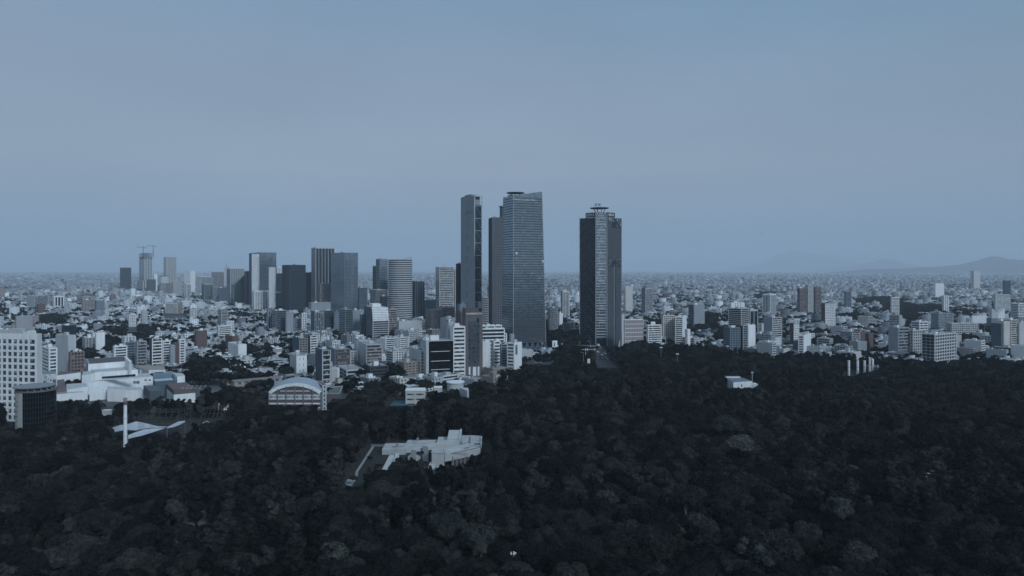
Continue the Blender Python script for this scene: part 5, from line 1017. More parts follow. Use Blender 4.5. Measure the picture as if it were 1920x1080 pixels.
def disc_mast(px, yt, yb, D, w_, lb):
    P = Parts(); x = X(px, D); z = Z(yt, D); P['pole'].cyl(x, D, .22, 0, z - 1, GR, 0, 8); r = w_ / 2 * D / F
    P['lamp_ring'].cyl(x, D, r * .7, z - 1.1, z - .4, W, 0, 16, r2=r, bot=True); P['lamp_ring'].cyl(x, D, r, z - .399, z, W, 0, 16, r2=r * .6)
    P['finial'].bar((x, D, z), (x, D, z + 1), .12, GR); P.finish('high_mast_lamp', (x, D, 0), lb, 'lamp', 'high mast lamps in the forest'); keep(px - 3, px + 3, D, yb)
disc_mast(1239.5, 651, 668, 900, 6.5, 'taller white disc lamp on a long visible mast'); disc_mast(1270, 663, 669, 830, 7, 'white disc lamp barely clearing the treetops, right of the taller one'); disc_mast(1364, 648.5, 652, 960, 6.5, 'flat disc lamp in front of the teal glass block')
P = Parts(); D = 274; x = X(962, D); zt = Z(1036, D)
P['pole'].cyl(x, D, .16, 0, zt - .5, GR, 0, 8, r2=.1)
for k in range(5):
    a = k * 1.2566; q = (x + .95 * math.cos(a), D + .95 * math.sin(a)); P['arm'].bar((x, D, zt - 2.6), (*q, zt - .6), .06, GR); P['lantern'].cyl(q[0], q[1], .18, zt - .65, zt - .2, W, 0, 10, r2=.42, bot=True); P['lantern'].cyl(q[0], q[1], .42, zt - .199, zt + .1, W, 0, 10, r2=.1)
P.finish('street_lamp', (x, D, 0), 'street lamp with a cluster of white lanterns in the front forest', 'lamp'); keep(956, 968, D - 2, 1066)
P = Parts(); D = 343; x, y = G(368, 962, 4); 
P['roof'].cyl(x, y, 4.1, 3.7, 4.0, (.10, .11, .12), 0, 26, r2=4.0, bot=True); P['roof'].cyl(x, y, 4.0, 4.001, 5.0, (.10, .11, .12), 0, 26, r2=.4)
for k in range(8): a = k * math.pi / 4; P['post'].bar((x + 3.5 * math.cos(a), y + 3.5 * math.sin(a), 0), (x + 3.5 * math.cos(a), y + 3.5 * math.sin(a), 3.7), .1, MG)
P['kerb_ring'].cyl(x, y - 1, 6.2, .05, .45, (.12, .125, .13), 0, 28)
P.finish('kiosk', (x, y, 0), 'small round kiosk with a pale conical roof in a forest clearing', 'kiosk'); keep(347, 389, y - 5, 978)
flat('paved_plaza', [(345, 975), (390, 975), (384, 955), (350, 955)], .05, (.10, .10, .10))

# --- row of white stalls and a low wall seen through gaps on the right
p0, p1 = Vector(G(1724, 905)), Vector(G(1776, 872)); 
for k in range(8):
    t = k / 7; c_ = p0.lerp(p1, t); P = Parts(); s = 1.6 if k in (1, 6) else 1.15
    P['awning'].prism([(c_.x - s, c_.y - s), (c_.x + s, c_.y - s), (c_.x + s, c_.y + s), (c_.x - s, c_.y + s)], 2.3, 2.9, LG, 0, True, top=[(c_.x - .3, c_.y - .3), (c_.x + .3, c_.y - .3), (c_.x + .3, c_.y + .3), (c_.x - .3, c_.y + .3)])
    for a, b in ((-1, -1), (1, -1), (1, 1), (-1, 1)): P['post'].bar((c_.x + a * s * .9, c_.y + b * s * .9, 0), (c_.x + a * s * .9, c_.y + b * s * .9, 2.3), .06, MG)
    P.finish('market_stall', (c_.x, c_.y, 0), ['nearest of the eight pale stalls along the slanting forest path', 'second stall from the near end of the slanting row, a wide one', 'third stall from the near end of the slanting row', 'fourth stall from the near end of the slanting row', 'fourth stall from the far end of the slanting row', 'third stall from the far end of the slanting row', 'wide stall, last but one at the far end of the slanting row', 'farthest stall of the slanting row on the forest path'][k], 'stall', 'stalls along the forest path')
keep(1722, 1745, 400, 907); keep(1740, 1780, 405, 888)
P = Parts(); a, b = Vector(G(1593, 876)), Vector(G(1607, 881)); P['wall'].bar((*a, 1), (*b, 1), .6, GR); P.finish('low_wall', (*a, 0), 'short pale wall glimpsed under dark trees on the right', 'wall'); keep(1592, 1609, a.y, 879)
# --- billboard
P = Parts(); D = 960; fr, lu, lv = corner(1033, 1036, 1045, D, math.radians(25)); P['panel'].box(fr, 0, lu, 0, 1.2, Z(651, D), Z(639, D), W, bot=True)
P['printed_figure'].box(fr, lu * .28, lu * .5, -.1, -.01, Z(649.5, D), Z(643.5, D), DG, bot=True); P['printed_figure'].box(fr, lu * .32, lu * .45, -.12, -.011, Z(643.4, D), Z(641.5, D), TA, bot=True); P['post'].box(fr, lu * .4, lu * .55, .2, .9, 0, Z(651, D), DG)
P.finish('billboard', (fr[0], fr[1], 0), 'white advertising board with a dark figure above the trees', 'billboard'); keep(1030, 1048, D, 655)
# mural on the white block: generic figure
P = Parts(); D = 830; fr, lu, lv = corner(951, 964, 978, D, math.radians(55)); x, y, ux, uy = fr
# --- white winged roof and screen, right
D = 1380; P = Parts(); xa, xb, xm = X(1859.5, D), X(1884, D), X(1872, D); zt, zm, zb = Z(577, D), Z(588, D), Z(597, D)
for s, xe in ((-1, xa), (1, xb)):
    P['wing'].hexa([(xm, D, zb), (xe, D, zb), (xe, D + 10, zb), (xm, D + 10, zb), (xm, D, zm), (xe, D, zt), (xe, D + 10, zt), (xm, D + 10, zm)] if s > 0 else [(xe, D, zb), (xm, D, zb), (xm, D + 10, zb), (xe, D + 10, zb), (xe, D, zt), (xm, D, zm), (xm, D + 10, zm), (xe, D + 10, zt)], W if s > 0 else LG)
P['plinth'].box((xa - 2, D - 2, 1, 0), 0, xb - xa + 4, 0, 20, 0, zb + .3, MG)
P.finish('hall', (xm, D, 0), 'pale hall whose roof rises in two sharp white wings', 'hall'); keep(1856, 1887, D - 3, 603); RECTS.append(((xa - 2, D - 2, 1, 0), xb - xa + 4, 22))
D = 1250; P = Parts(); fr, lu, lv = corner(1822, 1823, 1849.5, D, math.radians(2)); P['screen'].box(fr, 0, lu, 0, 2, Z(606, D), Z(592, D), (.74, .75, .76), bot=True)
for a in (.1, .5, .9): P['post'].box(fr, lu * a, lu * a + .6, .7, 1.3, 0, Z(606, D), MG)
P.finish('rooftop_screen', (fr[0], fr[1], 0), 'large blank white screen standing above the flats on the right', 'screen'); keep(1821, 1850, D, 607)

# --- mural figure: flat painted part on the blank side of its block
for o in list(COL.objects):
    if o.get('label', '').startswith('white block with a mural'):
        m = MB(); fr, lu, lv = corner(951, 964, 978, 830, math.radians(55)); z = Z(644, 830)
        m.box(fr, lu * .12, lu * .40, -.55, -.41, z - 13.8, z - 2, MG, bot=True); m.box(fr, lu * .18, lu * .34, -.58, -.551, z - 11.5, z - 5, (.10, .13, .12), bot=True); m.box(fr, lu * .21, lu * .31, -.6, -.552, z - 4.9, z - 3, TA, bot=True)
        m.build('mural', o, org=tuple(o.location))
# --- avenue, plaza, cars
road = [(1100, 653), (1124, 653), (1140, 672), (1158, 690), (1170, 700), (1150, 702), (1128, 692), (1108, 672)]
m = MB(); m.face([(*G(a, b), .08) for a, b in road], (.045, .047, .052)); m.build('road', kind='structure')
for off in (.25, .5, .75):
    m = MB()
    for k in range(14):
        a = Vector(G(1098 + 30 * off + (k / 14) * 45 * .9, 654 + k * 3.0)); b = Vector(G(1098 + 30 * off + ((k + .45) / 14) * 45 * .9, 654 + (k + .45) * 3.0)); m.face([(a.x - .12, a.y, .084), (a.x + .12, a.y, .084), (b.x + .12, b.y, .084), (b.x - .12, b.y, .084)], (.5, .5, .5))
    m.build('lane_marking', kind='structure')
flat('paved_plaza', [(978, 690), (1030, 690), (1045, 668), (985, 668)], .05, (.22, .21, .20))
keep(978, 1030, 880, 682); keep(1030, 1048, 880, 675); keep(1098, 1125, 900, 675); keep(1120, 1146, 890, 688); keep(1140, 1160, 860, 688)
def make_car():
    m = MB(); prof = [(-2.2, .35), (2.2, .35), (2.25, .75), (1.2, .95), (.55, 1.45), (-1.3, 1.45), (-1.9, .95), (-2.25, .85)]
    n = len(prof); i0 = len(m.v); m.v += [(-.88, a, b) for a, b in prof] + [(.88, a, b) for a, b in prof]
    m.f.append(tuple(i0 + k for k in range(n))[::-1]); m.f.append(tuple(i0 + n + k for k in range(n)))
    for k in range(n): m.f.append((i0 + k, i0 + (k + 1) % n, i0 + n + (k + 1) % n, i0 + n + k))
    m.c += [(1, 1, 1)] * (n + 2); m.m += [0] * (n + 2)
    g = MB(); g.box((-.9, -1.2, 1, 0), 0, 1.8, 0, 1.7, 1.0, 1.35, BK, 2, bot=True)
    w_ = MB()
    for a in (-.9, .72):
        for b in (-1.4, 1.35):
            w_.v += [(a + s * .18, b + .33 * math.cos(q * .7854), .33 + .33 * math.sin(q * .7854)) for s in (0, 1) for q in range(8)]; k0 = len(w_.v) - 16
            w_.f += [tuple(k0 + q for q in range(8)), tuple(k0 + 8 + q for q in range(8))[::-1]] + [(k0 + q, k0 + (q + 1) % 8, k0 + 8 + (q + 1) % 8, k0 + 8 + q) for q in range(8)]; w_.m += [0] * 10; w_.c += [BK] * 10
    return m, g, w_
def m_paint():
    m, t, b = mat('car_paint'); oi = t.nodes.new('ShaderNodeObjectInfo'); t.links.new(oi.outputs['Color'], b.inputs['Base Color']); b.inputs['Roughness'].default_value = .3; return m
PAINT = m_paint(); cb = cg = cw_ = None; rc_ = random.Random(9); n_car = 0
cars = [((1102 + 26 * rc_.random() + (py - 655) * .95), py) for py in [656, 657, 658, 659, 660, 661, 662, 663, 665, 666, 668, 669, 671, 672, 674, 675, 655, 657, 660, 664]] + [(870, 712, 1), (877, 710, 1), (901, 737, 1), (918, 733, 1), (1106, 683), (905, 735, 1), (890, 730, 1), (898, 729, 1), (1103, 675)]
for c in cars:
    x, y = G(c[0], c[1]); a = math.atan2(-110, 30) + math.pi / 2 if len(c) == 2 else rc_.uniform(1.2, 1.9)
    lb = 'car in the thin traffic on the avenue below the braced tower' if len(c) == 2 else ('pale car parked at the foot of the brown sign tower' if c[1] in (712, 710) else 'car parked in the walled yard by the forest')
    ncar = globals().get('ncar', 0) + 1; cl_ = rc_.choice([('white', (.65, .66, .66)), ('white', (.65, .66, .66)), ('grey', (.35, .36, .38)), ('black', (.05, .05, .055)), ('silver', (.5, .5, .5)), ('dark red', (.16, .05, .05))])
    lb = cl_[0] + ' ' + (lb.replace('pale ', '').replace(' by the forest', '') if len(c) > 2 else 'car in the traffic on the avenue, ' + (['first', 'second', 'third', 'fourth', 'fifth', 'sixth', 'seventh', 'eighth', 'ninth', 'tenth', 'eleventh', 'twelfth', 'thirteenth', 'fourteenth', 'fifteenth', 'sixteenth', 'seventeenth', 'eighteenth', 'nineteenth', 'twentieth', 'twenty-first', 'twenty-second'][sorted(q[1] + 1e-3 * q[0] for q in cars if len(q) == 2).index(c[1] + 1e-3 * c[0])] + ' from its far end')) + ('' if len(c) == 2 else {870: ', nearer the black box', 877: ', just right of its neighbour', 901: ', at its left edge', 918: ', at its right edge', 905: ', beside the left edge car', 890: ', in its far row', 898: ', at the end of its far row'}[c[0]])
    t = thing('car', (x, y, .09), lb, 'car', 'cars on the avenue' if len(c) == 2 else ('cars at the brown tower' if c[1] in (712, 710) else 'cars in the yard')); t.rotation_euler = (0, 0, a)
    if cb is None: A_, B_, C_ = make_car(); cb = A_.build('body', t, mats=[PAINT]); cg = B_.build('windows', t); cw_ = C_.build('wheel', t); o = cb
    else:
        o = cb.copy(); COL.objects.link(o); o.parent = t
        for s_ in (cg, cw_): q = s_.copy(); COL.objects.link(q); q.parent = t
    o.color = (*cl_[1], 1)
def lamp_post(px, yt, D, lb):
    P = Parts(); x = X(px, D); z = Z(yt, D); P['pole'].cyl(x, D, .2, 0, z, LG, 0, 8, r2=.12); P['arm'].bar((x, D, z), (x - 3, D, z + .4), .1, LG); P['lamp_head'].box((x - 4, D - .3, 1, 0), 0, 1.4, 0, .6, z + .3, z + .55, W, bot=True)
    P.finish('street_lamp', (x, D, 0), lb, 'lamp'); keep(px - 2, px + 2, D, yt + 12)
lamp_post(1107, 640, 960, 'tall street lamp left of the avenue, its arm over the traffic'); lamp_post(1094, 661, 880, 'shorter pale lamp post at the near side of the avenue')
P = Parts(); D = 905; x = X(1091, D)
for q in (1097.5, 1101): P['pylon'].box((X(q, D), D, 1, 0), 0, 1.1, 0, 1, 0, Z(653, D), LG)
P['crossbeam'].bar((X(1091, D), D + .5, Z(655.5, D)), (X(1112, D), D + .5, Z(655.5, D)), .35, LG); P.finish('gantry', (x, D, 0), 'pale twin-post gantry with a long beam beside the avenue', 'gantry'); keep(1089, 1112, D, 663)
P = Parts(); D = 860; x = X(1104, D); P['box'].box((x - 1.6, D, 1, 0), 0, 3.2, 0, 2, 3.2, Z(673, D), W, bot=True); P['post'].bar((x, D + 1, 0), (x, D + 1, 3.2), .2, MG); P.finish('sign_panel', (x, D, 0), 'small bright white panel at the near end of the avenue', 'sign'); keep(1100, 1108, D, 679)
# obelisk-like white cone near the braced tower
P = Parts(); D = 1000; x = X(1160, D); P['sail'].prism([(x - 3, D), (x + 2, D), (x + 2, D + 3)], 0, Z(637, D) * .98, LG, top=[(x + 1.4, D), (x + 2, D), (x + 2, D + .6)]); P.finish('sculpture', (x, D, 0), 'pale sail-shaped sculpture at the right foot of the braced tower', 'sculpture'); keep(1156, 1163, D, 642)
P = Parts(); D = 1060; x = X(1168, D); P['pylon'].box((x - .9, D, 1, 0), 0, 1.8, 0, 3, 0, Z(589, D), W); P['side_rail'].box((x - 2.6, D + 1, 1, 0), 0, .8, 0, 1, 0, Z(592, D), GR); P.finish('pylon', (x, D, 0), 'tall thin white pylon between the braced tower and the pinkish block', 'pylon'); keep(1165, 1170, D, 641)

# --- far airliner, a speck over the horizon
D = 5200; x, z = X(1428, D), Z(437.5, D); m = MB(); fz = MB()
m.bar((x - 16, D, z), (x + 16, D, z + .8), 1.9, LG)
t = thing('airplane', (x, D, z), 'tiny airplane low in the sky right of the braced tower', 'airplane')
m.build('fuselage', t, org=(x, D, z)); m = MB(); m.hexa([(x - 3, D - 14, z), (x + 1, D - 14, z), (x + 4, D + 14, z), (x, D + 14, z), (x - 3, D - 14, z + .5), (x + 1, D - 14, z + .5), (x + 4, D + 14, z + .5), (x, D + 14, z + .5)], LG, 0, True); m.build('wing', t, org=(x, D, z))
m = MB(); m.hexa([(x - 16, D - .3, z), (x - 12, D - .3, z), (x - 12, D + .3, z), (x - 16, D + .3, z), (x - 17, D - .3, z + 5), (x - 15, D - .3, z + 5), (x - 15, D + .3, z + 5), (x - 17, D + .3, z + 5)], LG, 0, True); m.build('tail_fin', t, org=(x, D, z))
# ------------------------------------------------------------------ ground, hills
def m_ground():
    m, t, b = mat('city_ground'); n, l = t.nodes.new, t.links.new
    g = n('ShaderNodeNewGeometry'); a = n('ShaderNodeTexNoise'); a.inputs['Scale'].default_value = .004; a.inputs['Detail'].default_value = 12; a.inputs['Roughness'].default_value = .75; l(g.outputs['Position'], a.inputs['Vector'])
    r = n('ShaderNodeValToRGB'); e = r.color_ramp; st = [(.36, (.03, .034, .03)), (.48, (.055, .06, .06)), (.58, (.11, .11, .11)), (.7, (.22, .22, .215))]
    while len(e.elements) < len(st): e.elements.new(.5)
    for q, (p, c) in zip(e.elements, st): q.position = p; q.color = (*c, 1)
    l(a.outputs[0], r.inputs[0]); l(r.outputs[0], b.inputs['Base Color']); b.inputs['Roughness'].default_value = .95; return m
GROUND = m_ground()
S = 42000
PLAIN = m_plain('far_city_plain', (.27, .285, .30), .95, .35, .0016)
m = MB(); m.face([(-S, 9000, .4), (S, 9000, .4), (S, 59900, .4), (-S, 59900, .4)]); m.build('plain', mats=[PLAIN], kind='structure')
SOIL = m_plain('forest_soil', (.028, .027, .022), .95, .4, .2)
m = MB(); S = 42000; m.face([(-S, -3000, 0), (S, -3000, 0), (S, 60000, 0), (-S, 60000, 0)]); m.build('ground', mats=[GROUND], kind='structure')
BND = [(-400, 575), (0, 575), (80, 560), (230, 585), (330, 600), (420, 620), (520, 590), (620, 620), (720, 640), (860, 640), (925, 660), (960, 760), (1000, 840), (1050, 1000), (1100, 1050), (1170, 1060), (1300, 985), (1370, 950), (1450, 900), (1560, 880), (1640, 850), (1760, 835), (1900, 830), (2400, 830)]
def bound(px): return np.interp(px, [a for a, _ in BND], [b for _, b in BND])
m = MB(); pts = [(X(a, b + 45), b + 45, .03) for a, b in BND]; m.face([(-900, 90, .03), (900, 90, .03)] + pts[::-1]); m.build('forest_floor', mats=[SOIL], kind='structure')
HILL = m_plain('hillside', (.055, .06, .052), .95, .35, .002)
def hill(name, D, prof, depth, seed):
    """terrain whose ridge passes through the given picture points at distance D"""
    xs = np.array([X(p, D) for p, _ in prof]); hs = np.array([max(0, Z(y, D)) for _, y in prof]); nx, ny = 90, 24
    v, f = [], []
    for j in range(ny + 1):
        t = j / ny; y = D - depth + 2 * depth * t; prof_t = max(0, 1 - abs(2 * t - 1)) ** 1.25
        for i in range(nx + 1):
            x = xs[0] + (xs[-1] - xs[0]) * i / nx; h = np.interp(x, xs, hs)
            k = noise.noise(Vector((x * .0011, y * .0011, seed))) * .22 + noise.noise(Vector((x * .004, y * .004, seed))) * .07
            v.append((x, y, max(-5, h * prof_t * (1 + k * (1 - prof_t) * 1.4 + k * .12) - 5 + 5 * prof_t)))
    for j in range(ny):
        for i in range(nx): a = j * (nx + 1) + i; f.append((a, a + 1, a + nx + 2, a + nx + 1))
    me = bpy.data.meshes.new(name); me.from_pydata(v, [], f); me.materials.append(HILL); me.shade_smooth(); o = bpy.data.objects.new(name, me); COL.objects.link(o); o['kind'] = 'structure'
hill("hill", 22000, [(1560, 512), (1620, 505.2), (1700, 503), (1760, 499.5), (1800, 496), (1830, 489), (1850, 483), (1860, 480.5), (1872, 480.5), (1890, 485), (1920, 488), (1990, 490), (2100, 498), (2250, 512)], 2600, 1.0)
hill("hill", 38000, [(1500, 512), (1560, 503), (1610, 497), (1640, 490), (1657, 484), (1672, 486), (1700, 495), (1740, 500), (1800, 512)], 2500, 4.0)
hill("hill", 50000, [(1330, 512), (1400, 500), (1440, 488), (1462, 476), (1480, 471), (1500, 470), (1530, 476), (1560, 482), (1600, 490), (1650, 500), (1720, 512)], 3500, 8.0)

# ------------------------------------------------------------------ filler houses
rs = np.random.RandomState(11)
def in_rects(x, y, pad):
    k = np.zeros(len(x), bool)
    for (cx, cy_, ux, uy), lu, lv in RECTS:
        a = (x - cx) * ux + (y - cy_) * uy; b = -(x - cx) * uy + (y - cy_) * ux
        k |= (a > -pad) & (a < lu + pad) & (b > -pad) & (b < lv + pad)
    return k
def vnoise(x, y, s, seed):
    return np.array([noise.noise(Vector((a / s, b / s, seed))) for a, b in zip(x, y)])
PARKS = [(1065, 648, 52, 14, 18), (1000, 662, 30, 8, 12), (1140, 646, 40, 9, 18), (955, 690, 30, 8, 12), (1700, 592, 30, 20, 13), (1745, 583, 30, 8, 12), (1650, 570, 55, 9, 14), (1460, 545, 60, 10, 14), (250, 632, 40, 12, 15), (205, 655, 25, 12, 15), (385, 700, 44, 13, 15), (455, 668, 26, 9, 14), (610, 668, 9, 10, 14), (800, 588, 10, 6, 12), (1045, 625, 26, 18, 18), (1255, 622, 34, 12, 16), (1325, 612, 22, 18, 16), (1360, 635, 14, 12, 16), (1480, 640, 22, 10, 14), (1545, 650, 30, 8, 14), (1705, 618, 16, 13, 13), (1800, 640, 45, 14, 14), (1860, 625, 30, 14, 14), (90, 605, 30, 10, 12), (60, 640, 26, 10, 13), (1600, 600, 30, 8, 12), (690, 705, 60, 10, 14), (180, 585, 14, 6, 12), (730, 715, 70, 10, 14), (1430, 560, 20, 8, 12)]
def park(px, py):
    k = np.zeros(len(px), bool)
    D = HC * F / (py - HY); w_ = .35 * vnoise((px - CX) / F * D, D, 45, 21.0)
    for a, b, c, d, _ in PARKS: k |= ((px - a) / c) ** 2 + ((py - b) / d) ** 2 < .85 + w_ * 1.6
    return k
lots = []; street_trees = []
TH = math.radians(41); ct, st_ = math.cos(TH), math.sin(TH)
BW, BH, SW = 84.0, 46.0, 13.0
for i in range(-60, 75):
    for j in range(-20, 75):
        a0, b0 = i * (BW + SW), j * (BH + SW)
        mx_, my_ = a0 + BW / 2, b0 + BH / 2; wx, wy = mx_ * ct - my_ * st_, mx_ * st_ + my_ * ct
        if wy < 520 or wy > 3700 or abs(wx / wy) > .86: continue
        for row in (0, 1):
            a = a0
            while a < a0 + BW - 5:
                wd_ = min(R.uniform(9, 25), a0 + BW - a); dp = BH / 2 * R.uniform(.72, .98)
                bb = b0 if row == 0 else b0 + BH - dp
                lots.append((a, bb, wd_ * R.choice([1, 1, .96, .9]), dp)); a += wd_
        for q in range(11): street_trees.append((a0 + R.uniform(0, BW), b0 - SW / 2 + R.uniform(-3, 3)))
        for q in range(5): street_trees.append((a0 - SW / 2 + R.uniform(-3, 3), b0 + R.uniform(0, BH)))
        for q in range(9): street_trees.append((a0 + R.uniform(5, BW - 5), b0 + BH / 2 + R.uniform(-6, 6)))
lots = np.array(lots)
ca, cb_ = lots[:, 0] + lots[:, 2] / 2, lots[:, 1] + lots[:, 3] / 2
wx, wy = ca * ct - cb_ * st_, ca * st_ + cb_ * ct
px, py = wx / wy * F + CX, HY + HC * F / wy
ok = (wy > bound(px) + 25) & (wy < 3600) & (px > -170) & (px < 2090) & ~in_rects(wx, wy, 9) & ~park(px, py)
RX = [(78, 505, 560, 760), (505, 640, 560, 700), (640, 935, 560, 690)]
for a, b, c, d in RX: ok &= ~((px > a) & (px < b) & (wy > c) & (wy < d))
lots, wx, wy, px = lots[ok], wx[ok], wy[ok], px[ok]
n = len(lots); u_ = rs.rand(n); tall = vnoise(wx, wy, 420, 2.0)
h = 4.0 + 4 * rs.rand(n) + 2.8 * (rs.rand(n) > .6)
k = u_ > .83; h[k] = 10 + 7 * rs.rand(k.sum()); k = u_ > .955; h[k] = 16 + 14 * rs.rand(k.sum()); k = u_ > .995; h[k] = 32 + 20 * rs.rand(k.sum())
h *= 1 + .5 * np.clip(tall, -.6, 1); h = np.where(px > 1180, np.minimum(h, 26), h); 
k = (px > 1180) & (wy < 1500) & (rs.rand(n) > .90); h[k] += 6 + 9 * rs.rand(k.sum())
k = (px > 560) & (px < 860) & (wy < 1300) & (rs.rand(n) > .8); h[k] += 8 + 12 * rs.rand(k.sum())
hw = 14 * F / wy
zl = np.minimum(np.minimum(zmax_np(px, wy), zmax_np(px - hw, wy)), zmax_np(px + hw, wy))
ok = zl > 3.5; h = np.minimum(h, np.maximum(zl, 3)); lots, wx, wy, px, h = lots[ok], wx[ok], wy[ok], px[ok], h[ok]; n = len(lots)
PAL = .92 * np.array([(.80, .80, .79), (.70, .70, .69), (.58, .56, .52), (.52, .52, .52), (.38, .38, .39), (.66, .65, .61), (.25, .26, .27), (.19, .12, .11), (.33, .28, .255), (.48, .50, .53), (.12, .13, .14)])
PP = np.array([.19, .12, .08, .13, .14, .05, .13, .022, .04, .06, .05]); PP /= PP.sum()
PN = ['white', 'off-white', 'cream', 'light grey', 'grey', 'pale cream', 'dark grey', 'brick-red', 'tan', 'blue-grey', 'near-black']
ci_ = rs.choice(len(PAL), n, p=PP)
RPAL = .92 * np.array([(.33, .335, .34), (.25, .25, .255), (.46, .46, .455), (.18, .175, .17), (.14, .115, .11), (.22, .23, .24)]); ri_ = rs.choice(6, n, p=[.3, .22, .2, .13, .08, .07])
# the ones that show largest become things of their own
hpx = h * F / wy; wpx = lots[:, 2] * F / wy
score = hpx * wpx * (1 + (px > 0) * (px < 1920) * 3) * (wy < 1500)
score[(px < 2) | (px > 1918)] = 0
NIND = 150
order = np.argsort(-score)
# drop those mostly hidden behind a nearer taller neighbour in the same column
chosen = []
for q in order:
    if len(chosen) >= NIND: break
    top = HY - (h[q] - HC) * F / wy[q]
    near = (np.abs(px - px[q]) < wpx[q] * .6) & (wy < wy[q] - 5)
    if near.any() and (HY - (h[near] - HC) * F / wy[near]).min() < top + 4: continue
    if zmax(px[q], wy[q]) < 8: continue
    chosen.append(q)
words = ['one', 'two', 'three', 'four', 'five', 'six', 'seven', 'eight', 'nine', 'ten', 'eleven', 'twelve', 'thirteen', 'fourteen', 'fifteen', 'sixteen', 'seventeen', 'eighteen']
used = {}; recs = []
for q in chosen:
    a, b, wd_, dp = lots[q]; rg = random.Random(int(q))
    fr = (a * ct - b * st_, a * st_ + b * ct, ct, st_); col = tuple(float(c) for c in PAL[ci_[q]])
    # local u axis is the right face; b grows away
    sides = rg.choice(['gn', 'bn', 'bb', 'gg', 'bn', 'nn', 'gb'] if ci_[q] != 10 else ['cc', 'cn'])
    st = max(1, round(h[q] / 3.1)); fac = {'b': 'long window strips', 'g': 'a grid of windows', 'n': 'blank rendered walls', 'c': 'a dark glass front'}[sides[0]]
    best = min(INFO, key=lambda t: abs(t[0] - px[q]) * 1.0 + abs(t[1] - (HY - (h[q] / 2 - HC) * F / wy[q])) * 1.6)
    pent = rg.choice([0, 1, 2]); rel = ('left of' if px[q] < best[0] - 14 else 'right of' if px[q] > best[0] + 14 else ('in front of' if wy[q] < best[3] else 'behind'))
    recs.append([q, fr, wd_, dp, col, sides, st, fac, best, pent, rel, rg])
for r_ in recs:
    q, fr, wd_, dp, col, sides, st, fac, best, pent, rel, rg = r_
    sh = best[2] if len(best[2].split()) <= 7 else ' '.join(best[2].split()[:7])
    base_ = f"{PN[ci_[q]]} {words[min(st, 18) - 1]}-storey block with {fac}"
    key = (base_, rel, sh); r_.append(key); used.setdefault(key, []).append(r_)
ordw = ['nearest', 'second nearest', 'third nearest', 'fourth nearest', 'fifth nearest', 'sixth nearest']
for key, L_ in used.items():
    L_.sort(key=lambda r_: wy[r_[0]])
    for i, r_ in enumerate(L_):
        base_, rel, sh = key; tail = '' if len(L_) == 1 else (ordw[i] + ' ')
        lab = f"{tail}{base_} {rel} the {sh}".replace('the the', 'the').replace('blank rendered walls', 'blank walls').replace('a grid of windows', 'gridded windows').replace('long window strips', 'strip windows').replace('a dark glass front', 'dark glass')
        w_ = lab.split(); lab = ' '.join(w_[:16]); 
        while lab.split()[-1] in ('the', 'a', 'with', 'and', 'of', 'in', 'by'): lab = ' '.join(lab.split()[:-1])
        q, fr, wd_, dp, col, sides, st, fac, best, pent, rel2, rg = r_[:12]
        P = Parts(); o = dict(wc=col, nc=tuple(c * (.8 + .2 * (q % 5) / 4) for c in col), fh=3.1, bay=rg.uniform(3, 5), sp=rg.uniform(.38, .55), pw=rg.uniform(.3, .5), pent=pent, rc=tuple(float(c) for c in RPAL[ri_[q]]), gm=rg.choice([1, 1, 1, 2]))
        facade(P, fr, wd_, dp, 0, float(h[q]), sides, o); rooftop(P, fr, wd_, dp, float(h[q]), rg, o)
        P.finish('apartment_block' if st > 3 else 'house', (fr[0], fr[1], 0), lab, 'building' if st > 3 else 'house', 'small blocks of the city near the forest')
rest = np.ones(n, bool); rest[chosen] = False

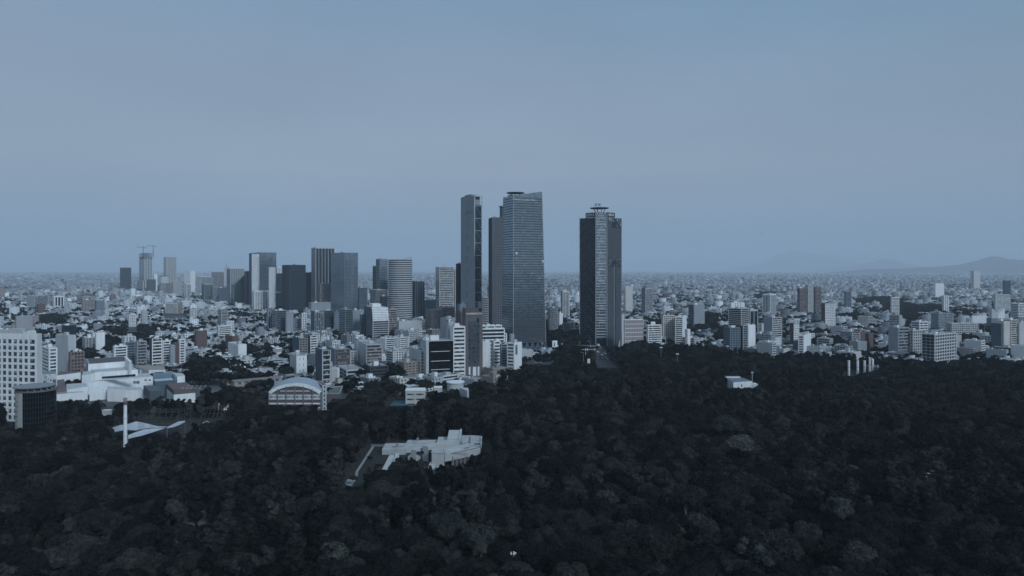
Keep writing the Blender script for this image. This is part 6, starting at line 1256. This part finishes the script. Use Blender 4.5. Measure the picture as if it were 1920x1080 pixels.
class NB:       # numpy box batches -> one mesh with uv in metres, colour attribute
    def __init__(s): s.V = []; s.C = []; s.U = []; s.Fc = []; s.n = 0
    def add(s, x, y, ux, uy, a, b, z0, z1, wc, rc, win):
        """x,y near corner; a along u, b along v"""
        n = len(x); vx, vy = -uy, ux
        X4 = np.stack([x, x + ux * a, x + ux * a + vx * b, x + vx * b], 1); Y4 = np.stack([y, y + uy * a, y + uy * a + vy * b, y + vy * b], 1)
        P = np.zeros((n, 8, 3), np.float32); P[:, :4, 0] = X4; P[:, 4:, 0] = X4; P[:, :4, 1] = Y4; P[:, 4:, 1] = Y4; P[:, :4, 2] = z0[:, None]; P[:, 4:, 2] = z1[:, None]
        fidx = np.array([(0, 1, 5, 4), (1, 2, 6, 5), (2, 3, 7, 6), (3, 0, 4, 7), (4, 5, 6, 7)])
        Fc = (fidx[None] + (s.n + 8 * np.arange(n))[:, None, None]).reshape(-1, 4); s.n += 8 * n
        C = np.ones((n, 5, 4), np.float32); C[:, :4, :3] = wc[:, None, :]; C[:, 4, :3] = rc; C[:, :4, 3] = win; C[:, 4, 3] = 0
        U = np.zeros((n, 5, 4, 2), np.float32)
        for k, L_ in enumerate((a, b, a, b)):
            U[:, k, 1, 0] = L_; U[:, k, 2, 0] = L_; U[:, k, 2, 1] = z1 - z0; U[:, k, 3, 1] = z1 - z0
        s.V.append(P.reshape(-1, 3)); s.Fc.append(Fc); s.C.append(np.repeat(C.reshape(-1, 4), 4, 0)); s.U.append(U.reshape(-1, 2))
    def build(s, name, mt, kind='stuff'):
        V, Fc, C, U = (np.concatenate(q) for q in (s.V, s.Fc, s.C, s.U)); me = bpy.data.meshes.new(name)
        me.vertices.add(len(V)); me.vertices.foreach_set('co', V.ravel()); me.loops.add(Fc.size); me.loops.foreach_set('vertex_index', Fc.ravel().astype(np.int32))
        me.polygons.add(len(Fc)); me.polygons.foreach_set('loop_start', np.arange(0, Fc.size, 4, dtype=np.int32)); me.polygons.foreach_set('loop_total', np.full(len(Fc), 4, np.int32))
        me.update(calc_edges=True); ca_ = me.color_attributes.new('col', 'FLOAT_COLOR', 'CORNER'); ca_.data.foreach_set('color', C.ravel().astype(np.float32))
        uv = me.uv_layers.new(name='uv'); uv.data.foreach_set('uv', U.ravel().astype(np.float32)); me.materials.append(mt)
        o = bpy.data.objects.new(name, me); COL.objects.link(o); o['kind'] = kind; return o
FAR = m_farwall()
nb_ = NB(); L_ = lots[rest]; hh = h[rest]; m_ = len(L_); fx, fy = L_[:, 0] * ct - L_[:, 1] * st_, L_[:, 0] * st_ + L_[:, 1] * ct
U1, U2 = np.full(m_, ct), np.full(m_, st_); wc = PAL[ci_[rest]] * np.where(rs.rand(m_, 1) > .80, 1.05, .66 + .3 * rs.rand(m_, 1)) * np.where(px[rest] < 1150, 1.14, .98)[:, None] * np.array([.96, .99, 1.03]); rc = RPAL[ri_[rest]] * (.85 + .3 * rs.rand(m_, 1)); Z0 = np.zeros(m_)
win = (rs.rand(m_, 4) > np.array([.2, .62, .3, .62])).astype(float)
nb_.add(fx, fy, U1, U2, L_[:, 2], L_[:, 3], Z0, hh, wc, rc, win)
for rep, pr in ((0, .75), (1, .5), (2, .35), (3, .3)):
    k = rs.rand(m_) < pr; q = k.sum(); fa, fb = rs.rand(q) * .7, rs.rand(q) * .7; sa, sb = L_[k, 2] * (.12 + .28 * rs.rand(q)), L_[k, 3] * (.1 + .25 * rs.rand(q))
    oa, ob = L_[k, 2] * fa, L_[k, 3] * fb
    c2 = np.where(rs.rand(q, 1) > .35, wc[k], .85 * PAL[rs.choice([0, 1, 3, 4, 4, 6], q)])
    nb_.add(fx[k] + oa * ct - ob * st_, fy[k] + oa * st_ + ob * ct, U1[k], U2[k], np.minimum(sa, L_[k, 2] - oa - .2), np.minimum(sb, L_[k, 3] - ob - .2), hh[k] - .1 - .01 * rep, hh[k] + [2.6, 3.2, 1.2, 1.8][rep] * (.7 + .5 * rs.rand(q)), c2, rc[k], np.full((q, 4), .0))
# far districts, coarser with distance
D_ = 3500.0; FXs = []
while D_ < 24000:
    cell_ = max(18, D_ * .0052); npx = int(1.62 * D_ / cell_); x = (np.arange(npx) + rs.rand(npx)) * cell_ - .81 * D_; y = D_ + rs.rand(npx) * cell_
    FXs.append(np.stack([x, y, np.full(npx, cell_)], 1)); D_ += cell_ * .95
FX = np.concatenate(FXs); den = vnoise(FX[:, 0], FX[:, 1], 700, 5.0) + .45 * vnoise(FX[:, 0], FX[:, 1], 180, 9.0)
k = (den > -.42 + .25 * rs.rand(len(FX))) & ~in_rects(FX[:, 0], FX[:, 1], 30); FX = FX[k]; q = len(FX)
a = FX[:, 2] * (.35 + .55 * rs.rand(q)); b = FX[:, 2] * (.3 + .4 * rs.rand(q)); hf = 5 + 6 * rs.rand(q) + (rs.rand(q) > .93) * 14 * rs.rand(q) + (rs.rand(q) > .994) * 34 * rs.rand(q)
pxf = FX[:, 0] / FX[:, 1] * F + CX; hf = np.minimum(hf, np.maximum(zmax_np(pxf, FX[:, 1]), 6))
an = math.radians(24) + (rs.rand(q) > .5) * math.radians(-17); cc_ = PAL[rs.choice(len(PAL), q, p=PP)] * (.55 + .3 * rs.rand(q, 1)) * np.array([.9, .97, 1.05])
nb_.add(FX[:, 0], FX[:, 1], np.cos(an), np.sin(an), a, b, np.zeros(q), hf, cc_, .85 * RPAL[rs.choice(6, q, p=[.3, .22, .2, .13, .08, .07])], (rs.rand(q, 4) > .4) * .7)
nb_.build('city_blocks', FAR)

# ------------------------------------------------------------------ trees
def ico(sub):
    import bmesh
    b = bmesh.new(); bmesh.ops.create_icosphere(b, subdivisions=sub, radius=1); v = np.array([q.co[:] for q in b.verts]); f = np.array([[q.index for q in p.verts] for p in b.faces]); b.free(); return v, f
ICO2, ICO1 = ico(2), ico(1)
def crown_mesh(name, seed, rx, rz, zc, nl, nleaf, leaf, kind='round', core=ICO2, trunk=None):
    g = np.random.RandomState(seed); lob = []
    for k in range(nl):
        if kind == 'column': t = (k + .5) / nl; p = np.array([g.randn() * rx * .22, g.randn() * rx * .22, zc - rz + 2 * rz * t]); r = rx * (.85 - .55 * abs(t - .3)) * g.uniform(.75, 1.1)
        else:
            d = g.randn(3); d /= np.linalg.norm(d); d[2] = abs(d[2]) * 1.1 - .35; rad = g.uniform(.45, .78); p = d * [rx * rad, rx * rad, rz * rad] + [0, 0, zc]; r = rx * g.uniform(.24, .44)
            if kind == 'flat': p[2] = zc + d[2] * rz * .4; r *= .8
        lob.append((p, r))
    lp = np.array([p for p, _ in lob]); lr = np.array([r for _, r in lob])
    pick = g.choice(nl, nleaf * 2, p=lr ** 2 / (lr ** 2).sum()); d = g.randn(nleaf * 2, 3); d /= np.linalg.norm(d, axis=1)[:, None]; d[:, 2] = np.where(d[:, 2] < -.35, -d[:, 2], d[:, 2])
    pos = lp[pick] + d * lr[pick, None] * (.82 + .30 * g.rand(nleaf * 2, 1)) * [1, 1, .85]
    dist = np.linalg.norm(pos[:, None, :] - lp[None], axis=2) / lr[None]; dist[np.arange(len(pos)), pick] = 9
    keep_ = dist.min(1) > .8; pos, d = pos[keep_][:nleaf], d[keep_][:nleaf]; m = len(pos)
    nrm = d * .75 + g.randn(m, 3) * .5; nrm /= np.linalg.norm(nrm, axis=1)[:, None]; t1 = np.cross(nrm, g.randn(m, 3)); t1 /= np.linalg.norm(t1, axis=1)[:, None]; t2 = np.cross(nrm, t1)
    s = leaf * (.55 + .9 * g.rand(m, 1)); s2 = s * (.5 + .4 * g.rand(m, 1))
    V = np.stack([pos - t1 * s, pos - t2 * s2, pos + t1 * s, pos + t2 * s2 + nrm * s * .2], 1).reshape(-1, 3); Fq = np.arange(4 * m).reshape(-1, 4)
    verts, faces = [V], [tuple(q) for q in Fq.tolist()]; off = len(V); cv, cf = core
    for p, r in lob:
        w_ = cv * (1 + .16 * g.randn(len(cv), 1)); verts.append(w_ * [r * .86, r * .86, r * .74] + p); faces += [tuple(q) for q in (cf + off).tolist()]; off += len(cv)
    nfl = len(faces); mi = [0] * nfl
    if trunk:
        tm = MB(); tm.cyl(0, 0, trunk[0], 0, zc, (0, 0, 0), 0, 7, r2=trunk[0] * .45); verts.append(np.array(tm.v)); faces += [tuple(a + off for a in q) for q in tm.f]; mi += [1] * len(tm.f)
    me = bpy.data.meshes.new(name); me.from_pydata(np.concatenate(verts), [], faces); me.materials.append(LEAF)
    if trunk: me.materials.append(BARK); me.polygons.foreach_set('material_index', mi)
    return me
def trunk_mesh(seed, h, r, mt, spread=.45):
    g = random.Random(seed); m = MB(); p = Vector((0, 0, 0)); pts = [p]
    for k in range(4): p = p + Vector((g.uniform(-.4, .4), g.uniform(-.4, .4), h / 4)); pts.append(p)
    for k in range(4): m.bar(tuple(pts[k]), tuple(pts[k + 1]), r * (1 - .16 * k), (0, 0, 0))
    for k in range(6): a = g.uniform(0, 6.28); q = pts[2 + k % 3]; e = q + Vector((math.cos(a) * h * spread * .6, math.sin(a) * h * spread * .6, h * g.uniform(.2, .42))); m.bar(tuple(q), tuple(e), r * .4, (0, 0, 0)); e2 = e + Vector((g.uniform(-1, 1), g.uniform(-1, 1), g.uniform(.6, 1.6))); m.bar(tuple(e), tuple(e2), r * .22, (0, 0, 0))
    me = bpy.data.meshes.new('trunk'); me.from_pydata(m.v, [], m.f); me.materials.append(mt); return me
# near trees: (crown, trunk, height, radius, wording, kind)
NEAR = []
for s in range(7): NEAR.append((crown_mesh('crown', 100 + s, 6.4, 5.6, 11.5, 22, 5200, .30), trunk_mesh(s, 10, .38, BARK), 16.8, 6.4, ['round-crowned', 'wide clumpy', 'dense domed', 'lumpy', 'full bushy', 'heavy-topped', 'broad knotted'][s], 'broadleaf_tree'))
for s in range(3): NEAR.append((crown_mesh('crown', 200 + s, 3.6, 8.2, 11, 13, 4200, .28, 'column'), trunk_mesh(20 + s, 10, .3, BARK, .15), 20, 3.8, ['narrow upright', 'feathery columnar', 'tall pointed'][s], 'conifer_tree'))
for s in range(2): NEAR.append((crown_mesh('crown', 300 + s, 7.2, 4.2, 12.5, 20, 4200, .26, 'flat'), trunk_mesh(30 + s, 9.5, .2, PBARK, .3), 15.8, 7.4, ['flat-topped open', 'layered spreading'][s], 'spreading_tree'))
FARM = [(crown_mesh('far_tree', 400 + s, 6.2, 5.4, 11, 15, 1300, .5, trunk=(.4,)), 16.5, 6.4) for s in range(7)] + [(crown_mesh('far_tree', 450 + s, 3.6, 8.2, 11, 10, 1100, .45, 'column', trunk=(.3,)), 20, 3.8) for s in range(2)] + [(crown_mesh('far_tree', 470 + s, 7.0, 4.0, 12.2, 15, 1200, .45, 'flat', trunk=(.3,)), 15.5, 7.2) for s in range(2)]
STREET = [(crown_mesh('street_tree', 500 + s, 4.6, 4.0, 6.5, 8, 260, .7, core=ICO1, trunk=(.3,)), 10.5, 4.6) for s in range(5)]
def coll(name, meshes):
    c = bpy.data.collections.new(name)
    for k, me in enumerate(meshes): o = bpy.data.objects.new('%s_%02d' % (name, k), me); c.objects.link(o)
    return c
def scatter(name, c, pts, idx, scl, rot, kind='stuff'):
    me = bpy.data.meshes.new(name); me.vertices.add(len(pts)); me.vertices.foreach_set('co', np.asarray(pts, np.float32).ravel())
    for nm, ty, dt, key in (('idx', 'INT', np.asarray(idx, np.int32), 'value'), ('scl', 'FLOAT_VECTOR', np.asarray(scl, np.float32).ravel(), 'vector'), ('rot', 'FLOAT_VECTOR', np.asarray(rot, np.float32).ravel(), 'vector')):
        at = me.attributes.new(nm, ty, 'POINT'); at.data.foreach_set(key, dt)
    o = bpy.data.objects.new(name, me); COL.objects.link(o); o['kind'] = kind
    ng = bpy.data.node_groups.new(name, 'GeometryNodeTree'); ng.interface.new_socket('Geometry', in_out='INPUT', socket_type='NodeSocketGeometry'); ng.interface.new_socket('Geometry', in_out='OUTPUT', socket_type='NodeSocketGeometry')
    n_, l_ = ng.nodes.new, ng.links.new; gi, go = n_('NodeGroupInput'), n_('NodeGroupOutput'); ip = n_('GeometryNodeInstanceOnPoints'); ci2 = n_('GeometryNodeCollectionInfo')
    ci2.inputs[0].default_value = c; ci2.inputs['Separate Children'].default_value = True; ci2.inputs['Reset Children'].default_value = True
    l_(gi.outputs[0], ip.inputs['Points']); l_(ci2.outputs[0], ip.inputs['Instance']); ip.inputs['Pick Instance'].default_value = True
    def na(nm, ty): q = n_('GeometryNodeInputNamedAttribute'); q.data_type = ty; q.inputs[0].default_value = nm; return q
    l_(na('idx', 'INT').outputs[0], ip.inputs['Instance Index']); l_(na('scl', 'FLOAT_VECTOR').outputs[0], ip.inputs['Scale'])
    l_(na('rot', 'FLOAT_VECTOR').outputs[0], ip.inputs['Rotation']); l_(ip.outputs[0], go.inputs[0])
    md = o.modifiers.new('scatter', 'NODES'); md.node_group = ng; return o
# forest positions
sp_ = 8.2; gx, gy = np.meshgrid(np.arange(-1050, 1050, sp_), np.arange(185, 1040, sp_)); gx, gy = gx.ravel(), gy.ravel()
gx = gx + rs.uniform(-3.4, 3.4, len(gx)); gy = gy + rs.uniform(-3.4, 3.4, len(gy)); tp = gx / gy * F + CX
ok = (tp > -330) & (tp < 2250) & (gy < bound(tp) - 4) & ~in_rects(gx, gy, 4); gx, gy, tp = gx[ok], gy[ok], tp[ok]
def poly_hit(x, y, poly, pad):
    k = np.zeros(len(x), bool); n = len(poly); ins = np.zeros(len(x), bool)
    for i in range(n):
        (x0, y0), (x1, y1) = poly[i], poly[(i + 1) % n]; dx, dy = x1 - x0, y1 - y0; t = np.clip(((x - x0) * dx + (y - y0) * dy) / (dx * dx + dy * dy), 0, 1)
        k |= np.hypot(x - x0 - t * dx, y - y0 - t * dy) < pad
        c = ((y0 > y) != (y1 > y)) & (x < (x1 - x0) * (y - y0) / (y1 - y0 + 1e-9) + x0); ins ^= c
    return k | ins
CLEAR = [([(X(206, 460), 458), (X(352, 470), 462), (X(400, 530), 545), (X(206, 545), 548)], 1), ([(X(270, 540), 538), (X(430, 545), 538), (X(430, 575), 575), (X(268, 570), 572)], 2), ([G(*p) for p in road], 3), ([G(655, 903), G(705, 912), G(735, 880), G(742, 852), G(700, 838)], 3), ([G(345, 975), G(390, 975), G(384, 955), G(350, 955)], 3), ([G(978, 690), G(1030, 690), G(1045, 668), G(985, 668)], 1), (yd, 3), (court, 3)]
for pl_, pad in CLEAR: k = ~poly_hit(gx, gy, pl_, pad); gx, gy, tp = gx[k], gy[k], tp[k]
n = len(gx); big = vnoise(gx, gy, 60, 3.0); kd = vnoise(gx, gy, 75, 6.0)
s = (.80 + .42 * rs.rand(n) + .35 * np.clip(big, -.5, .8)); 
ty = np.where(kd > .28, 1, np.where(kd < -.36, 2, 0)); colz = (tp > 300) & (tp < 640) & (gy < 430) & (rs.rand(n) > .45); ty[colz] = 1
ty[(rs.rand(n) < .08)] = 1
idx = np.where(ty == 0, rs.randint(0, 7, n), np.where(ty == 1, 7 + rs.randint(0, 2, n), 9 + rs.randint(0, 2, n)))
HT = np.array([q[1] for q in FARM]); RD = np.array([q[2] for q in FARM])
rpx = RD[idx] * s * F / gy * .9
zl = np.minimum(np.minimum(zmax_np(tp, gy), zmax_np(tp - rpx, gy)), np.minimum(zmax_np(tp + rpx, gy), np.minimum(zmax_np(tp - rpx / 2, gy), zmax_np(tp + rpx / 2, gy))))
s = np.minimum(s, zl / HT[idx] * .97); ok = s > .30; gx, gy, tp, s, idx = (q[ok] for q in (gx, gy, tp, s, idx)); n = len(gx)
tz = s * HT[idx]
# the 300 that show largest: nearest in the frame
vis = (tp > 5) & (tp < 1915) & (HY + (HC - tz) * F / gy < 1085); size = (s * RD[idx] / gy) * vis; near = np.argsort(-size)[:292]
PLACE = [(0, 110, 'below the round black glass tower'), (110, 300, 'below the white chimney'), (300, 430, 'around the small round kiosk'), (430, 560, 'well below the sports hall'), (560, 700, 'below the museum footpath'), (700, 905, 'in front of the concrete museum'), (905, 1020, 'near the lantern street lamp'), (1020, 1170, 'in the dark middle of the front forest'), (1170, 1330, 'below the braced tower, low in the frame'), (1330, 1500, 'below the big pale cluster'), (1500, 1680, 'near the lower right dark gap'), (1680, 1925, 'below the row of white stalls')]
cache = {}
def near_tree(x, y, k, s, rz, tone=None, label=None, sz=None):
    cm, tmh, H_, R_, wd_, nm = NEAR[k]; p = x / y * F + CX
    pl = next((c for a, b, c in PLACE if a <= p < b), PLACE[-1][2] if p > 900 else PLACE[0][2]); row = 'very near' if y < 262 else 'near' if y < 300 else 'middle-distance'
    t = thing(nm, (x, y, 0), label or f"{row} {wd_} tree {pl}", 'tree', 'trees of the front forest'); t.rotation_euler = (0, 0, rz); t.scale = (s, s, sz or s)
    for q, me in (('trunk', tmh), ('crown', cm)):
        if (q, k) not in cache: o = bpy.data.objects.new(q, me); cache[(q, k)] = o
        else: o = cache[(q, k)].copy()
        COL.objects.link(o); o.parent = t
        if q == 'crown' and tone: o.color = (*tone, 1)
        elif q == 'crown': o.color = (1, 1, 1, 1)
    return t
mask = np.ones(n, bool); mask[near] = False
MAPK = {0: 0, 1: 1, 2: 2, 3: 3, 4: 4, 5: 5, 6: 6, 7: 7, 8: 8, 9: 10, 10: 11}
for q in near:
    k = MAPK[int(idx[q])]; k = 9 if (k == 8 and rs.rand() > .5) else k
    near_tree(float(gx[q]), float(gy[q]), k, float(s[q] * HT[idx[q]] / NEAR[k][2]), float(rs.rand() * 6.28), sz=float(s[q] * HT[idx[q]] / NEAR[k][2] * rs.uniform(.92, 1.0)))
def special(px, ytop, z, k, rpx_, tone, label):
    tone = tuple(.5 + .62 * q for q in tone)
    y = (HC - z) * F / (ytop - HY); x = X(px, y); r = rpx_ * y / F; kk = near_tree(x, y, k, r / NEAR[k][3], px * .7, tone, label, sz=z / NEAR[k][2])
for a in ((1362, 775, 27, 2, 34, (3.0, 2.9, 3.1), 'tall pale grey crown at the top of the big pale cluster'), (1425, 800, 26, 0, 38, (2.8, 2.7, 2.9), 'broad pale crown on the right shoulder of the big pale cluster'), (1385, 815, 24, 4, 34, (2.6, 2.5, 2.6), 'rounded pale crown in the heart of the big pale cluster'), (1440, 862, 22, 5, 32, (2.1, 2.1, 1.9), 'pale yellowish crown at the foot of the big pale cluster'),
          (1438, 1012, 21, 3, 36, (2.9, 2.8, 2.9), 'pinkish-pale tree standing out at the bottom'), (1450, 990, 24, 1, 52, (1.7, 1.75, 1.7), 'light grey-green tree behind the pinkish-pale one'), (1220, 985, 24, 0, 60, (1.5, 1.5, 1.4), 'big light crown with a lit edge, bottom middle'), (1237, 950, 22, 6, 36, (1.5, 1.5, 1.5), 'lighter lumpy crown just above the big light crown'),
          (622, 1015, 21, 2, 38, (1.7, 1.8, 1.7), 'light round crown at the bottom, left of the pale trunks'), (1135, 768, 20, 3, 20, (1.9, 1.9, 1.5), 'small yellowish crown high in the middle forest'), (1573, 927, 22, 0, 32, (1.8, 1.9, 1.8), 'bright round crown in the lower right forest'), (655, 800, 19, 2, 24, (1.5, 1.6, 1.5), 'round willow-like crown left of the museum'), (1285, 918, 22, 10, 34, (1.2, 1.3, 1.2), 'open crown showing a pale forked trunk'),
          (840, 960, 25, 10, 44, (1.3, 1.4, 1.35), 'tall open tree with a long pale trunk'), (897, 985, 25, 11, 40, (1.2, 1.3, 1.25), 'tall open tree with a pale forked trunk beside a like one')): special(*a)
for k in range(14):      # shrubs on the lawn beside the museum
    g_ = random.Random(k); px_, py_ = g_.uniform(676, 738), g_.uniform(855, 902); x_, y_ = G(px_, py_); o = bpy.data.objects.new('shrub', STREET[k % 5][0]); COL.objects.link(o); o.location = (x_, y_, -.6); s_ = g_.uniform(.14, .34); o.scale = (s_ * 1.3, s_ * 1.3, s_); tag(o, 'small dark shrub on the lawn beside the museum footpath', 'shrub', 'shrubs on the museum lawn')
dup = {}
for o in COL.objects:
    if o.get('category') in ('tree', 'shrub'): dup.setdefault(o['label'], []).append(o)
for lb, L_ in dup.items():
    if len(L_) > 1:
        L_.sort(key=lambda o: o.location.x / o.location.y)
        for i, o in enumerate(L_): o['label'] = ('leftmost ' if i == 0 else 'rightmost ' if i == len(L_) - 1 else ['', 'second', 'third', 'fourth', 'fifth', 'sixth', 'seventh'][min(i, 6)] + ' from left, ' if i < 7 else '%s from left, ' % ['eighth', 'ninth', 'tenth', 'eleventh', 'twelfth', 'thirteenth', 'fourteenth'][min(i - 7, 6)]) + lb
fm = coll('far_tree', [q[0] for q in FARM]); stt = coll('street_tree', [q[0] for q in STREET])
scatter('forest', fm, np.stack([gx, gy, np.zeros(n)], 1)[mask], idx[mask], np.stack([s, s, s * rs.uniform(.9, 1.02, n)], 1)[mask], np.stack([np.zeros(n), np.zeros(n), rs.rand(n) * 6.28], 1)[mask])
# town trees: along streets, in parks, and scattered through the far districts
T = np.array(street_trees); x, y = T[:, 0] * ct - T[:, 1] * st_, T[:, 0] * st_ + T[:, 1] * ct; 
D_ = 3500.0; ex = []
while D_ < 16000:
    c_ = max(22, D_ * .0085); k = int(1.62 * D_ / c_); ex.append(np.stack([(np.arange(k) + rs.rand(k)) * c_ - .81 * D_, D_ + rs.rand(k) * c_, np.full(k, c_ / 22 * 1.35)], 1)); D_ += c_
ex = np.concatenate(ex); k = vnoise(ex[:, 0], ex[:, 1], 500, 12.0) + .4 * vnoise(ex[:, 0], ex[:, 1], 150, 2.0) > -.02; ex = ex[k]
p_ = x / y * F + CX; dn = vnoise(x, y, 130, 7.0); k = (dn > -.28 + .2 * rs.rand(len(x)) - .3 * (p_ > 1150) * (y < 3600) + .14 * (p_ < 1000)) & (y > bound(p_)) & (y < 3600) & ~in_rects(x, y, 5)
pk = []
for a, b, c, d, hh_ in PARKS:
    D0, D1 = HC * F / (b + d - HY), HC * F / (b - d - HY); X0, X1 = (a - c - CX) / F, (a + c - CX) / F
    D1 = min(D1, D0 * 2.2)
    yy = np.arange(D0, D1, 8.0)
    for q in yy:
        xx = np.arange(X0 * q, X1 * q, 8.0); pk += [(xa + rs.uniform(-3, 3), q + rs.uniform(-3, 3), hh_ / 10.5 * rs.uniform(.75, 1.2)) for xa in xx if ((xa / q * F + CX - a) / c) ** 2 + ((HY + HC * F / q - b) / d) ** 2 < 1]
pk = np.array(pk); pk = pk[park(pk[:, 0] / pk[:, 1] * F + CX, HY + HC * F / pk[:, 1])]; k2 = (pk[:, 1] > bound(pk[:, 0] / pk[:, 1] * F + CX) - 10) & ~in_rects(pk[:, 0], pk[:, 1], 3); pk = pk[k2]
# belt just behind the forest edge on the left where the grounds are wooded
bx = [(xx, yy) for yy in np.arange(565, 760, 9.0) for xx in np.arange(-560, 0, 9.0)]; bx = np.array(bx) + rs.uniform(-3.5, 3.5, (len(bx), 2)); bp = bx[:, 0] / bx[:, 1] * F + CX
k3 = (bx[:, 1] > bound(bp) - 4) & ~in_rects(bx[:, 0], bx[:, 1], 4) & (((bp > 330) & (bp < 930) & (bx[:, 1] < 700)) | ((bp > 340) & (bp < 505) & (bx[:, 1] < 755)) | ((bp > 78) & (bp < 160) & (bx[:, 1] < 605)))
for pl_, pad in CLEAR: k3 &= ~poly_hit(bx[:, 0], bx[:, 1], pl_, pad)
bx = bx[k3]
A = np.concatenate([np.stack([x[k], y[k], (.75 + .55 * rs.rand(k.sum())) * np.where(y[k] < 2300, 1.15, 1)], 1), pk, np.stack([bx[:, 0], bx[:, 1], 1.1 + .5 * rs.rand(len(bx))], 1), ex])
p_ = A[:, 0] / A[:, 1] * F + CX; rp_ = 4.6 * A[:, 2] * F / A[:, 1]; zl = np.minimum(np.minimum(zmax_np(p_, A[:, 1]), zmax_np(p_ - rp_, A[:, 1])), zmax_np(p_ + rp_, A[:, 1]))
szz = np.minimum(A[:, 2] * np.where(A[:, 1] > 3500, np.minimum(.75, .95 / A[:, 2]), 1), zl / 10.5 * .97); k = (szz > .33) | (A[:, 1] > 3500); A, szz = A[k], np.maximum(szz[k], .3)
m_ = len(A); scatter('town_trees', stt, np.stack([A[:, 0], A[:, 1], np.zeros(m_)], 1), rs.randint(0, 5, m_), np.stack([np.minimum(A[:, 2], szz * 1.6), np.minimum(A[:, 2], szz * 1.6), szz], 1), np.stack([np.zeros(m_), np.zeros(m_), rs.rand(m_) * 6.28], 1))
print('lots', len(lots), 'far', q if np.isscalar(q) else 0, 'forest', n, 'town', m_)

# ------------------------------------------------------------------ air
hm = bpy.data.materials.new('haze'); hm.use_nodes = True; t = hm.node_tree; t.nodes.clear(); o_ = t.nodes.new('ShaderNodeOutputMaterial'); pv = t.nodes.new('ShaderNodeVolumePrincipled')
pv.inputs['Color'].default_value = (.84, .91, .99, 1); pv.inputs['Density'].default_value = HAZE; pv.inputs['Anisotropy'].default_value = 0.0; t.links.new(pv.outputs[0], o_.inputs['Volume'])
m = MB(); m.prism([(-41000, -2500), (41000, -2500), (41000, 62000), (-41000, 62000)], -1.0, 1700.0, (1, 1, 1), 0, True); hz = m.build('haze', mats=[hm], kind='stuff')
